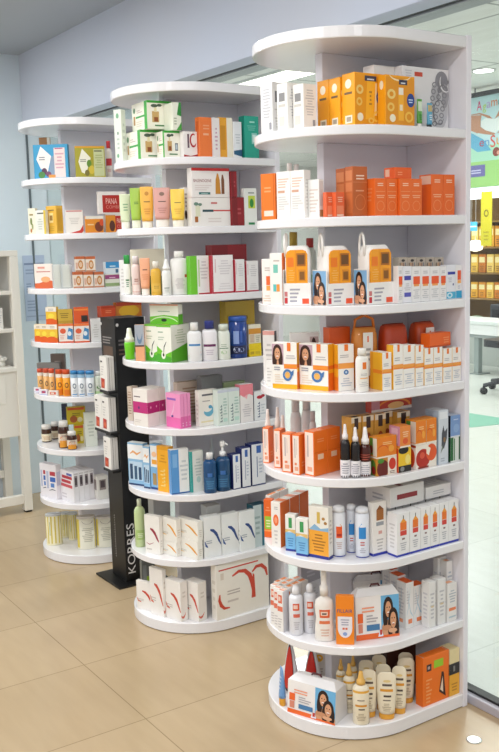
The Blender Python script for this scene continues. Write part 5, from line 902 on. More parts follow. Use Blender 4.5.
place(('carton','carton','orange_pale_print',0.2420,-0.2388,1.6570,0.0,0.0469,0.0406,0.1101,"orange sunscreen carton in a row on nearest unit's second shelf, third from left",'box','orange sunscreen carton in a row on second shelf of nearest unit'))
place(('carton','carton','orange_pale_print',0.2331,-0.1906,1.6570,0.0,0.0469,0.0513,0.1101,"orange sunscreen carton in a row on nearest unit's second shelf, rightmost",'box','orange sunscreen carton in a row on second shelf of nearest unit'))
place(('carton','carton','orange_patch',0.2413,-0.1111,1.6570,0.0,0.0496,0.0534,0.1243,"orange carton with pale patch on its side on nearest unit's second shelf, left one",'box','orange carton with pale patch on its side on second shelf of nearest unit'))
place(('carton','carton','orange_patch',0.2413,-0.0599,1.6570,0.0,0.0496,0.0534,0.1243,"orange carton with pale patch on its side on nearest unit's second shelf, right one",'box','orange carton with pale patch on its side on second shelf of nearest unit'))
place(('carton','carton','orange_lying',0.2278,-0.2379,1.7678,0.0,0.0680,0.0484,0.0330,"orange carton lying across the orange row on nearest unit's second shelf",'box',None))
place(('carton','carton','white_orange_teal',-0.0725,-0.5169,1.3926,-60.0,0.0355,0.0284,0.1424,"white carton with orange and amber squares on nearest unit's third shelf",'box',None))
place(('carton','carton','white_orange_teal2',-0.0058,-0.5275,1.3926,-65.0,0.0433,0.0273,0.1609,"white carton with teal and orange squares on nearest unit's third shelf",'box',None))
place(('travel_pouch','travel_pouch','pouch',0.0530,-0.4928,1.3926,-48.0,0.0818,0.0384,0.1821,"white pouch with orange window, nearest the rounded end on nearest unit's third shelf",'pouch',None))
place(('travel_pouch','travel_pouch','pouch',0.1367,-0.4223,1.3926,-8.0,0.0905,0.0864,0.1789,"white pouch with orange window and photo card, middle one on nearest unit's third shelf",'pouch',None))
place(('travel_pouch','travel_pouch','pouch',0.2140,-0.3250,1.3926,0.0,0.1014,0.0632,0.1786,"white pouch with orange window and photo card, farthest one on nearest unit's third shelf",'pouch',None))
place(('carton','carton','mini_orange',0.2581,-0.2673,1.3926,0.0,0.0190,0.0220,0.1130,"small white carton with orange square on nearest unit's third shelf, leftmost",'box','small white carton with orange square on third shelf of nearest unit'))
place(('carton','carton','mini_purple',0.2547,-0.2386,1.3926,0.0,0.0359,0.0284,0.1107,"small white carton with purple bars on nearest unit's third shelf",'box',None))
place(('carton','carton','mini_orange',0.2549,-0.2011,1.3926,0.0,0.0364,0.0284,0.1094,"small white carton with orange square on nearest unit's third shelf, second from left",'box','small white carton with orange square on third shelf of nearest unit'))
place(('carton','carton','mini_orange',0.2550,-0.1630,1.3926,0.0,0.0370,0.0284,0.1080,"small white carton with orange square on nearest unit's third shelf, third from left",'box','small white carton with orange square on third shelf of nearest unit'))
place(('carton','carton','mini_orange',0.2552,-0.1221,1.3926,0.0,0.0419,0.0284,0.1066,"small white carton with orange square on nearest unit's third shelf, fourth from left",'box','small white carton with orange square on third shelf of nearest unit'))
place(('carton','carton','mini_orange',0.2553,-0.0862,1.3926,0.0,0.0271,0.0284,0.1051,"small white carton with orange square on nearest unit's third shelf, rightmost",'box','small white carton with orange square on third shelf of nearest unit'))
place(('carton','carton','mini_cyan',0.2553,-0.0507,1.3926,0.0,0.0409,0.0284,0.1087,"small lilac carton with cyan foot on nearest unit's third shelf",'box',None))
place(('carton','carton','mini_cyan_orange',0.2554,-0.0160,1.3926,0.0,0.0257,0.0284,0.1072,"small white carton with cyan foot and orange square on nearest unit's third shelf",'box',None))
place(('carton','carton','speckled',0.2198,-0.2231,1.3926,0.0,0.0363,0.0284,0.1375,"brown speckled carton behind the small white cartons on nearest unit's third shelf, leftmost",'box','brown speckled carton behind the small white cartons on third shelf of nearest unit'))
place(('carton','carton','speckled',0.2198,-0.1850,1.3926,0.0,0.0368,0.0284,0.1363,"brown speckled carton behind the small white cartons on nearest unit's third shelf, second from left",'box','brown speckled carton behind the small white cartons on third shelf of nearest unit'))
place(('carton','carton','speckled',0.2198,-0.1463,1.3926,0.0,0.0374,0.0284,0.1351,"brown speckled carton behind the small white cartons on nearest unit's third shelf, third from left",'box','brown speckled carton behind the small white cartons on third shelf of nearest unit'))
place(('carton','carton','speckled',0.2198,-0.1070,1.3926,0.0,0.0379,0.0284,0.1339,"brown speckled carton behind the small white cartons on nearest unit's third shelf, fourth from left",'box','brown speckled carton behind the small white cartons on third shelf of nearest unit'))
place(('carton','carton','speckled',0.2198,-0.0672,1.3926,0.0,0.0385,0.0284,0.1327,"brown speckled carton behind the small white cartons on nearest unit's third shelf, rightmost",'box','brown speckled carton behind the small white cartons on third shelf of nearest unit'))
place(('bottle','bottle','grey_bottle',-0.1200,-0.3811,1.3926,-36.5,0.0433,0.0433,0.2261,"grey bottle with ochre cap beyond the pouches on nearest unit's third shelf",'bottle',None))
place(('bottle','bottle','red_green_bottle',-0.0600,-0.3590,1.3926,-37.5,0.0395,0.0395,0.2049,"pale bottle with red cap beyond the pouches on nearest unit's third shelf",'bottle',None))
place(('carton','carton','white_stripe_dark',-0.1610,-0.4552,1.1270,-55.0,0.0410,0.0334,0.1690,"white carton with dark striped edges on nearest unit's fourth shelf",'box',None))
place(('carton','carton','white_small',-0.0594,-0.5289,1.1270,-55.0,0.0224,0.0184,0.0839,"low white carton at the rounded end on nearest unit's fourth shelf",'box',None))
place(('carton','carton','face_carton',0.0063,-0.5119,1.1270,-62.0,0.0865,0.0284,0.1465,"white sun carton with face photo and blue ring on nearest unit's fourth shelf, left one",'box','white sun carton with face photo and blue ring on fourth shelf of nearest unit'))
place(('carton','carton','face_carton',0.0928,-0.4585,1.1270,-72.0,0.1077,0.0334,0.1453,"white sun carton with face photo and blue ring on nearest unit's fourth shelf, right one",'box','white sun carton with face photo and blue ring on fourth shelf of nearest unit'))
place(('carton','carton','sun_carton_disc',0.1625,-0.4056,1.1270,-12.0,0.0540,0.0284,0.1435,"white carton with orange band and blue disc on nearest unit's fourth shelf",'box',None))
place(('bottle','bottle','sun_bottle',0.2236,-0.3849,1.1270,-10.0,0.0442,0.0300,0.1340,"slim white lotion bottle with orange mark on nearest unit's fourth shelf",'bottle',None))
place(('carton','carton','sun_carton',0.2256,-0.3107,1.1270,-6.0,0.0342,0.0644,0.1168,"white carton with yellow side and orange band on nearest unit's fourth shelf",'box',None))
place(('carton','carton','sun_carton',0.2488,-0.2731,1.1270,0.0,0.0399,0.0306,0.1382,"white carton with orange band in the row on nearest unit's fourth shelf, leftmost",'box','white carton with orange band in the row on fourth shelf of nearest unit'))
place(('carton','carton','sun_carton',0.2442,-0.2270,1.1270,0.0,0.0492,0.0371,0.1330,"white carton with orange band in the row on nearest unit's fourth shelf, second from left",'box','white carton with orange band in the row on fourth shelf of nearest unit'))
place(('carton','carton','sun_carton',0.2451,-0.1835,1.1270,0.0,0.0350,0.0384,0.1288,"white carton with orange band in the row on nearest unit's fourth shelf, third from left",'box','white carton with orange band in the row on fourth shelf of nearest unit'))
place(('carton','carton','sun_carton',0.2475,-0.1450,1.1270,0.0,0.0391,0.0384,0.1164,"white carton with orange band in the row on nearest unit's fourth shelf, fourth from left",'box','white carton with orange band in the row on fourth shelf of nearest unit'))
place(('carton','carton','sun_carton',0.2476,-0.1046,1.1270,0.0,0.0391,0.0384,0.1164,"white carton with orange band in the row on nearest unit's fourth shelf, fifth from left",'box','white carton with orange band in the row on fourth shelf of nearest unit'))
place(('carton','carton','sun_carton',0.2491,-0.0640,1.1270,0.0,0.0392,0.0384,0.1093,"white carton with orange band in the row on nearest unit's fourth shelf, sixth from left",'box','white carton with orange band in the row on fourth shelf of nearest unit'))
place(('carton','carton','sun_carton',0.2492,-0.0235,1.1270,0.0,0.0392,0.0384,0.1093,"white carton with orange band in the row on nearest unit's fourth shelf, rightmost",'box','white carton with orange band in the row on fourth shelf of nearest unit'))
place(('carton','carton','orange_qr',0.2433,-0.0924,1.2440,4.0,0.0984,0.0384,0.0440,"orange carton lying across the white row on nearest unit's fourth shelf",'box',None))
place(('carton','carton','orange_yellow_box',0.0874,-0.3722,1.1270,-8.0,0.0761,0.0384,0.1899,"orange and yellow box behind the white cartons on nearest unit's fourth shelf",'box',None))
place(('soft_bag','soft_bag','bag_tag',0.1497,-0.3121,1.1270,-14.0,0.0849,0.0500,0.1885,"tan soft bag with white swing tag on nearest unit's fourth shelf",'bag',None))
place(('soft_bag','soft_bag','bag_red',0.1758,-0.2147,1.1270,-5.0,0.0947,0.0700,0.1926,"dark orange soft zipped bag on nearest unit's fourth shelf",'bag',None))
place(('soft_bag','soft_bag','bag_red_tag',0.1758,-0.0870,1.1270,0.0,0.0905,0.0700,0.1902,"orange soft bag with white card tag on nearest unit's fourth shelf",'bag',None))
place(('carton','carton','white_face',-0.0021,-0.4334,1.1270,-30.0,0.0925,0.0234,0.1717,"white carton with a small face photo, behind on nearest unit's fourth shelf",'box',None))
place(('carton','carton','orange_white_front',-0.1271,-0.4973,0.8599,-60.0,0.0223,0.0382,0.1196,"orange carton with a white front on nearest unit's fifth shelf, leftmost",'box','orange carton with a white front on fifth shelf of nearest unit'))
place(('carton','carton','orange_white_front',-0.0459,-0.5081,0.8599,-62.0,0.0238,0.0384,0.1268,"orange carton with a white front on nearest unit's fifth shelf, second from left",'box','orange carton with a white front on fifth shelf of nearest unit'))
place(('carton','carton','orange_white_front',0.0205,-0.5182,0.8599,-65.0,0.0330,0.0384,0.1258,"orange carton with a white front on nearest unit's fifth shelf, third from left",'box','orange carton with a white front on fifth shelf of nearest unit'))
place(('carton','carton','orange_white_front',0.0663,-0.5119,0.8599,-68.0,0.0260,0.0434,0.1292,"orange carton with a white front on nearest unit's fifth shelf, rightmost",'box','orange carton with a white front on fifth shelf of nearest unit'))
place(('carton','carton','orange_side',0.1057,-0.4772,0.8599,8.0,0.0591,0.0423,0.1424,"orange carton with square pale patches on nearest unit's fifth shelf, left one",'box','orange carton with square pale patches on fifth shelf of nearest unit'))
place(('carton','carton','orange_side',0.0972,-0.4170,0.8599,8.0,0.0591,0.0423,0.1424,"orange carton with square pale patches on nearest unit's fifth shelf, right one",'box','orange carton with square pale patches on fifth shelf of nearest unit'))
place(('bottle','bottle','pink_nozzle',-0.1974,-0.4483,0.8599,-34.6,0.0291,0.0291,0.1638,"pinkish nozzle bottle behind orange cartons on nearest unit's fifth shelf, leftmost",'bottle','pinkish nozzle bottle behind orange cartons on fifth shelf of nearest unit'))
place(('bottle','bottle','pink_nozzle',-0.1641,-0.4305,0.8599,-35.3,0.0307,0.0307,0.1730,"pinkish nozzle bottle behind orange cartons on nearest unit's fifth shelf, second from left",'bottle','pinkish nozzle bottle behind orange cartons on fifth shelf of nearest unit'))
place(('bottle','bottle','pink_nozzle',-0.0824,-0.4685,0.8599,-35.6,0.0298,0.0298,0.1616,"pinkish nozzle bottle behind orange cartons on nearest unit's fifth shelf, rightmost",'bottle','pinkish nozzle bottle behind orange cartons on fifth shelf of nearest unit'))
place(('bottle','bottle','grey_tall',-0.1268,-0.3815,0.8599,-36.4,0.0374,0.0374,0.1961,"tall pale grey bottle behind orange cartons on nearest unit's fifth shelf, leftmost",'bottle','tall pale grey bottle behind orange cartons on fifth shelf of nearest unit'))
place(('bottle','bottle','grey_tall',-0.0907,-0.3619,0.8599,-37.1,0.0372,0.0372,0.2052,"tall pale grey bottle behind orange cartons on nearest unit's fifth shelf, second from left",'bottle','tall pale grey bottle behind orange cartons on fifth shelf of nearest unit'))
place(('bottle','bottle','grey_tall',-0.0377,-0.3771,0.8599,-37.5,0.0233,0.0233,0.1698,"tall pale grey bottle behind orange cartons on nearest unit's fifth shelf, rightmost",'bottle','tall pale grey bottle behind orange cartons on fifth shelf of nearest unit'))
place(('bottle','bottle','serum_dark',0.1960,-0.4327,0.8599,-39.5,0.0309,0.0309,0.1677,"dark serum bottle with white nozzle on nearest unit's fifth shelf, left one",'bottle','dark serum bottle with white nozzle on fifth shelf of nearest unit'))
place(('bottle','bottle','serum_dark',0.2139,-0.4069,0.8599,-40.1,0.0308,0.0308,0.1577,"dark serum bottle with white nozzle on nearest unit's fifth shelf, right one",'bottle','dark serum bottle with white nozzle on fifth shelf of nearest unit'))
place(('bottle','bottle','serum',0.2243,-0.3760,0.8599,-40.7,0.0340,0.0340,0.1557,"brown red serum bottle with white nozzle on nearest unit's fifth shelf",'bottle',None))
place(('carton','carton','fruit_dark',0.2360,-0.3142,0.8599,-2.0,0.0791,0.0384,0.0552,"dark fruit pictured tea carton under an orange one on nearest unit's fifth shelf",'box',None))
place(('carton','carton','tea_orange',0.2362,-0.3139,0.9157,-2.0,0.0789,0.0384,0.0665,"orange tea carton stacked on dark fruit carton on nearest unit's fifth shelf",'box',None))
place(('carton','carton','fruit_yellow',0.2438,-0.2457,0.8599,0.0,0.0538,0.0375,0.0785,"yellow and black tea carton, lower of a stack on nearest unit's fifth shelf",'box',None))
place(('carton','carton','tea_pink',0.2418,-0.2468,0.9391,0.0,0.0451,0.0484,0.0681,"orange tea carton with pink side, upper of a stack on nearest unit's fifth shelf",'box',None))
place(('carton','carton','fruit_red',0.2418,-0.1558,0.8599,0.0,0.0910,0.0484,0.0770,"red tomato pictured tea carton on nearest unit's fifth shelf",'box',None))
place(('carton','carton','tea_orange',0.2418,-0.1788,0.9375,0.0,0.0446,0.0484,0.0798,"orange tea carton stacked on red tomato carton on nearest unit's fifth shelf, left one",'box','orange tea carton stacked on red tomato carton on fifth shelf of nearest unit'))
place(('carton','carton','tea_orange',0.2418,-0.1327,0.9375,0.0,0.0446,0.0484,0.0798,"orange tea carton stacked on red tomato carton on nearest unit's fifth shelf, right one",'box','orange tea carton stacked on red tomato carton on fifth shelf of nearest unit'))
place(('carton','carton','bird_blue',0.2368,-0.0800,0.8599,0.0,0.0438,0.0584,0.1772,"pale blue carton with dark printed bird on nearest unit's fifth shelf",'box',None))
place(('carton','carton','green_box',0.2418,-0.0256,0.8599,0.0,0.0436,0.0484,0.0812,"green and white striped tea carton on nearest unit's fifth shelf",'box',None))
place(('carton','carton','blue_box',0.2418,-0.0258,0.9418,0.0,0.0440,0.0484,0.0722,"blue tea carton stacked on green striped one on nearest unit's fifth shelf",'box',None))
place(('carton','carton','dark_mark',0.1536,-0.3713,0.8599,0.0,0.0395,0.0484,0.1788,"amber carton with dark mark, back row on nearest unit's fifth shelf, leftmost",'box','amber carton with dark mark, back row on fifth shelf of nearest unit'))
place(('carton','carton','dark_mark',0.1679,-0.3281,0.8599,0.0,0.0441,0.0355,0.1803,"amber carton with dark mark, back row on nearest unit's fifth shelf, second from left",'box','amber carton with dark mark, back row on fifth shelf of nearest unit'))
place(('carton','carton','dark_mark',0.1763,-0.2823,0.8599,0.0,0.0447,0.0282,0.1802,"amber carton with dark mark, back row on nearest unit's fifth shelf, third from left",'box','amber carton with dark mark, back row on fifth shelf of nearest unit'))
place(('carton','carton','dark_mark',0.1550,-0.2359,0.8599,0.0,0.0454,0.0315,0.1783,"amber carton with dark mark, back row on nearest unit's fifth shelf, fourth from left",'box','amber carton with dark mark, back row on fifth shelf of nearest unit'))
place(('carton','carton','dark_mark',0.1691,-0.1842,0.8599,0.0,0.0550,0.0450,0.1756,"amber carton with dark mark, back row on nearest unit's fifth shelf, rightmost",'box','amber carton with dark mark, back row on fifth shelf of nearest unit'))
place(('carton','carton','red_arc',0.1463,-0.2065,1.0388,0.0,0.1744,0.0290,0.0434,"red carton with orange arc lying on the back row on nearest unit's fifth shelf",'box',None))
place(('carton','carton','orange_green',-0.1596,-0.4783,0.5889,-55.0,0.0294,0.0234,0.1330,"slim orange carton with green patch on nearest unit's sixth shelf",'box',None))
place(('carton','carton','white_disc_orange',-0.0653,-0.4981,0.5889,-68.0,0.0357,0.0584,0.1524,"white carton with orange disc and orange side on nearest unit's sixth shelf",'box',None))
place(('carton','carton','white_disc_orange',-0.0885,-0.4407,0.5889,-68.0,0.0357,0.0584,0.1524,"white and orange carton in second row behind the first on nearest unit's sixth shelf",'box',None))
place(('carton','carton','white_disc_orange',-0.1117,-0.3832,0.5889,-68.0,0.0357,0.0584,0.1524,"white and orange carton in third row behind the first on nearest unit's sixth shelf",'box',None))
place(('carton','carton','orange_top_print',-0.2001,-0.4349,0.5889,-68.0,0.0191,0.0584,0.1347,"orange topped carton behind the slim orange one on nearest unit's sixth shelf",'box',None))
place(('carton','carton','orange_top_print',-0.2233,-0.3775,0.5889,-68.0,0.0191,0.0584,0.1347,"orange topped carton in the last row at the end on nearest unit's sixth shelf",'box',None))
place(('carton','carton','sea_small',0.0024,-0.5005,0.5889,-60.0,0.0357,0.0284,0.1219,"small carton with blue foot and green tube on nearest unit's sixth shelf, left one",'box','small carton with blue foot and green tube on sixth shelf of nearest unit'))
place(('carton','carton','sea_small',0.0652,-0.5010,0.5889,-65.0,0.0426,0.0253,0.1231,"small carton with blue foot and green tube on nearest unit's sixth shelf, right one",'box','small carton with blue foot and green tube on sixth shelf of nearest unit'))
place(('carton','carton','sea_yellow',0.1167,-0.4714,0.5889,-68.0,0.0715,0.0275,0.1687,"white and amber carton with blue foot on nearest unit's sixth shelf",'box',None))
place(('bottle','bottle','can_orange',0.1375,-0.4145,0.5889,-39.0,0.0430,0.0430,0.1655,"white spray can with orange label on nearest unit's sixth shelf",'bottle',None))
place(('bottle','bottle','can_blue',0.1363,-0.3614,0.5889,-39.8,0.0338,0.0338,0.1605,"white spray can with blue label on nearest unit's sixth shelf, left one",'bottle','white spray can with blue label on sixth shelf of nearest unit'))
place(('bottle','bottle','can_blue',0.1901,-0.3621,0.5889,-40.5,0.0443,0.0443,0.1644,"white spray can with blue label on nearest unit's sixth shelf, right one",'bottle','white spray can with blue label on sixth shelf of nearest unit'))
place(('carton','carton','brown_logo',0.2045,-0.3112,0.5889,-2.0,0.0559,0.0241,0.1744,"white sun carton with brown logo on nearest unit's sixth shelf",'box',None))
place(('carton','carton','sun_logo',0.2140,-0.2662,0.5889,-2.0,0.0318,0.0176,0.1268,"small white sun carton with orange logo on nearest unit's sixth shelf",'box',None))
place(('carton','carton','sun_logo',0.2476,-0.2601,0.5889,0.0,0.0543,0.0434,0.1413,"white carton with orange logo and blue foot on nearest unit's sixth shelf, leftmost",'box','white carton with orange logo and blue foot on sixth shelf of nearest unit'))
place(('carton','carton','sun_logo',0.2483,-0.2081,0.5889,0.0,0.0466,0.0427,0.1408,"white carton with orange logo and blue foot on nearest unit's sixth shelf, second from left",'box','white carton with orange logo and blue foot on sixth shelf of nearest unit'))
place(('carton','carton','sun_logo',0.2480,-0.1629,0.5889,0.0,0.0407,0.0434,0.1418,"white carton with orange logo and blue foot on nearest unit's sixth shelf, third from left",'box','white carton with orange logo and blue foot on sixth shelf of nearest unit'))
place(('carton','carton','sun_logo',0.2483,-0.1219,0.5889,0.0,0.0391,0.0434,0.1423,"white carton with orange logo and blue foot on nearest unit's sixth shelf, fourth from left",'box','white carton with orange logo and blue foot on sixth shelf of nearest unit'))
place(('carton','carton','sun_logo',0.2483,-0.0797,0.5889,0.0,0.0420,0.0434,0.1432,"white carton with orange logo and blue foot on nearest unit's sixth shelf, fifth from left",'box','white carton with orange logo and blue foot on sixth shelf of nearest unit'))
place(('carton','carton','sun_logo',0.2483,-0.0346,0.5889,0.0,0.0451,0.0434,0.1438,"white carton with orange logo and blue foot on nearest unit's sixth shelf, rightmost",'box','white carton with orange logo and blue foot on sixth shelf of nearest unit'))
place(('carton','carton','sun_logo',0.1799,-0.2343,0.5889,0.0,0.0639,0.0478,0.1506,"white sun carton in the back row on nearest unit's sixth shelf, leftmost",'box','white sun carton in the back row on sixth shelf of nearest unit'))
place(('carton','carton','sun_logo',0.1805,-0.1681,0.5889,0.0,0.0655,0.0484,0.1506,"white sun carton in the back row on nearest unit's sixth shelf, second from left",'box','white sun carton in the back row on sixth shelf of nearest unit'))
place(('carton','carton','sun_logo',0.1808,-0.1006,0.5889,0.0,0.0672,0.0484,0.1506,"white sun carton in the back row on nearest unit's sixth shelf, third from left",'box','white sun carton in the back row on sixth shelf of nearest unit'))
place(('carton','carton','sun_logo',0.1808,-0.0346,0.5889,0.0,0.0616,0.0484,0.1506,"white sun carton in the back row on nearest unit's sixth shelf, rightmost",'box','white sun carton in the back row on sixth shelf of nearest unit'))
place(('carton','carton','grey_red_lid',0.1734,-0.2081,0.7401,0.0,0.1467,0.1184,0.0646,"pale carton with dark red cross lying on top on nearest unit's sixth shelf",'box',None))
place(('carton','carton','grey_lid',0.1758,-0.0656,0.7401,0.0,0.1134,0.1084,0.0392,"pale carton lying on top by the end panel on nearest unit's sixth shelf",'box',None))
place(('carton','carton','white_red_print',-0.0157,-0.5302,0.3141,-75.0,0.0243,0.0324,0.1404,"white carton with three red square prints on nearest unit's seventh shelf, rightmost",'box','white carton with three red square prints on seventh shelf of nearest unit'))
place(('carton','carton','white_red_print',-0.0434,-0.5260,0.3141,-75.0,0.0243,0.0298,0.1404,"white carton with three red square prints on nearest unit's seventh shelf, second from left",'box','white carton with three red square prints on seventh shelf of nearest unit'))
place(('carton','carton','white_red_print',-0.0714,-0.5203,0.3141,-75.0,0.0243,0.0284,0.1404,"white carton with three red square prints on nearest unit's seventh shelf, leftmost",'box','white carton with three red square prints on seventh shelf of nearest unit'))
place(('carton','carton','orange_top_print',-0.0282,-0.4912,0.3141,-75.0,0.0243,0.0263,0.1404,"orange printed carton, second row at end on nearest unit's seventh shelf, rightmost",'box','orange printed carton, second row at end on seventh shelf of nearest unit'))
place(('carton','carton','orange_top_print',-0.0600,-0.4887,0.3141,-75.0,0.0243,0.0235,0.1404,"orange printed carton, second row at end on nearest unit's seventh shelf, second from left",'box','orange printed carton, second row at end on seventh shelf of nearest unit'))
place(('carton','carton','orange_top_print',-0.0866,-0.4965,0.3141,-75.0,0.0243,0.0225,0.1404,"orange printed carton, second row at end on nearest unit's seventh shelf, leftmost",'box','orange printed carton, second row at end on seventh shelf of nearest unit'))
place(('carton','carton','orange_top_print',-0.0359,-0.4614,0.3141,-75.0,0.0243,0.0324,0.1404,"orange printed carton, third row at end on nearest unit's seventh shelf, rightmost",'box','orange printed carton, third row at end on seventh shelf of nearest unit'))
place(('carton','carton','orange_top_print',-0.0671,-0.4605,0.3141,-75.0,0.0243,0.0317,0.1404,"orange printed carton, third row at end on nearest unit's seventh shelf, second from left",'box','orange printed carton, third row at end on seventh shelf of nearest unit'))
place(('carton','carton','orange_top_print',-0.0934,-0.4683,0.3141,-75.0,0.0243,0.0324,0.1404,"orange printed carton, third row at end on nearest unit's seventh shelf, leftmost",'box','orange printed carton, third row at end on seventh shelf of nearest unit'))
place(('carton','carton','orange_top_print',-0.0438,-0.4282,0.3141,-75.0,0.0243,0.0324,0.1404,"orange printed carton in last row at the end on nearest unit's seventh shelf, right one",'box','orange printed carton in last row at the end on seventh shelf of nearest unit'))
place(('carton','carton','orange_top_print',-0.0742,-0.4283,0.3141,-75.0,0.0243,0.0318,0.1404,"orange printed carton in last row at the end on nearest unit's seventh shelf, left one",'box','orange printed carton in last row at the end on seventh shelf of nearest unit'))
place(('carton','carton','white_plain',-0.1108,-0.3529,0.3141,10.0,0.0915,0.0384,0.1075,"plain carton under the grey one on nearest unit's seventh shelf",'box',None))
place(('carton','carton','grey_lying',-0.0904,-0.3643,0.4223,8.0,0.0957,0.0178,0.0716,"grey carton lying flat behind the spray bottles on nearest unit's seventh shelf",'box',None))
place(('bottle','bottle','spray_red',0.0285,-0.5109,0.3141,-36.2,0.0457,0.0457,0.1644,"white spray bottle with red square label on nearest unit's seventh shelf, left one",'bottle','white spray bottle with red square label on seventh shelf of nearest unit'))
place(('bottle','bottle','spray_red',0.0452,-0.4658,0.3141,-37.1,0.0426,0.0426,0.1657,"white spray bottle with red square label on nearest unit's seventh shelf, right one",'bottle','white spray bottle with red square label on seventh shelf of nearest unit'))
place(('bottle','bottle','lotion_pump',0.1249,-0.4692,0.3141,-38.0,0.0626,0.0350,0.2303,"white lotion spray bottle with wide waist on nearest unit's seventh shelf",'bottle',None))
place(('carton','carton','orange_oval',0.1872,-0.4347,0.3141,-42.0,0.0570,0.0184,0.1610,"orange carton with white oval panel on nearest unit's seventh shelf",'box',None))
place(('gift_pack','gift_pack','gift',0.1951,-0.3168,0.3141,-20.0,0.1483,0.0550,0.1657,"white gift pack with photo of two women on nearest unit's seventh shelf",'gift pack',None))
place(('gift_pack','gift_pack','gift',0.0591,-0.1908,0.3141,-24.0,0.1638,0.0164,0.1396,"white gift pack behind the front one on nearest unit's seventh shelf",'gift pack',None))
place(('carton','carton','graph_white',0.2033,-0.1474,0.3141,0.0,0.0503,0.0381,0.1383,"white carton with orange top flap on nearest unit's seventh shelf, rightmost",'box','white carton with orange top flap on seventh shelf of nearest unit'))
place(('carton','carton','graph_white',0.2008,-0.1909,0.3141,0.0,0.0343,0.0484,0.1581,"white carton with orange top flap on nearest unit's seventh shelf, third from left",'box','white carton with orange top flap on seventh shelf of nearest unit'))
place(('carton','carton','graph_white',0.1532,-0.1800,0.3141,0.0,0.0346,0.0433,0.1647,"white carton with orange top flap on nearest unit's seventh shelf, second from left",'box','white carton with orange top flap on seventh shelf of nearest unit'))
place(('carton','carton','graph_white',0.1082,-0.1700,0.3141,0.0,0.0349,0.0433,0.1703,"white carton with orange top flap on nearest unit's seventh shelf, leftmost",'box','white carton with orange top flap on seventh shelf of nearest unit'))
place(('carton','carton','white_tall',0.2484,-0.1289,0.3141,0.0,0.0304,0.0352,0.1572,"tall plain white carton with grey print on nearest unit's seventh shelf, left one",'box','tall plain white carton with grey print on seventh shelf of nearest unit'))
place(('carton','carton','white_tall',0.2468,-0.0851,0.3141,0.0,0.0355,0.0384,0.1579,"tall plain white carton with grey print on nearest unit's seventh shelf, right one",'box','tall plain white carton with grey print on seventh shelf of nearest unit'))
place(('carton','carton','white_orange_dash',0.2538,-0.0392,0.3141,0.0,0.0432,0.0284,0.1333,"short white carton with orange dash on nearest unit's seventh shelf",'box',None))
place(('carton','carton','white_orange_dash',0.2208,-0.0177,0.3141,0.0,0.0279,0.0284,0.1954,"tall white carton with orange dash on nearest unit's seventh shelf",'box',None))
place(('carton','carton','white_tall',0.1944,-0.0226,0.3141,0.0,0.0412,0.0220,0.2016,"tall white carton at the back by the panel on nearest unit's seventh shelf",'box',None))
place(('tube','tube','blue_bottle',-0.0294,-0.5328,0.0476,-110.0,0.0352,0.0225,0.1305,"blue tube with amber cap at the rounded end on nearest unit's bottom shelf",'tube',None))
place(('window_bag','gift_bag','red_window',-0.0817,-0.4562,0.0476,-72.0,0.0632,0.0400,0.1849,"clear triangular bag with red oval window on nearest unit's bottom shelf, left one",'bag','clear triangular bag with red oval window on bottom shelf of nearest unit'))
place(('window_bag','gift_bag','red_window',-0.0243,-0.4075,0.0476,-62.0,0.0751,0.0400,0.1739,"clear triangular bag with red oval window on nearest unit's bottom shelf, right one",'bag','clear triangular bag with red oval window on bottom shelf of nearest unit'))
place(('tube','tube','cream_tube_yellow',-0.0403,-0.3664,0.0476,-38.1,0.0446,0.0286,0.1486,"pale tube with amber sun, behind the gift pack on nearest unit's bottom shelf",'tube',None))
place(('gift_pack','gift_pack','gift',0.0860,-0.4742,0.0476,-68.0,0.1792,0.0859,0.1284,"white photo gift pack at the rounded end on nearest unit's bottom shelf",'gift pack',None))
place(('bottle','bottle','cream_pump',0.0798,-0.3680,0.0476,-39.0,0.0318,0.0318,0.1547,"cream bottle with amber collar and nozzle on nearest unit's bottom shelf, leftmost",'bottle','cream bottle with amber collar and nozzle on bottom shelf of nearest unit'))
place(('bottle','bottle','cream_pump',0.1411,-0.3827,0.0476,-39.5,0.0393,0.0393,0.1668,"cream bottle with amber collar and nozzle on nearest unit's bottom shelf, second from left",'bottle','cream bottle with amber collar and nozzle on bottom shelf of nearest unit'))
place(('bottle','bottle','cream_pump',0.2192,-0.3994,0.0476,-40.3,0.0529,0.0320,0.1750,"cream bottle with amber collar and nozzle on nearest unit's bottom shelf, rightmost",'bottle','cream bottle with amber collar and nozzle on bottom shelf of nearest unit'))
place(('tube','tube','cream_tube',0.2015,-0.3507,0.0476,-40.9,0.0503,0.0322,0.1600,"cream tube on amber cap on nearest unit's bottom shelf, second from left",'tube','cream tube on amber cap on bottom shelf of nearest unit'))
place(('tube','tube','cream_tube',0.2439,-0.3120,0.0476,-42.0,0.0610,0.0390,0.1564,"cream tube on amber cap on nearest unit's bottom shelf, fifth from left",'tube','cream tube on amber cap on bottom shelf of nearest unit'))
place(('tube','tube','cream_tube',0.1996,-0.2863,0.0476,-41.8,0.0494,0.0316,0.1590,"cream tube on amber cap on nearest unit's bottom shelf, fourth from left",'tube','cream tube on amber cap on bottom shelf of nearest unit'))
place(('tube','tube','cream_tube',0.2447,-0.2572,0.0476,-42.7,0.0473,0.0303,0.1612,"cream tube on amber cap on nearest unit's bottom shelf, sixth from left",'tube','cream tube on amber cap on bottom shelf of nearest unit'))
place(('tube','tube','cream_tube',0.2026,-0.1877,0.0476,-35.0,0.0572,0.0366,0.1549,"cream tube on amber cap on nearest unit's bottom shelf, rightmost",'tube','cream tube on amber cap on bottom shelf of nearest unit'))
place(('tube','tube','cream_tube',0.1730,-0.1611,0.0476,-43.2,0.0503,0.0322,0.1547,"cream tube on amber cap on nearest unit's bottom shelf, seventh from left",'tube','cream tube on amber cap on bottom shelf of nearest unit'))
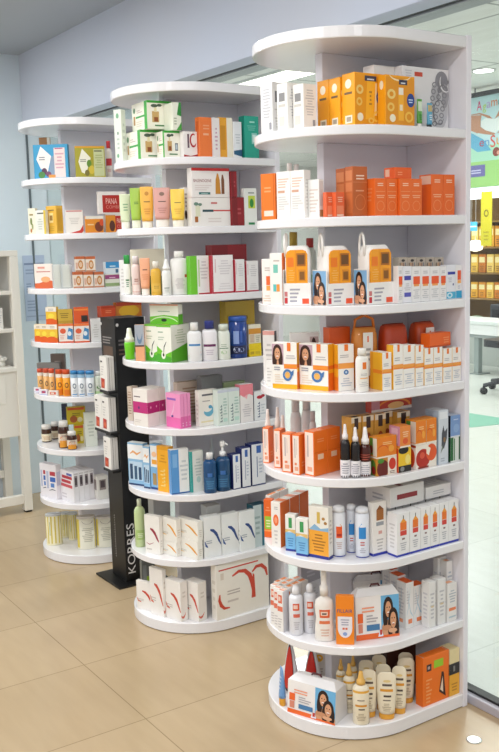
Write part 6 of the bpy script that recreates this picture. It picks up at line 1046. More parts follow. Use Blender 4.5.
place(('tube','tube','cream_tube',0.1200,-0.2911,0.0476,-40.7,0.0504,0.0322,0.1444,"cream tube on amber cap on nearest unit's bottom shelf, leftmost",'tube','cream tube on amber cap on bottom shelf of nearest unit'))
place(('tube','tube','cream_tube',0.1235,-0.2371,0.0476,-41.5,0.0474,0.0303,0.1496,"cream tube on amber cap on nearest unit's bottom shelf, third from left",'tube','cream tube on amber cap on bottom shelf of nearest unit'))
place(('bottle','bottle','cream_pump',0.0839,-0.3178,0.0476,-39.8,0.0304,0.0304,0.1563,"cream bottle with amber collar and nozzle on nearest unit's bottom shelf, third from left",'bottle','cream bottle with amber collar and nozzle on bottom shelf of nearest unit'))
place(('carton','carton','dark_brown',0.1150,-0.1410,0.0476,0.0,0.1333,0.0329,0.1658,"dark brown box behind the cream tubes on nearest unit's bottom shelf",'box',None))
place(('carton','carton','orange_big',0.2513,-0.1138,0.0476,0.0,0.1193,0.0334,0.1704,"large orange carton with green tag and dark cutout on nearest unit's bottom shelf",'box',None))
place(('carton','carton','yellow_black',0.2438,-0.0270,0.0476,0.0,0.0464,0.0484,0.1640,"carton in white, black and amber bands on nearest unit's bottom shelf",'box',None))
place(('carton','carton','green_white_long',-1.0010,-0.4530,1.9212,-4.0,0.1031,0.1484,0.1123,"long green and white carton, lower of a stack on middle unit's top shelf",'box',None))
place(('carton','carton','green_white_long',-0.8680,-0.4215,1.9212,-4.0,0.0663,0.0715,0.1005,"green and white carton beside the stack on middle unit's top shelf",'box',None))
place(('carton','carton','green_white_long',-0.9678,-0.4358,2.0341,-4.0,0.1046,0.1484,0.1066,"long green and white carton, upper of a stack on middle unit's top shelf",'box',None))
place(('carton','carton','green_white_edge',-0.8498,-0.4082,2.0223,-4.0,0.0365,0.0784,0.1031,"white carton with green corners, upper row on middle unit's top shelf",'box',None))
place(('carton','carton','pale_leaf',-1.0737,-0.5237,1.9212,-65.0,0.0367,0.0284,0.2038,"tall pale green carton at the rounded end on middle unit's top shelf",'box',None))
place(('carton','carton','white_red_swoosh',-0.8141,-0.3616,1.9212,0.0,0.0610,0.0284,0.0970,"white carton with dark red curl on middle unit's top shelf",'box',None))
place(('carton','carton','orange_plain',-0.7983,-0.3024,1.9212,0.0,0.0550,0.0320,0.1511,"plain orange carton on middle unit's top shelf",'box',None))
place(('carton','carton','white_dots',-0.7910,-0.2574,1.9212,0.0,0.0327,0.0275,0.1507,"slim white carton with pink dots on middle unit's top shelf",'box',None))
place(('carton','carton','yellow_white',-0.7994,-0.2091,1.9212,0.0,0.0611,0.0347,0.1543,"half yellow half white carton on middle unit's top shelf",'box',None))
place(('carton','carton','white_navy_foot',-0.7896,-0.1580,1.9212,0.0,0.0385,0.0256,0.1403,"white carton with blue wave foot on middle unit's top shelf",'box',None))
place(('carton','carton','teal_box',-0.7879,-0.0970,1.9212,0.0,0.0683,0.0384,0.1642,"teal green carton on middle unit's top shelf",'box',None))
place(('tube','tube','tube_pale',-1.0614,-0.5235,1.6570,-26.4,0.0420,0.0269,0.1383,"pale green tube at the rounded end on middle unit's second shelf",'tube',None))
place(('tube','tube','tube_green',-0.9748,-0.5186,1.6570,-27.0,0.0434,0.0278,0.1565,"lime green tube on middle unit's second shelf",'tube',None))
place(('tube','tube','tube_yellow',-0.9242,-0.4957,1.6570,-27.7,0.0508,0.0325,0.1590,"amber yellow tube on middle unit's second shelf",'tube',None))
place(('tube','tube','tube_pink',-0.8691,-0.4586,1.6570,-28.7,0.0641,0.0410,0.1522,"dusty pink tube on middle unit's second shelf",'tube',None))
place(('tube','tube','tube_lemon',-0.8219,-0.4157,1.6570,-29.6,0.0542,0.0347,0.1441,"lemon yellow tube on middle unit's second shelf",'tube',None))
place(('carton','carton','white_dark_edge',-0.8448,-0.3745,1.6570,-4.0,0.0179,0.0383,0.1512,"thin white carton with dark spots on middle unit's second shelf",'box',None))
place(('carton','carton','galen_low',-0.7974,-0.2891,1.6570,-2.0,0.1745,0.0338,0.1098,"white and red ampoule carton, lower of a stack on middle unit's second shelf",'box',None))
place(('carton','carton','galen_top',-0.7976,-0.2877,1.7674,-2.0,0.1691,0.0365,0.1128,"white carton picturing amber ampoules, upper of a stack on middle unit's second shelf",'box',None))
place(('carton','carton','red_dark',-0.7808,-0.1719,1.6570,0.0,0.0578,0.0269,0.1112,"red carton beside the ampoule stack on middle unit's second shelf",'box',None))
place(('carton','carton','red_dark',-0.7827,-0.1883,1.7688,0.0,0.0267,0.0325,0.1000,"narrow red carton on top of another red one on middle unit's second shelf",'box',None))
place(('carton','carton','white_green_tag',-0.7788,-0.1121,1.6570,0.0,0.0589,0.0266,0.1466,"white carton with green leaf tag on middle unit's second shelf",'box',None))
place(('carton','carton','white_plain',-1.1027,-0.5219,1.3926,-65.0,0.0323,0.0171,0.1397,"plain white carton at the rounded end on middle unit's third shelf",'box',None))
place(('bottle','bottle','green_cap',-1.0688,-0.5233,1.3926,-26.4,0.0283,0.0283,0.1594,"white bottle with green cap on middle unit's third shelf",'bottle',None))
place(('bottle','bottle','clear_rose',-0.9963,-0.5199,1.3926,-26.9,0.0359,0.0359,0.1551,"clear bottle with rose label on middle unit's third shelf",'bottle',None))
place(('tube','tube','peach_tube',-0.9427,-0.5072,1.3926,-27.4,0.0397,0.0254,0.1466,"peach coloured tube on middle unit's third shelf",'tube',None))
place(('bottle','bottle','yellow_oil',-0.9004,-0.4815,1.3926,-28.1,0.0413,0.0413,0.1320,"golden oil bottle with white cap on middle unit's third shelf",'bottle',None))
place(('bottle','bottle','white_mist',-0.8617,-0.4554,1.3926,-28.7,0.0373,0.0373,0.1409,"slim white mist bottle on middle unit's third shelf",'bottle',None))
place(('carton','carton','flat_green',-1.0193,-0.4544,1.3926,-25.0,0.1360,0.0384,0.1813,"cream and green box behind the bottles on middle unit's third shelf",'box',None))
place(('bottle','bottle','white_lotion',-0.8509,-0.4028,1.3926,-29.6,0.0705,0.0705,0.1705,"large white lotion bottle on middle unit's third shelf",'bottle',None))
place(('carton','carton','green_white',-0.8035,-0.3462,1.3926,0.0,0.0856,0.0284,0.1504,"green and white carton on middle unit's third shelf",'box',None))
place(('carton','carton','white_red',-0.7844,-0.2525,1.3926,0.0,0.0994,0.0320,0.1498,"white carton with red edges on middle unit's third shelf",'box',None))
place(('carton','carton','white_red',-0.7799,-0.1764,1.3926,0.0,0.0465,0.0384,0.1308,"narrow white carton with red edges on middle unit's third shelf",'box',None))
place(('carton','carton','white_red',-0.7799,-0.1170,1.3926,0.0,0.0596,0.0384,0.1231,"white carton with red edges by nearest unit on middle unit's third shelf",'box',None))
place(('carton','carton','red_dark',-0.8429,-0.1860,1.3926,0.0,0.1675,0.0484,0.1904,"dark red box behind the white red cartons on middle unit's third shelf",'box',None))
place(('bottle','bottle','green_cone',-1.0682,-0.5272,1.1270,-26.3,0.0411,0.0300,0.1279,"bright green cone shaped bottle on middle unit's fourth shelf",'bottle',None))
place(('carton','carton','peach_grey',-0.9772,-0.5253,1.1270,-35.0,0.0368,0.0184,0.1470,"peach and grey carton on middle unit's fourth shelf",'box',None))
place(('carton','carton','hair_carton',-0.8833,-0.4241,1.1270,-68.0,0.0734,0.1175,0.1478,"green and white hair care carton on middle unit's fourth shelf, right one",'box','green and white hair care carton on fourth shelf of middle unit'))
place(('carton','carton','hair_carton',-0.9599,-0.4408,1.1270,-68.0,0.0734,0.1050,0.1478,"green and white hair care carton on middle unit's fourth shelf, left one",'box','green and white hair care carton on fourth shelf of middle unit'))
place(('carton','carton','hair_top',-0.9066,-0.4395,1.2754,-68.0,0.1452,0.0284,0.0791,"white and green carton on top of the hair cartons on middle unit's fourth shelf",'box',None))
place(('bottle','bottle','white_wave',-0.7979,-0.3759,1.1270,-30.3,0.0574,0.0300,0.1549,"white bottle with blue orange wave on middle unit's fourth shelf",'bottle',None))
place(('bottle','bottle','white_purple_cap',-0.7810,-0.3164,1.1270,-31.2,0.0617,0.0300,0.1597,"white bottle with dark blue cap on middle unit's fourth shelf",'bottle',None))
place(('bottle','bottle','white_green_bottle',-0.7668,-0.2591,1.1270,-32.1,0.0500,0.0300,0.1425,"white bottle with green print on middle unit's fourth shelf",'bottle',None))
place(('bottle','bottle','navy_tub',-0.7852,-0.1788,1.1270,-33.0,0.0747,0.0747,0.1684,"deep blue glossy tub on middle unit's fourth shelf",'bottle',None))
place(('carton','carton','yellow_soft',-0.8729,-0.1220,1.1270,0.0,0.1432,0.0484,0.2236,"mustard yellow carton behind the blue tub on middle unit's fourth shelf",'box',None))
place(('carton','carton','yellow_flat',-0.7752,-0.1098,1.1270,0.0,0.0603,0.0242,0.0286,"flat bright yellow carton on middle unit's fourth shelf",'box',None))
place(('carton','carton','white_yellow',-0.7789,-0.1094,1.1562,0.0,0.0603,0.0284,0.1010,"white and amber carton on the yellow one on middle unit's fourth shelf",'box',None))
place(('carton','carton','beige_print',-1.1222,-0.4971,0.8599,-70.0,0.0272,0.0384,0.1441,"pale carton behind the magenta banded cartons on middle unit's fifth shelf",'box',None))
place(('carton','carton','magenta_band',-0.9772,-0.5221,0.8599,-76.0,0.0874,0.0349,0.1526,"cream carton with magenta band on middle unit's fifth shelf, leftmost",'box','cream carton with magenta band on fifth shelf of middle unit'))
place(('carton','carton','magenta_band',-0.9891,-0.4899,0.8599,-76.0,0.0874,0.0308,0.1526,"cream carton with magenta band on middle unit's fifth shelf, second from left",'box','cream carton with magenta band on fifth shelf of middle unit'))
place(('carton','carton','magenta_band',-0.9966,-0.4568,0.8599,-76.0,0.0874,0.0343,0.1526,"cream carton with magenta band on middle unit's fifth shelf, rightmost",'box','cream carton with magenta band on fifth shelf of middle unit'))
place(('carton','carton','pink_carton',-0.8626,-0.4412,0.8599,-80.0,0.0905,0.0167,0.1390,"pink gradient carton on middle unit's fifth shelf, leftmost",'box','pink gradient carton on fifth shelf of middle unit'))
place(('carton','carton','pink_carton',-0.8658,-0.4231,0.8599,-80.0,0.0905,0.0167,0.1390,"pink gradient carton on middle unit's fifth shelf, second from left",'box','pink gradient carton on fifth shelf of middle unit'))
place(('carton','carton','pink_carton',-0.8690,-0.4051,0.8599,-80.0,0.0905,0.0167,0.1390,"pink gradient carton on middle unit's fifth shelf, rightmost",'box','pink gradient carton on fifth shelf of middle unit'))
place(('carton','carton','beige_print',-0.9224,-0.3458,0.8599,0.0,0.1121,0.0316,0.1715,"beige printed carton in the back row on middle unit's fifth shelf",'box',None))
place(('carton','carton','swirl_blue',-0.8163,-0.3210,0.8599,0.0,0.0861,0.0284,0.1462,"cream carton with blue swirl on middle unit's fifth shelf",'box',None))
place(('carton','carton','text_green',-0.7816,-0.2744,0.8599,0.0,0.0486,0.0384,0.1456,"pale green carton with a column of print on middle unit's fifth shelf, left one",'box','pale green carton with a column of print on fifth shelf of middle unit'))
place(('carton','carton','text_green',-0.7800,-0.2216,0.8599,0.0,0.0542,0.0372,0.1465,"pale green carton with a column of print on middle unit's fifth shelf, right one",'box','pale green carton with a column of print on fifth shelf of middle unit'))
place(('carton','carton','pink_top',-0.7799,-0.1600,0.8599,0.0,0.0627,0.0384,0.1565,"white carton with wavy pink top on middle unit's fifth shelf",'box',None))
place(('carton','carton','navy_red',-0.7749,-0.0927,0.8599,0.0,0.0589,0.0284,0.1200,"white carton with navy column and red dots on middle unit's fifth shelf",'box',None))
place(('carton','carton','dark_grey_lying',-0.8531,-0.2787,0.8599,0.0,0.0996,0.0384,0.1958,"dark grey carton in the back row on middle unit's fifth shelf",'box',None))
place(('carton','carton','green_lying',-0.8430,-0.1764,0.8599,0.0,0.1025,0.0367,0.1618,"dull green carton in the back row on middle unit's fifth shelf",'box',None))
place(('carton','carton','blue_window',-1.0838,-0.5046,0.5889,-65.0,0.0809,0.0334,0.1814,"pale blue carton with three dark windows on middle unit's sixth shelf",'box',None))
place(('carton','carton','blue_window',-1.0077,-0.4931,0.5889,-68.0,0.0337,0.0334,0.1773,"slim pale blue carton with dark windows on middle unit's sixth shelf",'box',None))
place(('carton','carton','blue_white_sun',-0.9679,-0.4778,0.5889,-70.0,0.0453,0.0278,0.1904,"blue and white carton with amber print on middle unit's sixth shelf",'box',None))
place(('carton','carton','yellow_vertical',-0.9110,-0.4681,0.5889,-72.0,0.0654,0.0281,0.1900,"amber yellow carton with vertical print on middle unit's sixth shelf",'box',None))
place(('carton','carton','blue_white_split',-0.8546,-0.4378,0.5889,-8.0,0.0768,0.0284,0.1831,"half blue half white carton on middle unit's sixth shelf",'box',None))
place(('carton','carton','teal_white',-0.8366,-0.3702,0.5889,-4.0,0.0575,0.0290,0.1693,"white carton with teal edge on middle unit's sixth shelf",'box',None))
place(('bottle','bottle','blue_gel',-0.7829,-0.3344,0.5889,-31.0,0.0545,0.0545,0.1645,"dark blue gel bottle with white cap on middle unit's sixth shelf",'bottle',None))
place(('bottle','bottle','blue_gel_pump',-0.7784,-0.2747,0.5889,-31.8,0.0610,0.0610,0.2044,"dark blue gel bottle with white pump on middle unit's sixth shelf",'bottle',None))
place(('bottle','bottle','blue_nozzle',-0.9297,-0.2325,0.5889,-31.1,0.0339,0.0339,0.1818,"dark bottle with pale nozzle behind gel bottles on middle unit's sixth shelf",'bottle',None))
place(('carton','carton','navy_white',-0.7725,-0.2253,0.5889,0.0,0.0351,0.0443,0.1456,"short navy and white carton on middle unit's sixth shelf",'box',None))
place(('carton','carton','navy_white',-0.7721,-0.1800,0.5889,0.0,0.0406,0.0484,0.1654,"taller navy and white carton, middle one on middle unit's sixth shelf",'box',None))
place(('carton','carton','navy_white',-0.7717,-0.1188,0.5889,0.0,0.0666,0.0484,0.1750,"wide navy and white carton beside nearest unit on middle unit's sixth shelf",'box',None))
place(('bottle','bottle','green_clear',-1.1000,-0.5011,0.3141,-26.5,0.0469,0.0469,0.2061,"pale green clear bottle on middle unit's seventh shelf",'bottle',None))
place(('carton','carton','grey_carton',-1.0772,-0.4170,0.3141,0.0,0.0814,0.0484,0.2045,"grey carton in the back row at rounded end on middle unit's seventh shelf",'box',None))
place(('carton','carton','swoosh_darkred',-0.9771,-0.5003,0.3141,-65.0,0.0764,0.0231,0.1644,"white carton with dark red curve on middle unit's seventh shelf",'box',None))
place(('carton','carton','swoosh_yellow',-0.9213,-0.4514,0.3141,-75.0,0.0908,0.0259,0.0592,"slim white carton with yellow curve, lower on middle unit's seventh shelf",'box',None))
place(('carton','carton','swoosh_yellow',-0.9173,-0.4501,0.3739,-75.0,0.0905,0.0259,0.0991,"slim white carton with yellow curve, upper on middle unit's seventh shelf",'box',None))
place(('carton','carton','swoosh_yellow',-0.8463,-0.4036,0.3141,-78.0,0.1239,0.0284,0.0795,"wide white carton with yellow curve, lower on middle unit's seventh shelf",'box',None))
place(('carton','carton','swoosh_yellow',-0.8447,-0.4011,0.3942,-78.0,0.1235,0.0284,0.0811,"wide white carton with yellow curve, upper on middle unit's seventh shelf",'box',None))
place(('carton','carton','swoosh_blue',-0.8001,-0.3309,0.3141,-4.0,0.0772,0.0384,0.1725,"white carton with dark blue curve on middle unit's seventh shelf, leftmost",'box','white carton with dark blue curve on seventh shelf of middle unit'))
place(('carton','carton','swoosh_blue',-0.7877,-0.2509,0.3141,0.0,0.0795,0.0285,0.1715,"white carton with dark blue curve on middle unit's seventh shelf, second from left",'box','white carton with dark blue curve on seventh shelf of middle unit'))
place(('carton','carton','swoosh_blue',-0.7732,-0.1730,0.3141,0.0,0.0735,0.0222,0.1704,"white carton with dark blue curve on middle unit's seventh shelf, rightmost",'box','white carton with dark blue curve on seventh shelf of middle unit'))
place(('carton','carton','teal_dark',-0.7985,-0.0997,0.3141,0.0,0.0705,0.0484,0.1820,"teal and white carton beside nearest unit on middle unit's seventh shelf",'box',None))
place(('carton','carton','clear_grey_lid',-0.8734,-0.2828,0.3141,0.0,0.0675,0.0484,0.1939,"pale grey carton at the back on middle unit's seventh shelf",'box',None))
place(('carton','carton','grey_green',-1.1636,-0.4464,0.0476,-10.0,0.0536,0.0284,0.1731,"grey carton with green stripe, back of the end on middle unit's bottom shelf",'box',None))
place(('carton','carton','swoosh_red',-1.0497,-0.5137,0.0476,-65.0,0.0857,0.0170,0.1263,"low white carton with red curve at the end on middle unit's bottom shelf",'box',None))
place(('carton','carton','swoosh_red',-0.9655,-0.4975,0.0476,-75.0,0.0804,0.0205,0.2052,"tall white carton with red curve on middle unit's bottom shelf",'box',None))
place(('carton','carton','swoosh_red',-0.8857,-0.4553,0.0476,-76.0,0.0921,0.0385,0.1692,"white carton with red curve, front middle on middle unit's bottom shelf",'box',None))
place(('carton','carton','swoosh_red',-0.8346,-0.3911,0.0476,-76.0,0.0753,0.0481,0.1648,"white carton with red curve beside large box on middle unit's bottom shelf",'box',None))
place(('carton','carton','swoosh_big',-0.7803,-0.2047,0.0476,2.0,0.2684,0.0384,0.2347,"large white carton with big red lettering curves on middle unit's bottom shelf",'box',None))
place(('carton','carton','blue_flower',-1.9877,-0.4464,1.9212,-38.0,0.1690,0.0284,0.1627,"blue carton with white diamond and flowers on farthest unit's top shelf",'box',None))
place(('carton','carton','green_yellow',-1.8525,-0.3059,1.9212,-20.0,0.1413,0.0284,0.1465,"olive and yellow carton with white diamond on farthest unit's top shelf",'box',None))
place(('carton','carton','brown_small',-2.0753,-0.4405,1.9212,-30.0,0.0521,0.0284,0.2050,"small brown box behind the blue carton on farthest unit's top shelf",'box',None))
place(('bottle','bottle','red_white_tube',-1.8537,-0.2052,1.9212,-25.6,0.0317,0.0317,0.1752,"white and red tube by the middle unit on farthest unit's top shelf",'bottle',None))
place(('carton','carton','leaf_white',-2.0591,-0.5304,1.6570,-60.0,0.0447,0.0184,0.1272,"cream carton with leaf drawing on farthest unit's second shelf",'box',None))
place(('carton','carton','white_yellow_edge',-1.9950,-0.5104,1.6570,-65.0,0.0674,0.0184,0.1143,"white carton with yellow edge on farthest unit's second shelf",'box',None))
place(('carton','carton','yellow_print',-1.9586,-0.4592,1.6570,-80.0,0.0883,0.0378,0.1333,"amber yellow carton with square print on farthest unit's second shelf",'box',None))
place(('carton','carton','white_red_curve',-1.8760,-0.3933,1.6570,-20.0,0.0841,0.0184,0.1106,"white carton with red curve foot on farthest unit's second shelf",'box',None))
place(('carton','carton','orange_fruit',-1.8361,-0.3081,1.6570,-12.0,0.0866,0.0184,0.0799,"orange carton with dark fruit on farthest unit's second shelf",'box',None))
place(('carton','carton','red_title2',-1.8349,-0.1937,1.6570,-8.0,0.1108,0.0284,0.0885,"red carton with pale lettering, lower of a stack on farthest unit's second shelf",'box',None))
place(('carton','carton','red_title',-1.8332,-0.2112,1.7462,-8.0,0.1404,0.0284,0.1068,"red carton with pale lettering, upper of a stack on farthest unit's second shelf",'box',None))
place(('carton','carton','white_orange_hill',-2.0448,-0.4955,1.3926,-48.0,0.0959,0.0184,0.1203,"white carton with orange hill on farthest unit's third shelf",'box',None))
place(('glass_pack','clear_pack','clear_jar',-1.9375,-0.4695,1.3926,-42.0,0.0438,0.0300,0.1185,"clear pack with pale jar on farthest unit's third shelf, left one",'pack','clear pack with pale jar on third shelf of farthest unit'))
place(('glass_pack','clear_pack','clear_jar',-1.9047,-0.4353,1.3926,-42.0,0.0486,0.0300,0.1174,"clear pack with pale jar on farthest unit's third shelf, right one",'pack','clear pack with pale jar on third shelf of farthest unit'))
place(('carton','carton','circle_brown',-1.8699,-0.3949,1.3926,-14.0,0.0469,0.0284,0.0786,"small cream carton with brown circle, lower row on farthest unit's third shelf, leftmost",'box','small cream carton with brown circle, lower row on third shelf of farthest unit'))
place(('carton','carton','circle_brown',-1.8498,-0.3488,1.3926,-14.0,0.0472,0.0284,0.0770,"small cream carton with brown circle, lower row on farthest unit's third shelf, second from left",'box','small cream carton with brown circle, lower row on third shelf of farthest unit'))
place(('carton','carton','circle_brown',-1.8384,-0.2984,1.3926,-14.0,0.0476,0.0284,0.0752,"small cream carton with brown circle, lower row on farthest unit's third shelf, rightmost",'box','small cream carton with brown circle, lower row on third shelf of farthest unit'))
place(('carton','carton','circle_brown',-1.8654,-0.3820,1.4718,-14.0,0.0469,0.0284,0.0734,"small cream carton with brown circle, upper row on farthest unit's third shelf, left one",'box','small cream carton with brown circle, upper row on third shelf of farthest unit'))
place(('carton','carton','circle_brown',-1.8477,-0.3349,1.4702,-14.0,0.0472,0.0284,0.0735,"small cream carton with brown circle, upper row on farthest unit's third shelf, right one",'box','small cream carton with brown circle, upper row on third shelf of farthest unit'))
place(('carton','carton','purple_flat',-1.8429,-0.2289,1.3926,0.0,0.0769,0.0284,0.0607,"low cream carton with purple band on farthest unit's third shelf",'box',None))
place(('carton','carton','blue_white_flat',-1.8429,-0.2244,1.4539,0.0,0.0741,0.0284,0.0600,"blue and white carton, top of the flat pair on farthest unit's third shelf",'box',None))
place(('carton','carton','juice',-2.0745,-0.5279,1.1270,-48.0,0.0394,0.0234,0.0869,"yellow and orange vitamin carton on farthest unit's fourth shelf, leftmost",'box','yellow and orange vitamin carton on fourth shelf of farthest unit'))
place(('carton','carton','juice',-2.0132,-0.5190,1.1270,-48.0,0.0417,0.0234,0.0893,"yellow and orange vitamin carton on farthest unit's fourth shelf, second from left",'box','yellow and orange vitamin carton on fourth shelf of farthest unit'))
place(('carton','carton','juice',-1.9611,-0.4968,1.1270,-48.0,0.0520,0.0234,0.0903,"yellow and orange vitamin carton on farthest unit's fourth shelf, rightmost",'box','yellow and orange vitamin carton on fourth shelf of farthest unit'))
place(('carton','carton','juice',-1.9651,-0.4975,1.2178,-48.0,0.0573,0.0234,0.0850,"yellow vitamin carton standing on two others on farthest unit's fourth shelf",'box',None))
place(('carton','carton','orange_blue_shape',-1.9108,-0.4509,1.1270,-30.0,0.0712,0.0284,0.0938,"white and orange carton with blue shape on farthest unit's fourth shelf, left one",'box','white and orange carton with blue shape on fourth shelf of farthest unit'))
place(('carton','carton','orange_blue_shape',-1.8652,-0.3895,1.1270,-24.0,0.0732,0.0284,0.0924,"white and orange carton with blue shape on farthest unit's fourth shelf, right one",'box','white and orange carton with blue shape on fourth shelf of farthest unit'))
place(('carton','carton','yellow_soft',-1.9145,-0.4490,1.2214,-30.0,0.0710,0.0284,0.0699,"mustard yellow carton on the orange row on farthest unit's fourth shelf",'box',None))
place(('carton','carton','orange_dark',-1.8683,-0.3869,1.2199,-24.0,0.0706,0.0284,0.0795,"orange carton with dark corner on the row on farthest unit's fourth shelf",'box',None))
place(('carton','carton','white_plain',-1.8443,-0.3275,1.1270,-8.0,0.0491,0.0267,0.1134,"white carton beside the black stand on farthest unit's fourth shelf",'box',None))
place(('carton','carton','white_fine',-1.8629,-0.2433,1.1270,0.0,0.1103,0.0484,0.1144,"white carton behind the black stand on farthest unit's fourth shelf",'box',None))
place(('carton','carton','red_orange',-1.8649,-0.2528,1.2420,0.0,0.0770,0.0484,0.0555,"red orange carton above the black stand on farthest unit's fourth shelf",'box',None))
place(('carton','carton','white_fine',-1.8829,-0.1098,1.1270,0.0,0.1339,0.0484,0.1053,"white carton behind the black stand top on farthest unit's fourth shelf",'box',None))
place(('carton','carton','red_yellow',-1.9039,-0.1162,1.2328,0.0,0.1440,0.0313,0.0758,"red and yellow carton above the black stand on farthest unit's fourth shelf",'box',None))
place(('bottle','bottle','cylinder_red',-2.1767,-0.4948,0.8599,-20.8,0.0331,0.0331,0.1168,"tan tube shaker with red cap on farthest unit's fifth shelf, leftmost",'bottle','tan tube shaker with red cap on fifth shelf of farthest unit'))
place(('bottle','bottle','cylinder_red',-2.0645,-0.5073,0.8599,-21.2,0.0301,0.0301,0.1297,"tan tube shaker with red cap on farthest unit's fifth shelf, second from left",'bottle','tan tube shaker with red cap on fifth shelf of farthest unit'))
place(('bottle','bottle','cylinder_red',-2.0087,-0.5008,0.8599,-21.5,0.0275,0.0275,0.1336,"tan tube shaker with red cap on farthest unit's fifth shelf, rightmost",'bottle','tan tube shaker with red cap on fifth shelf of farthest unit'))
place(('bottle','bottle','cylinder_amber',-1.9763,-0.4735,0.8599,-21.9,0.0373,0.0373,0.1303,"amber tube shaker with red cap on farthest unit's fifth shelf, left one",'bottle','amber tube shaker with red cap on fifth shelf of farthest unit'))
place(('bottle','bottle','cylinder_amber',-1.9333,-0.4550,0.8599,-22.4,0.0371,0.0371,0.1314,"amber tube shaker with red cap on farthest unit's fifth shelf, right one",'bottle','amber tube shaker with red cap on fifth shelf of farthest unit'))
place(('bottle','bottle','cylinder_blue',-1.8954,-0.4301,0.8599,-22.9,0.0346,0.0346,0.1277,"white tube shaker with blue cap on farthest unit's fifth shelf, leftmost",'bottle','white tube shaker with blue cap on fifth shelf of farthest unit'))
place(('bottle','bottle','cylinder_blue',-1.8754,-0.4002,0.8599,-23.3,0.0370,0.0370,0.1267,"white tube shaker with blue cap on farthest unit's fifth shelf, second from left",'bottle','white tube shaker with blue cap on fifth shelf of farthest unit'))
place(('bottle','bottle','cylinder_blue',-1.8589,-0.3620,0.8599,-23.8,0.0420,0.0420,0.1246,"white tube shaker with blue cap on farthest unit's fifth shelf, rightmost",'bottle','white tube shaker with blue cap on fifth shelf of farthest unit'))
place(('bottle','bottle','green_tub',-1.8532,-0.3201,0.8599,-24.3,0.0397,0.0397,0.1185,"pale green tube shaker beside black stand on farthest unit's fifth shelf",'bottle',None))
place(('carton','carton','lilac_flat',-2.1624,-0.5205,0.8599,-50.0,0.0356,0.0144,0.0229,"flat lilac carton lying at the shelf edge on farthest unit's fifth shelf, left one",'box','flat lilac carton lying at the shelf edge on fifth shelf of farthest unit'))
place(('carton','carton','lilac_flat',-2.0529,-0.5287,0.8599,-50.0,0.0459,0.0144,0.0267,"flat lilac carton lying at the shelf edge on farthest unit's fifth shelf, right one",'box','flat lilac carton lying at the shelf edge on fifth shelf of farthest unit'))
place(('carton','carton','orange_flat',-1.9747,-0.5089,0.8599,-48.0,0.0525,0.0144,0.0275,"flat carton with orange square at the edge on farthest unit's fifth shelf",'box',None))
place(('carton','carton','grey_case',-2.1886,-0.4409,0.8599,-40.0,0.1215,0.0284,0.1419,"grey case behind the tube shakers on farthest unit's fifth shelf",'box',None))
place(('carton','carton','brown_hang',-2.1850,-0.3900,0.8599,-40.0,0.0736,0.0284,0.1843,"brown grey carton at the back of the shelf on farthest unit's fifth shelf",'box',None))
place(('bottle','bottle','pill_white',-2.1898,-0.4759,0.5889,-21.0,0.0520,0.0520,0.0899,"brown pill bottle with white cap and cream label on farthest unit's sixth shelf, left one",'bottle','brown pill bottle with white cap and cream label on sixth shelf of farthest unit'))
place(('bottle','bottle','pill_white',-2.2277,-0.4133,0.5889,-21.5,0.0422,0.0422,0.0922,"brown pill bottle with white cap and cream label on farthest unit's sixth shelf, right one",'bottle','brown pill bottle with white cap and cream label on sixth shelf of farthest unit'))
place(('bottle','bottle','pill_orange',-1.9921,-0.4612,0.5889,-22.1,0.0554,0.0554,0.1378,"brown bottle with orange picture label, larger on farthest unit's sixth shelf",'bottle',None))
place(('bottle','bottle','pill_orange',-1.9295,-0.4446,0.5889,-22.5,0.0499,0.0499,0.0912,"brown bottle with orange picture label, smaller on farthest unit's sixth shelf",'bottle',None))
place(('carton','carton','yellow_title',-2.0342,-0.3588,0.5889,-20.0,0.0542,0.0220,0.0986,"yellow carton, lower of a pair on farthest unit's sixth shelf",'box',None))
place(('carton','carton','yellow_title',-2.0556,-0.3633,0.6881,-20.0,0.0948,0.0284,0.0906,"wide yellow carton, upper of a pair on farthest unit's sixth shelf",'box',None))
place(('carton','carton','white_green_low',-1.9953,-0.3231,0.5889,-12.0,0.0502,0.0284,0.1011,"low cream carton with yellow fruit on farthest unit's sixth shelf",'box',None))
place(('carton','carton','pale_white',-1.9362,-0.3387,0.5889,-12.0,0.0599,0.0284,0.1739,"pale grey green carton at the back on farthest unit's sixth shelf",'box',None))
place(('carton','carton','navy_dark',-2.1484,-0.3857,0.5889,-30.0,0.0295,0.0184,0.1954,"dark navy carton at the back on farthest unit's sixth shelf",'box',None))
place(('carton','carton','blue_red_print',-2.1448,-0.5037,0.3141,-68.0,0.0610,0.0413,0.1738,"white carton with blue red print on farthest unit's seventh shelf, left one",'box','white carton with blue red print on seventh shelf of farthest unit'))
place(('carton','carton','blue_red_print',-2.0706,-0.4983,0.3141,-68.0,0.0779,0.0367,0.1797,"white carton with blue red print on farthest unit's seventh shelf, right one",'box','white carton with blue red print on seventh shelf of farthest unit'))
place(('carton','carton','red_dash_print',-1.9744,-0.4523,0.3141,-82.0,0.1284,0.0294,0.1568,"white carton with red dashes in a row on farthest unit's seventh shelf, leftmost",'box','white carton with red dashes in a row on seventh shelf of farthest unit'))
place(('carton','carton','red_dash_print',-1.9788,-0.4216,0.3141,-82.0,0.1284,0.0294,0.1568,"white carton with red dashes in a row on farthest unit's seventh shelf, second from left",'box','white carton with red dashes in a row on seventh shelf of farthest unit'))
place(('carton','carton','red_dash_print',-1.9831,-0.3910,0.3141,-82.0,0.1284,0.0294,0.1568,"white carton with red dashes in a row on farthest unit's seventh shelf, third from left",'box','white carton with red dashes in a row on seventh shelf of farthest unit'))
place(('carton','carton','red_dash_print',-1.9873,-0.3611,0.3141,-82.0,0.1284,0.0278,0.1568,"white carton with red dashes in a row on farthest unit's seventh shelf, rightmost",'box','white carton with red dashes in a row on seventh shelf of farthest unit'))
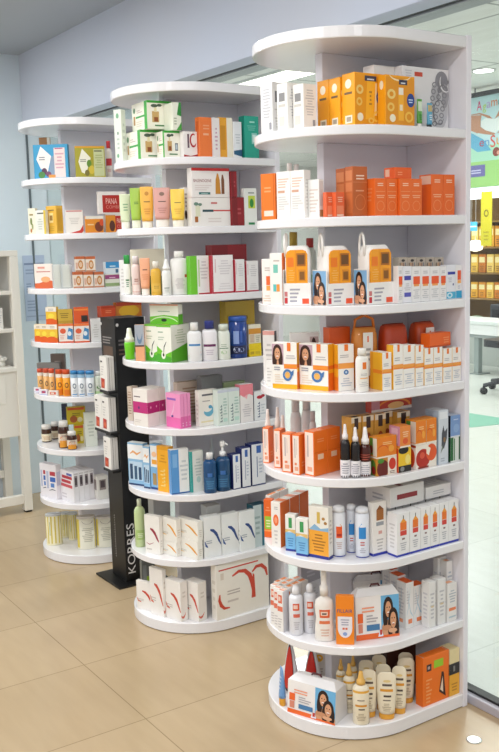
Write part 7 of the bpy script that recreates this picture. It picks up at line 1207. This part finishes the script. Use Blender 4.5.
place(('carton','carton','grey_mark_print',-1.9217,-0.3068,0.3141,0.0,0.0597,0.0584,0.1195,"white carton with grey marks, beside black stand on farthest unit's seventh shelf",'box',None))
place(('tin','tin','tin_stripe',-2.1372,-0.4854,0.0476,-21.1,0.0838,0.0450,0.1687,"oval tin with yellow stripes on farthest unit's bottom shelf",'tin',None))
place(('tin','tin','tin_stripe',-2.2160,-0.3877,0.0476,-21.9,0.0483,0.0400,0.1377,"oval striped tin, second row on farthest unit's bottom shelf",'tin',None))
place(('tin','tin','tin_stripe',-2.1501,-0.3728,0.0476,-22.3,0.0532,0.0400,0.1501,"oval striped tin, back row on farthest unit's bottom shelf",'tin',None))
place(('tin','tin','tin_white',-1.9696,-0.3770,0.0476,-23.1,0.0953,0.0450,0.1738,"cream oval tin with brown crescent on farthest unit's bottom shelf, left one",'tin','cream oval tin with brown crescent on bottom shelf of farthest unit'))
place(('tin','tin','tin_white',-1.9395,-0.2879,0.0476,-24.2,0.0880,0.0450,0.1639,"cream oval tin with brown crescent on farthest unit's bottom shelf, right one",'tin','cream oval tin with brown crescent on bottom shelf of farthest unit'))
# cartons held by the black stand
for z, hh, n in HOLD:
    for k in range(n):
        o = carton('hair_colour_box', DES['paper_white'], .074, .038, hh)
        x = -1.549-.078*k
        o.location = (x, BY0-.0212, z+.0002)
        tag(o, 'white carton with red picture on the black stand, ' + {.929: 'top ledge', .737: 'middle ledge, ' + ('right one' if k == 0 else 'left one'), .556: 'lowest ledge'}[z], 'box', 'white cartons on the black stand')
# ---------------------------------------------------------------- camera
cam = bpy.data.cameras.new('camera'); co = bpy.data.objects.new('camera', cam); COL.objects.link(co)
cam.sensor_fit = 'VERTICAL'; cam.sensor_height = 24; cam.lens = 24*931.199/752; cam.clip_start = .05
yaw, pit, rol = -0.98377, 0.14160, -0.02722
fw = Vector((math.sin(yaw)*math.cos(pit), math.cos(yaw)*math.cos(pit), -math.sin(pit)))
rt = Vector((math.cos(yaw), -math.sin(yaw), 0)); up = rt.cross(fw)
r2 = rt*math.cos(rol)+up*math.sin(rol); u2 = up*math.cos(rol)-rt*math.sin(rol)
M = Matrix((r2, u2, -fw)).transposed().to_4x4(); M.translation = Vector((2.3791, -2.2323, 1.5862)); co.matrix_world = M
SC.camera = co
# ---------------------------------------------------------------- light
def area(x, y, z, s, p, col, ry=0, rx=0):
    l = bpy.data.lights.new('ceiling_lamp', 'AREA'); l.shape = 'DISK'; l.size = s; l.energy = p; l.color = col
    o = bpy.data.objects.new('ceiling_lamp', l); COL.objects.link(o); o.location = (x, y, z); o.rotation_euler = (rx, ry, 0)
for x in (-2.7, -1.5, -.2, 1.1, 2.4, 3.7):
    for y in (-1.15, -2.5, -4.0):
        area(x, y, 2.755, .22, 10.6 if y > -2 else 13, (.985, .985, .99))
for x, y in ((-8, 3), (-5, 3), (-2, 3), (1, 3), (-8, 6), (-5, 5.6), (-2, 6), (1, 6)):
    area(x, y, 2.82, .8, 56, (1, 1, 1))
w = bpy.data.worlds.new('world'); SC.world = w; w.use_nodes = True
w.node_tree.nodes['Background'].inputs[0].default_value = (.93, .96, 1, 1); w.node_tree.nodes['Background'].inputs[1].default_value = .60
SC.view_settings.view_transform = 'Standard'; SC.view_settings.look = 'None'; SC.view_settings.gamma = 1; SC.view_settings.exposure = 0
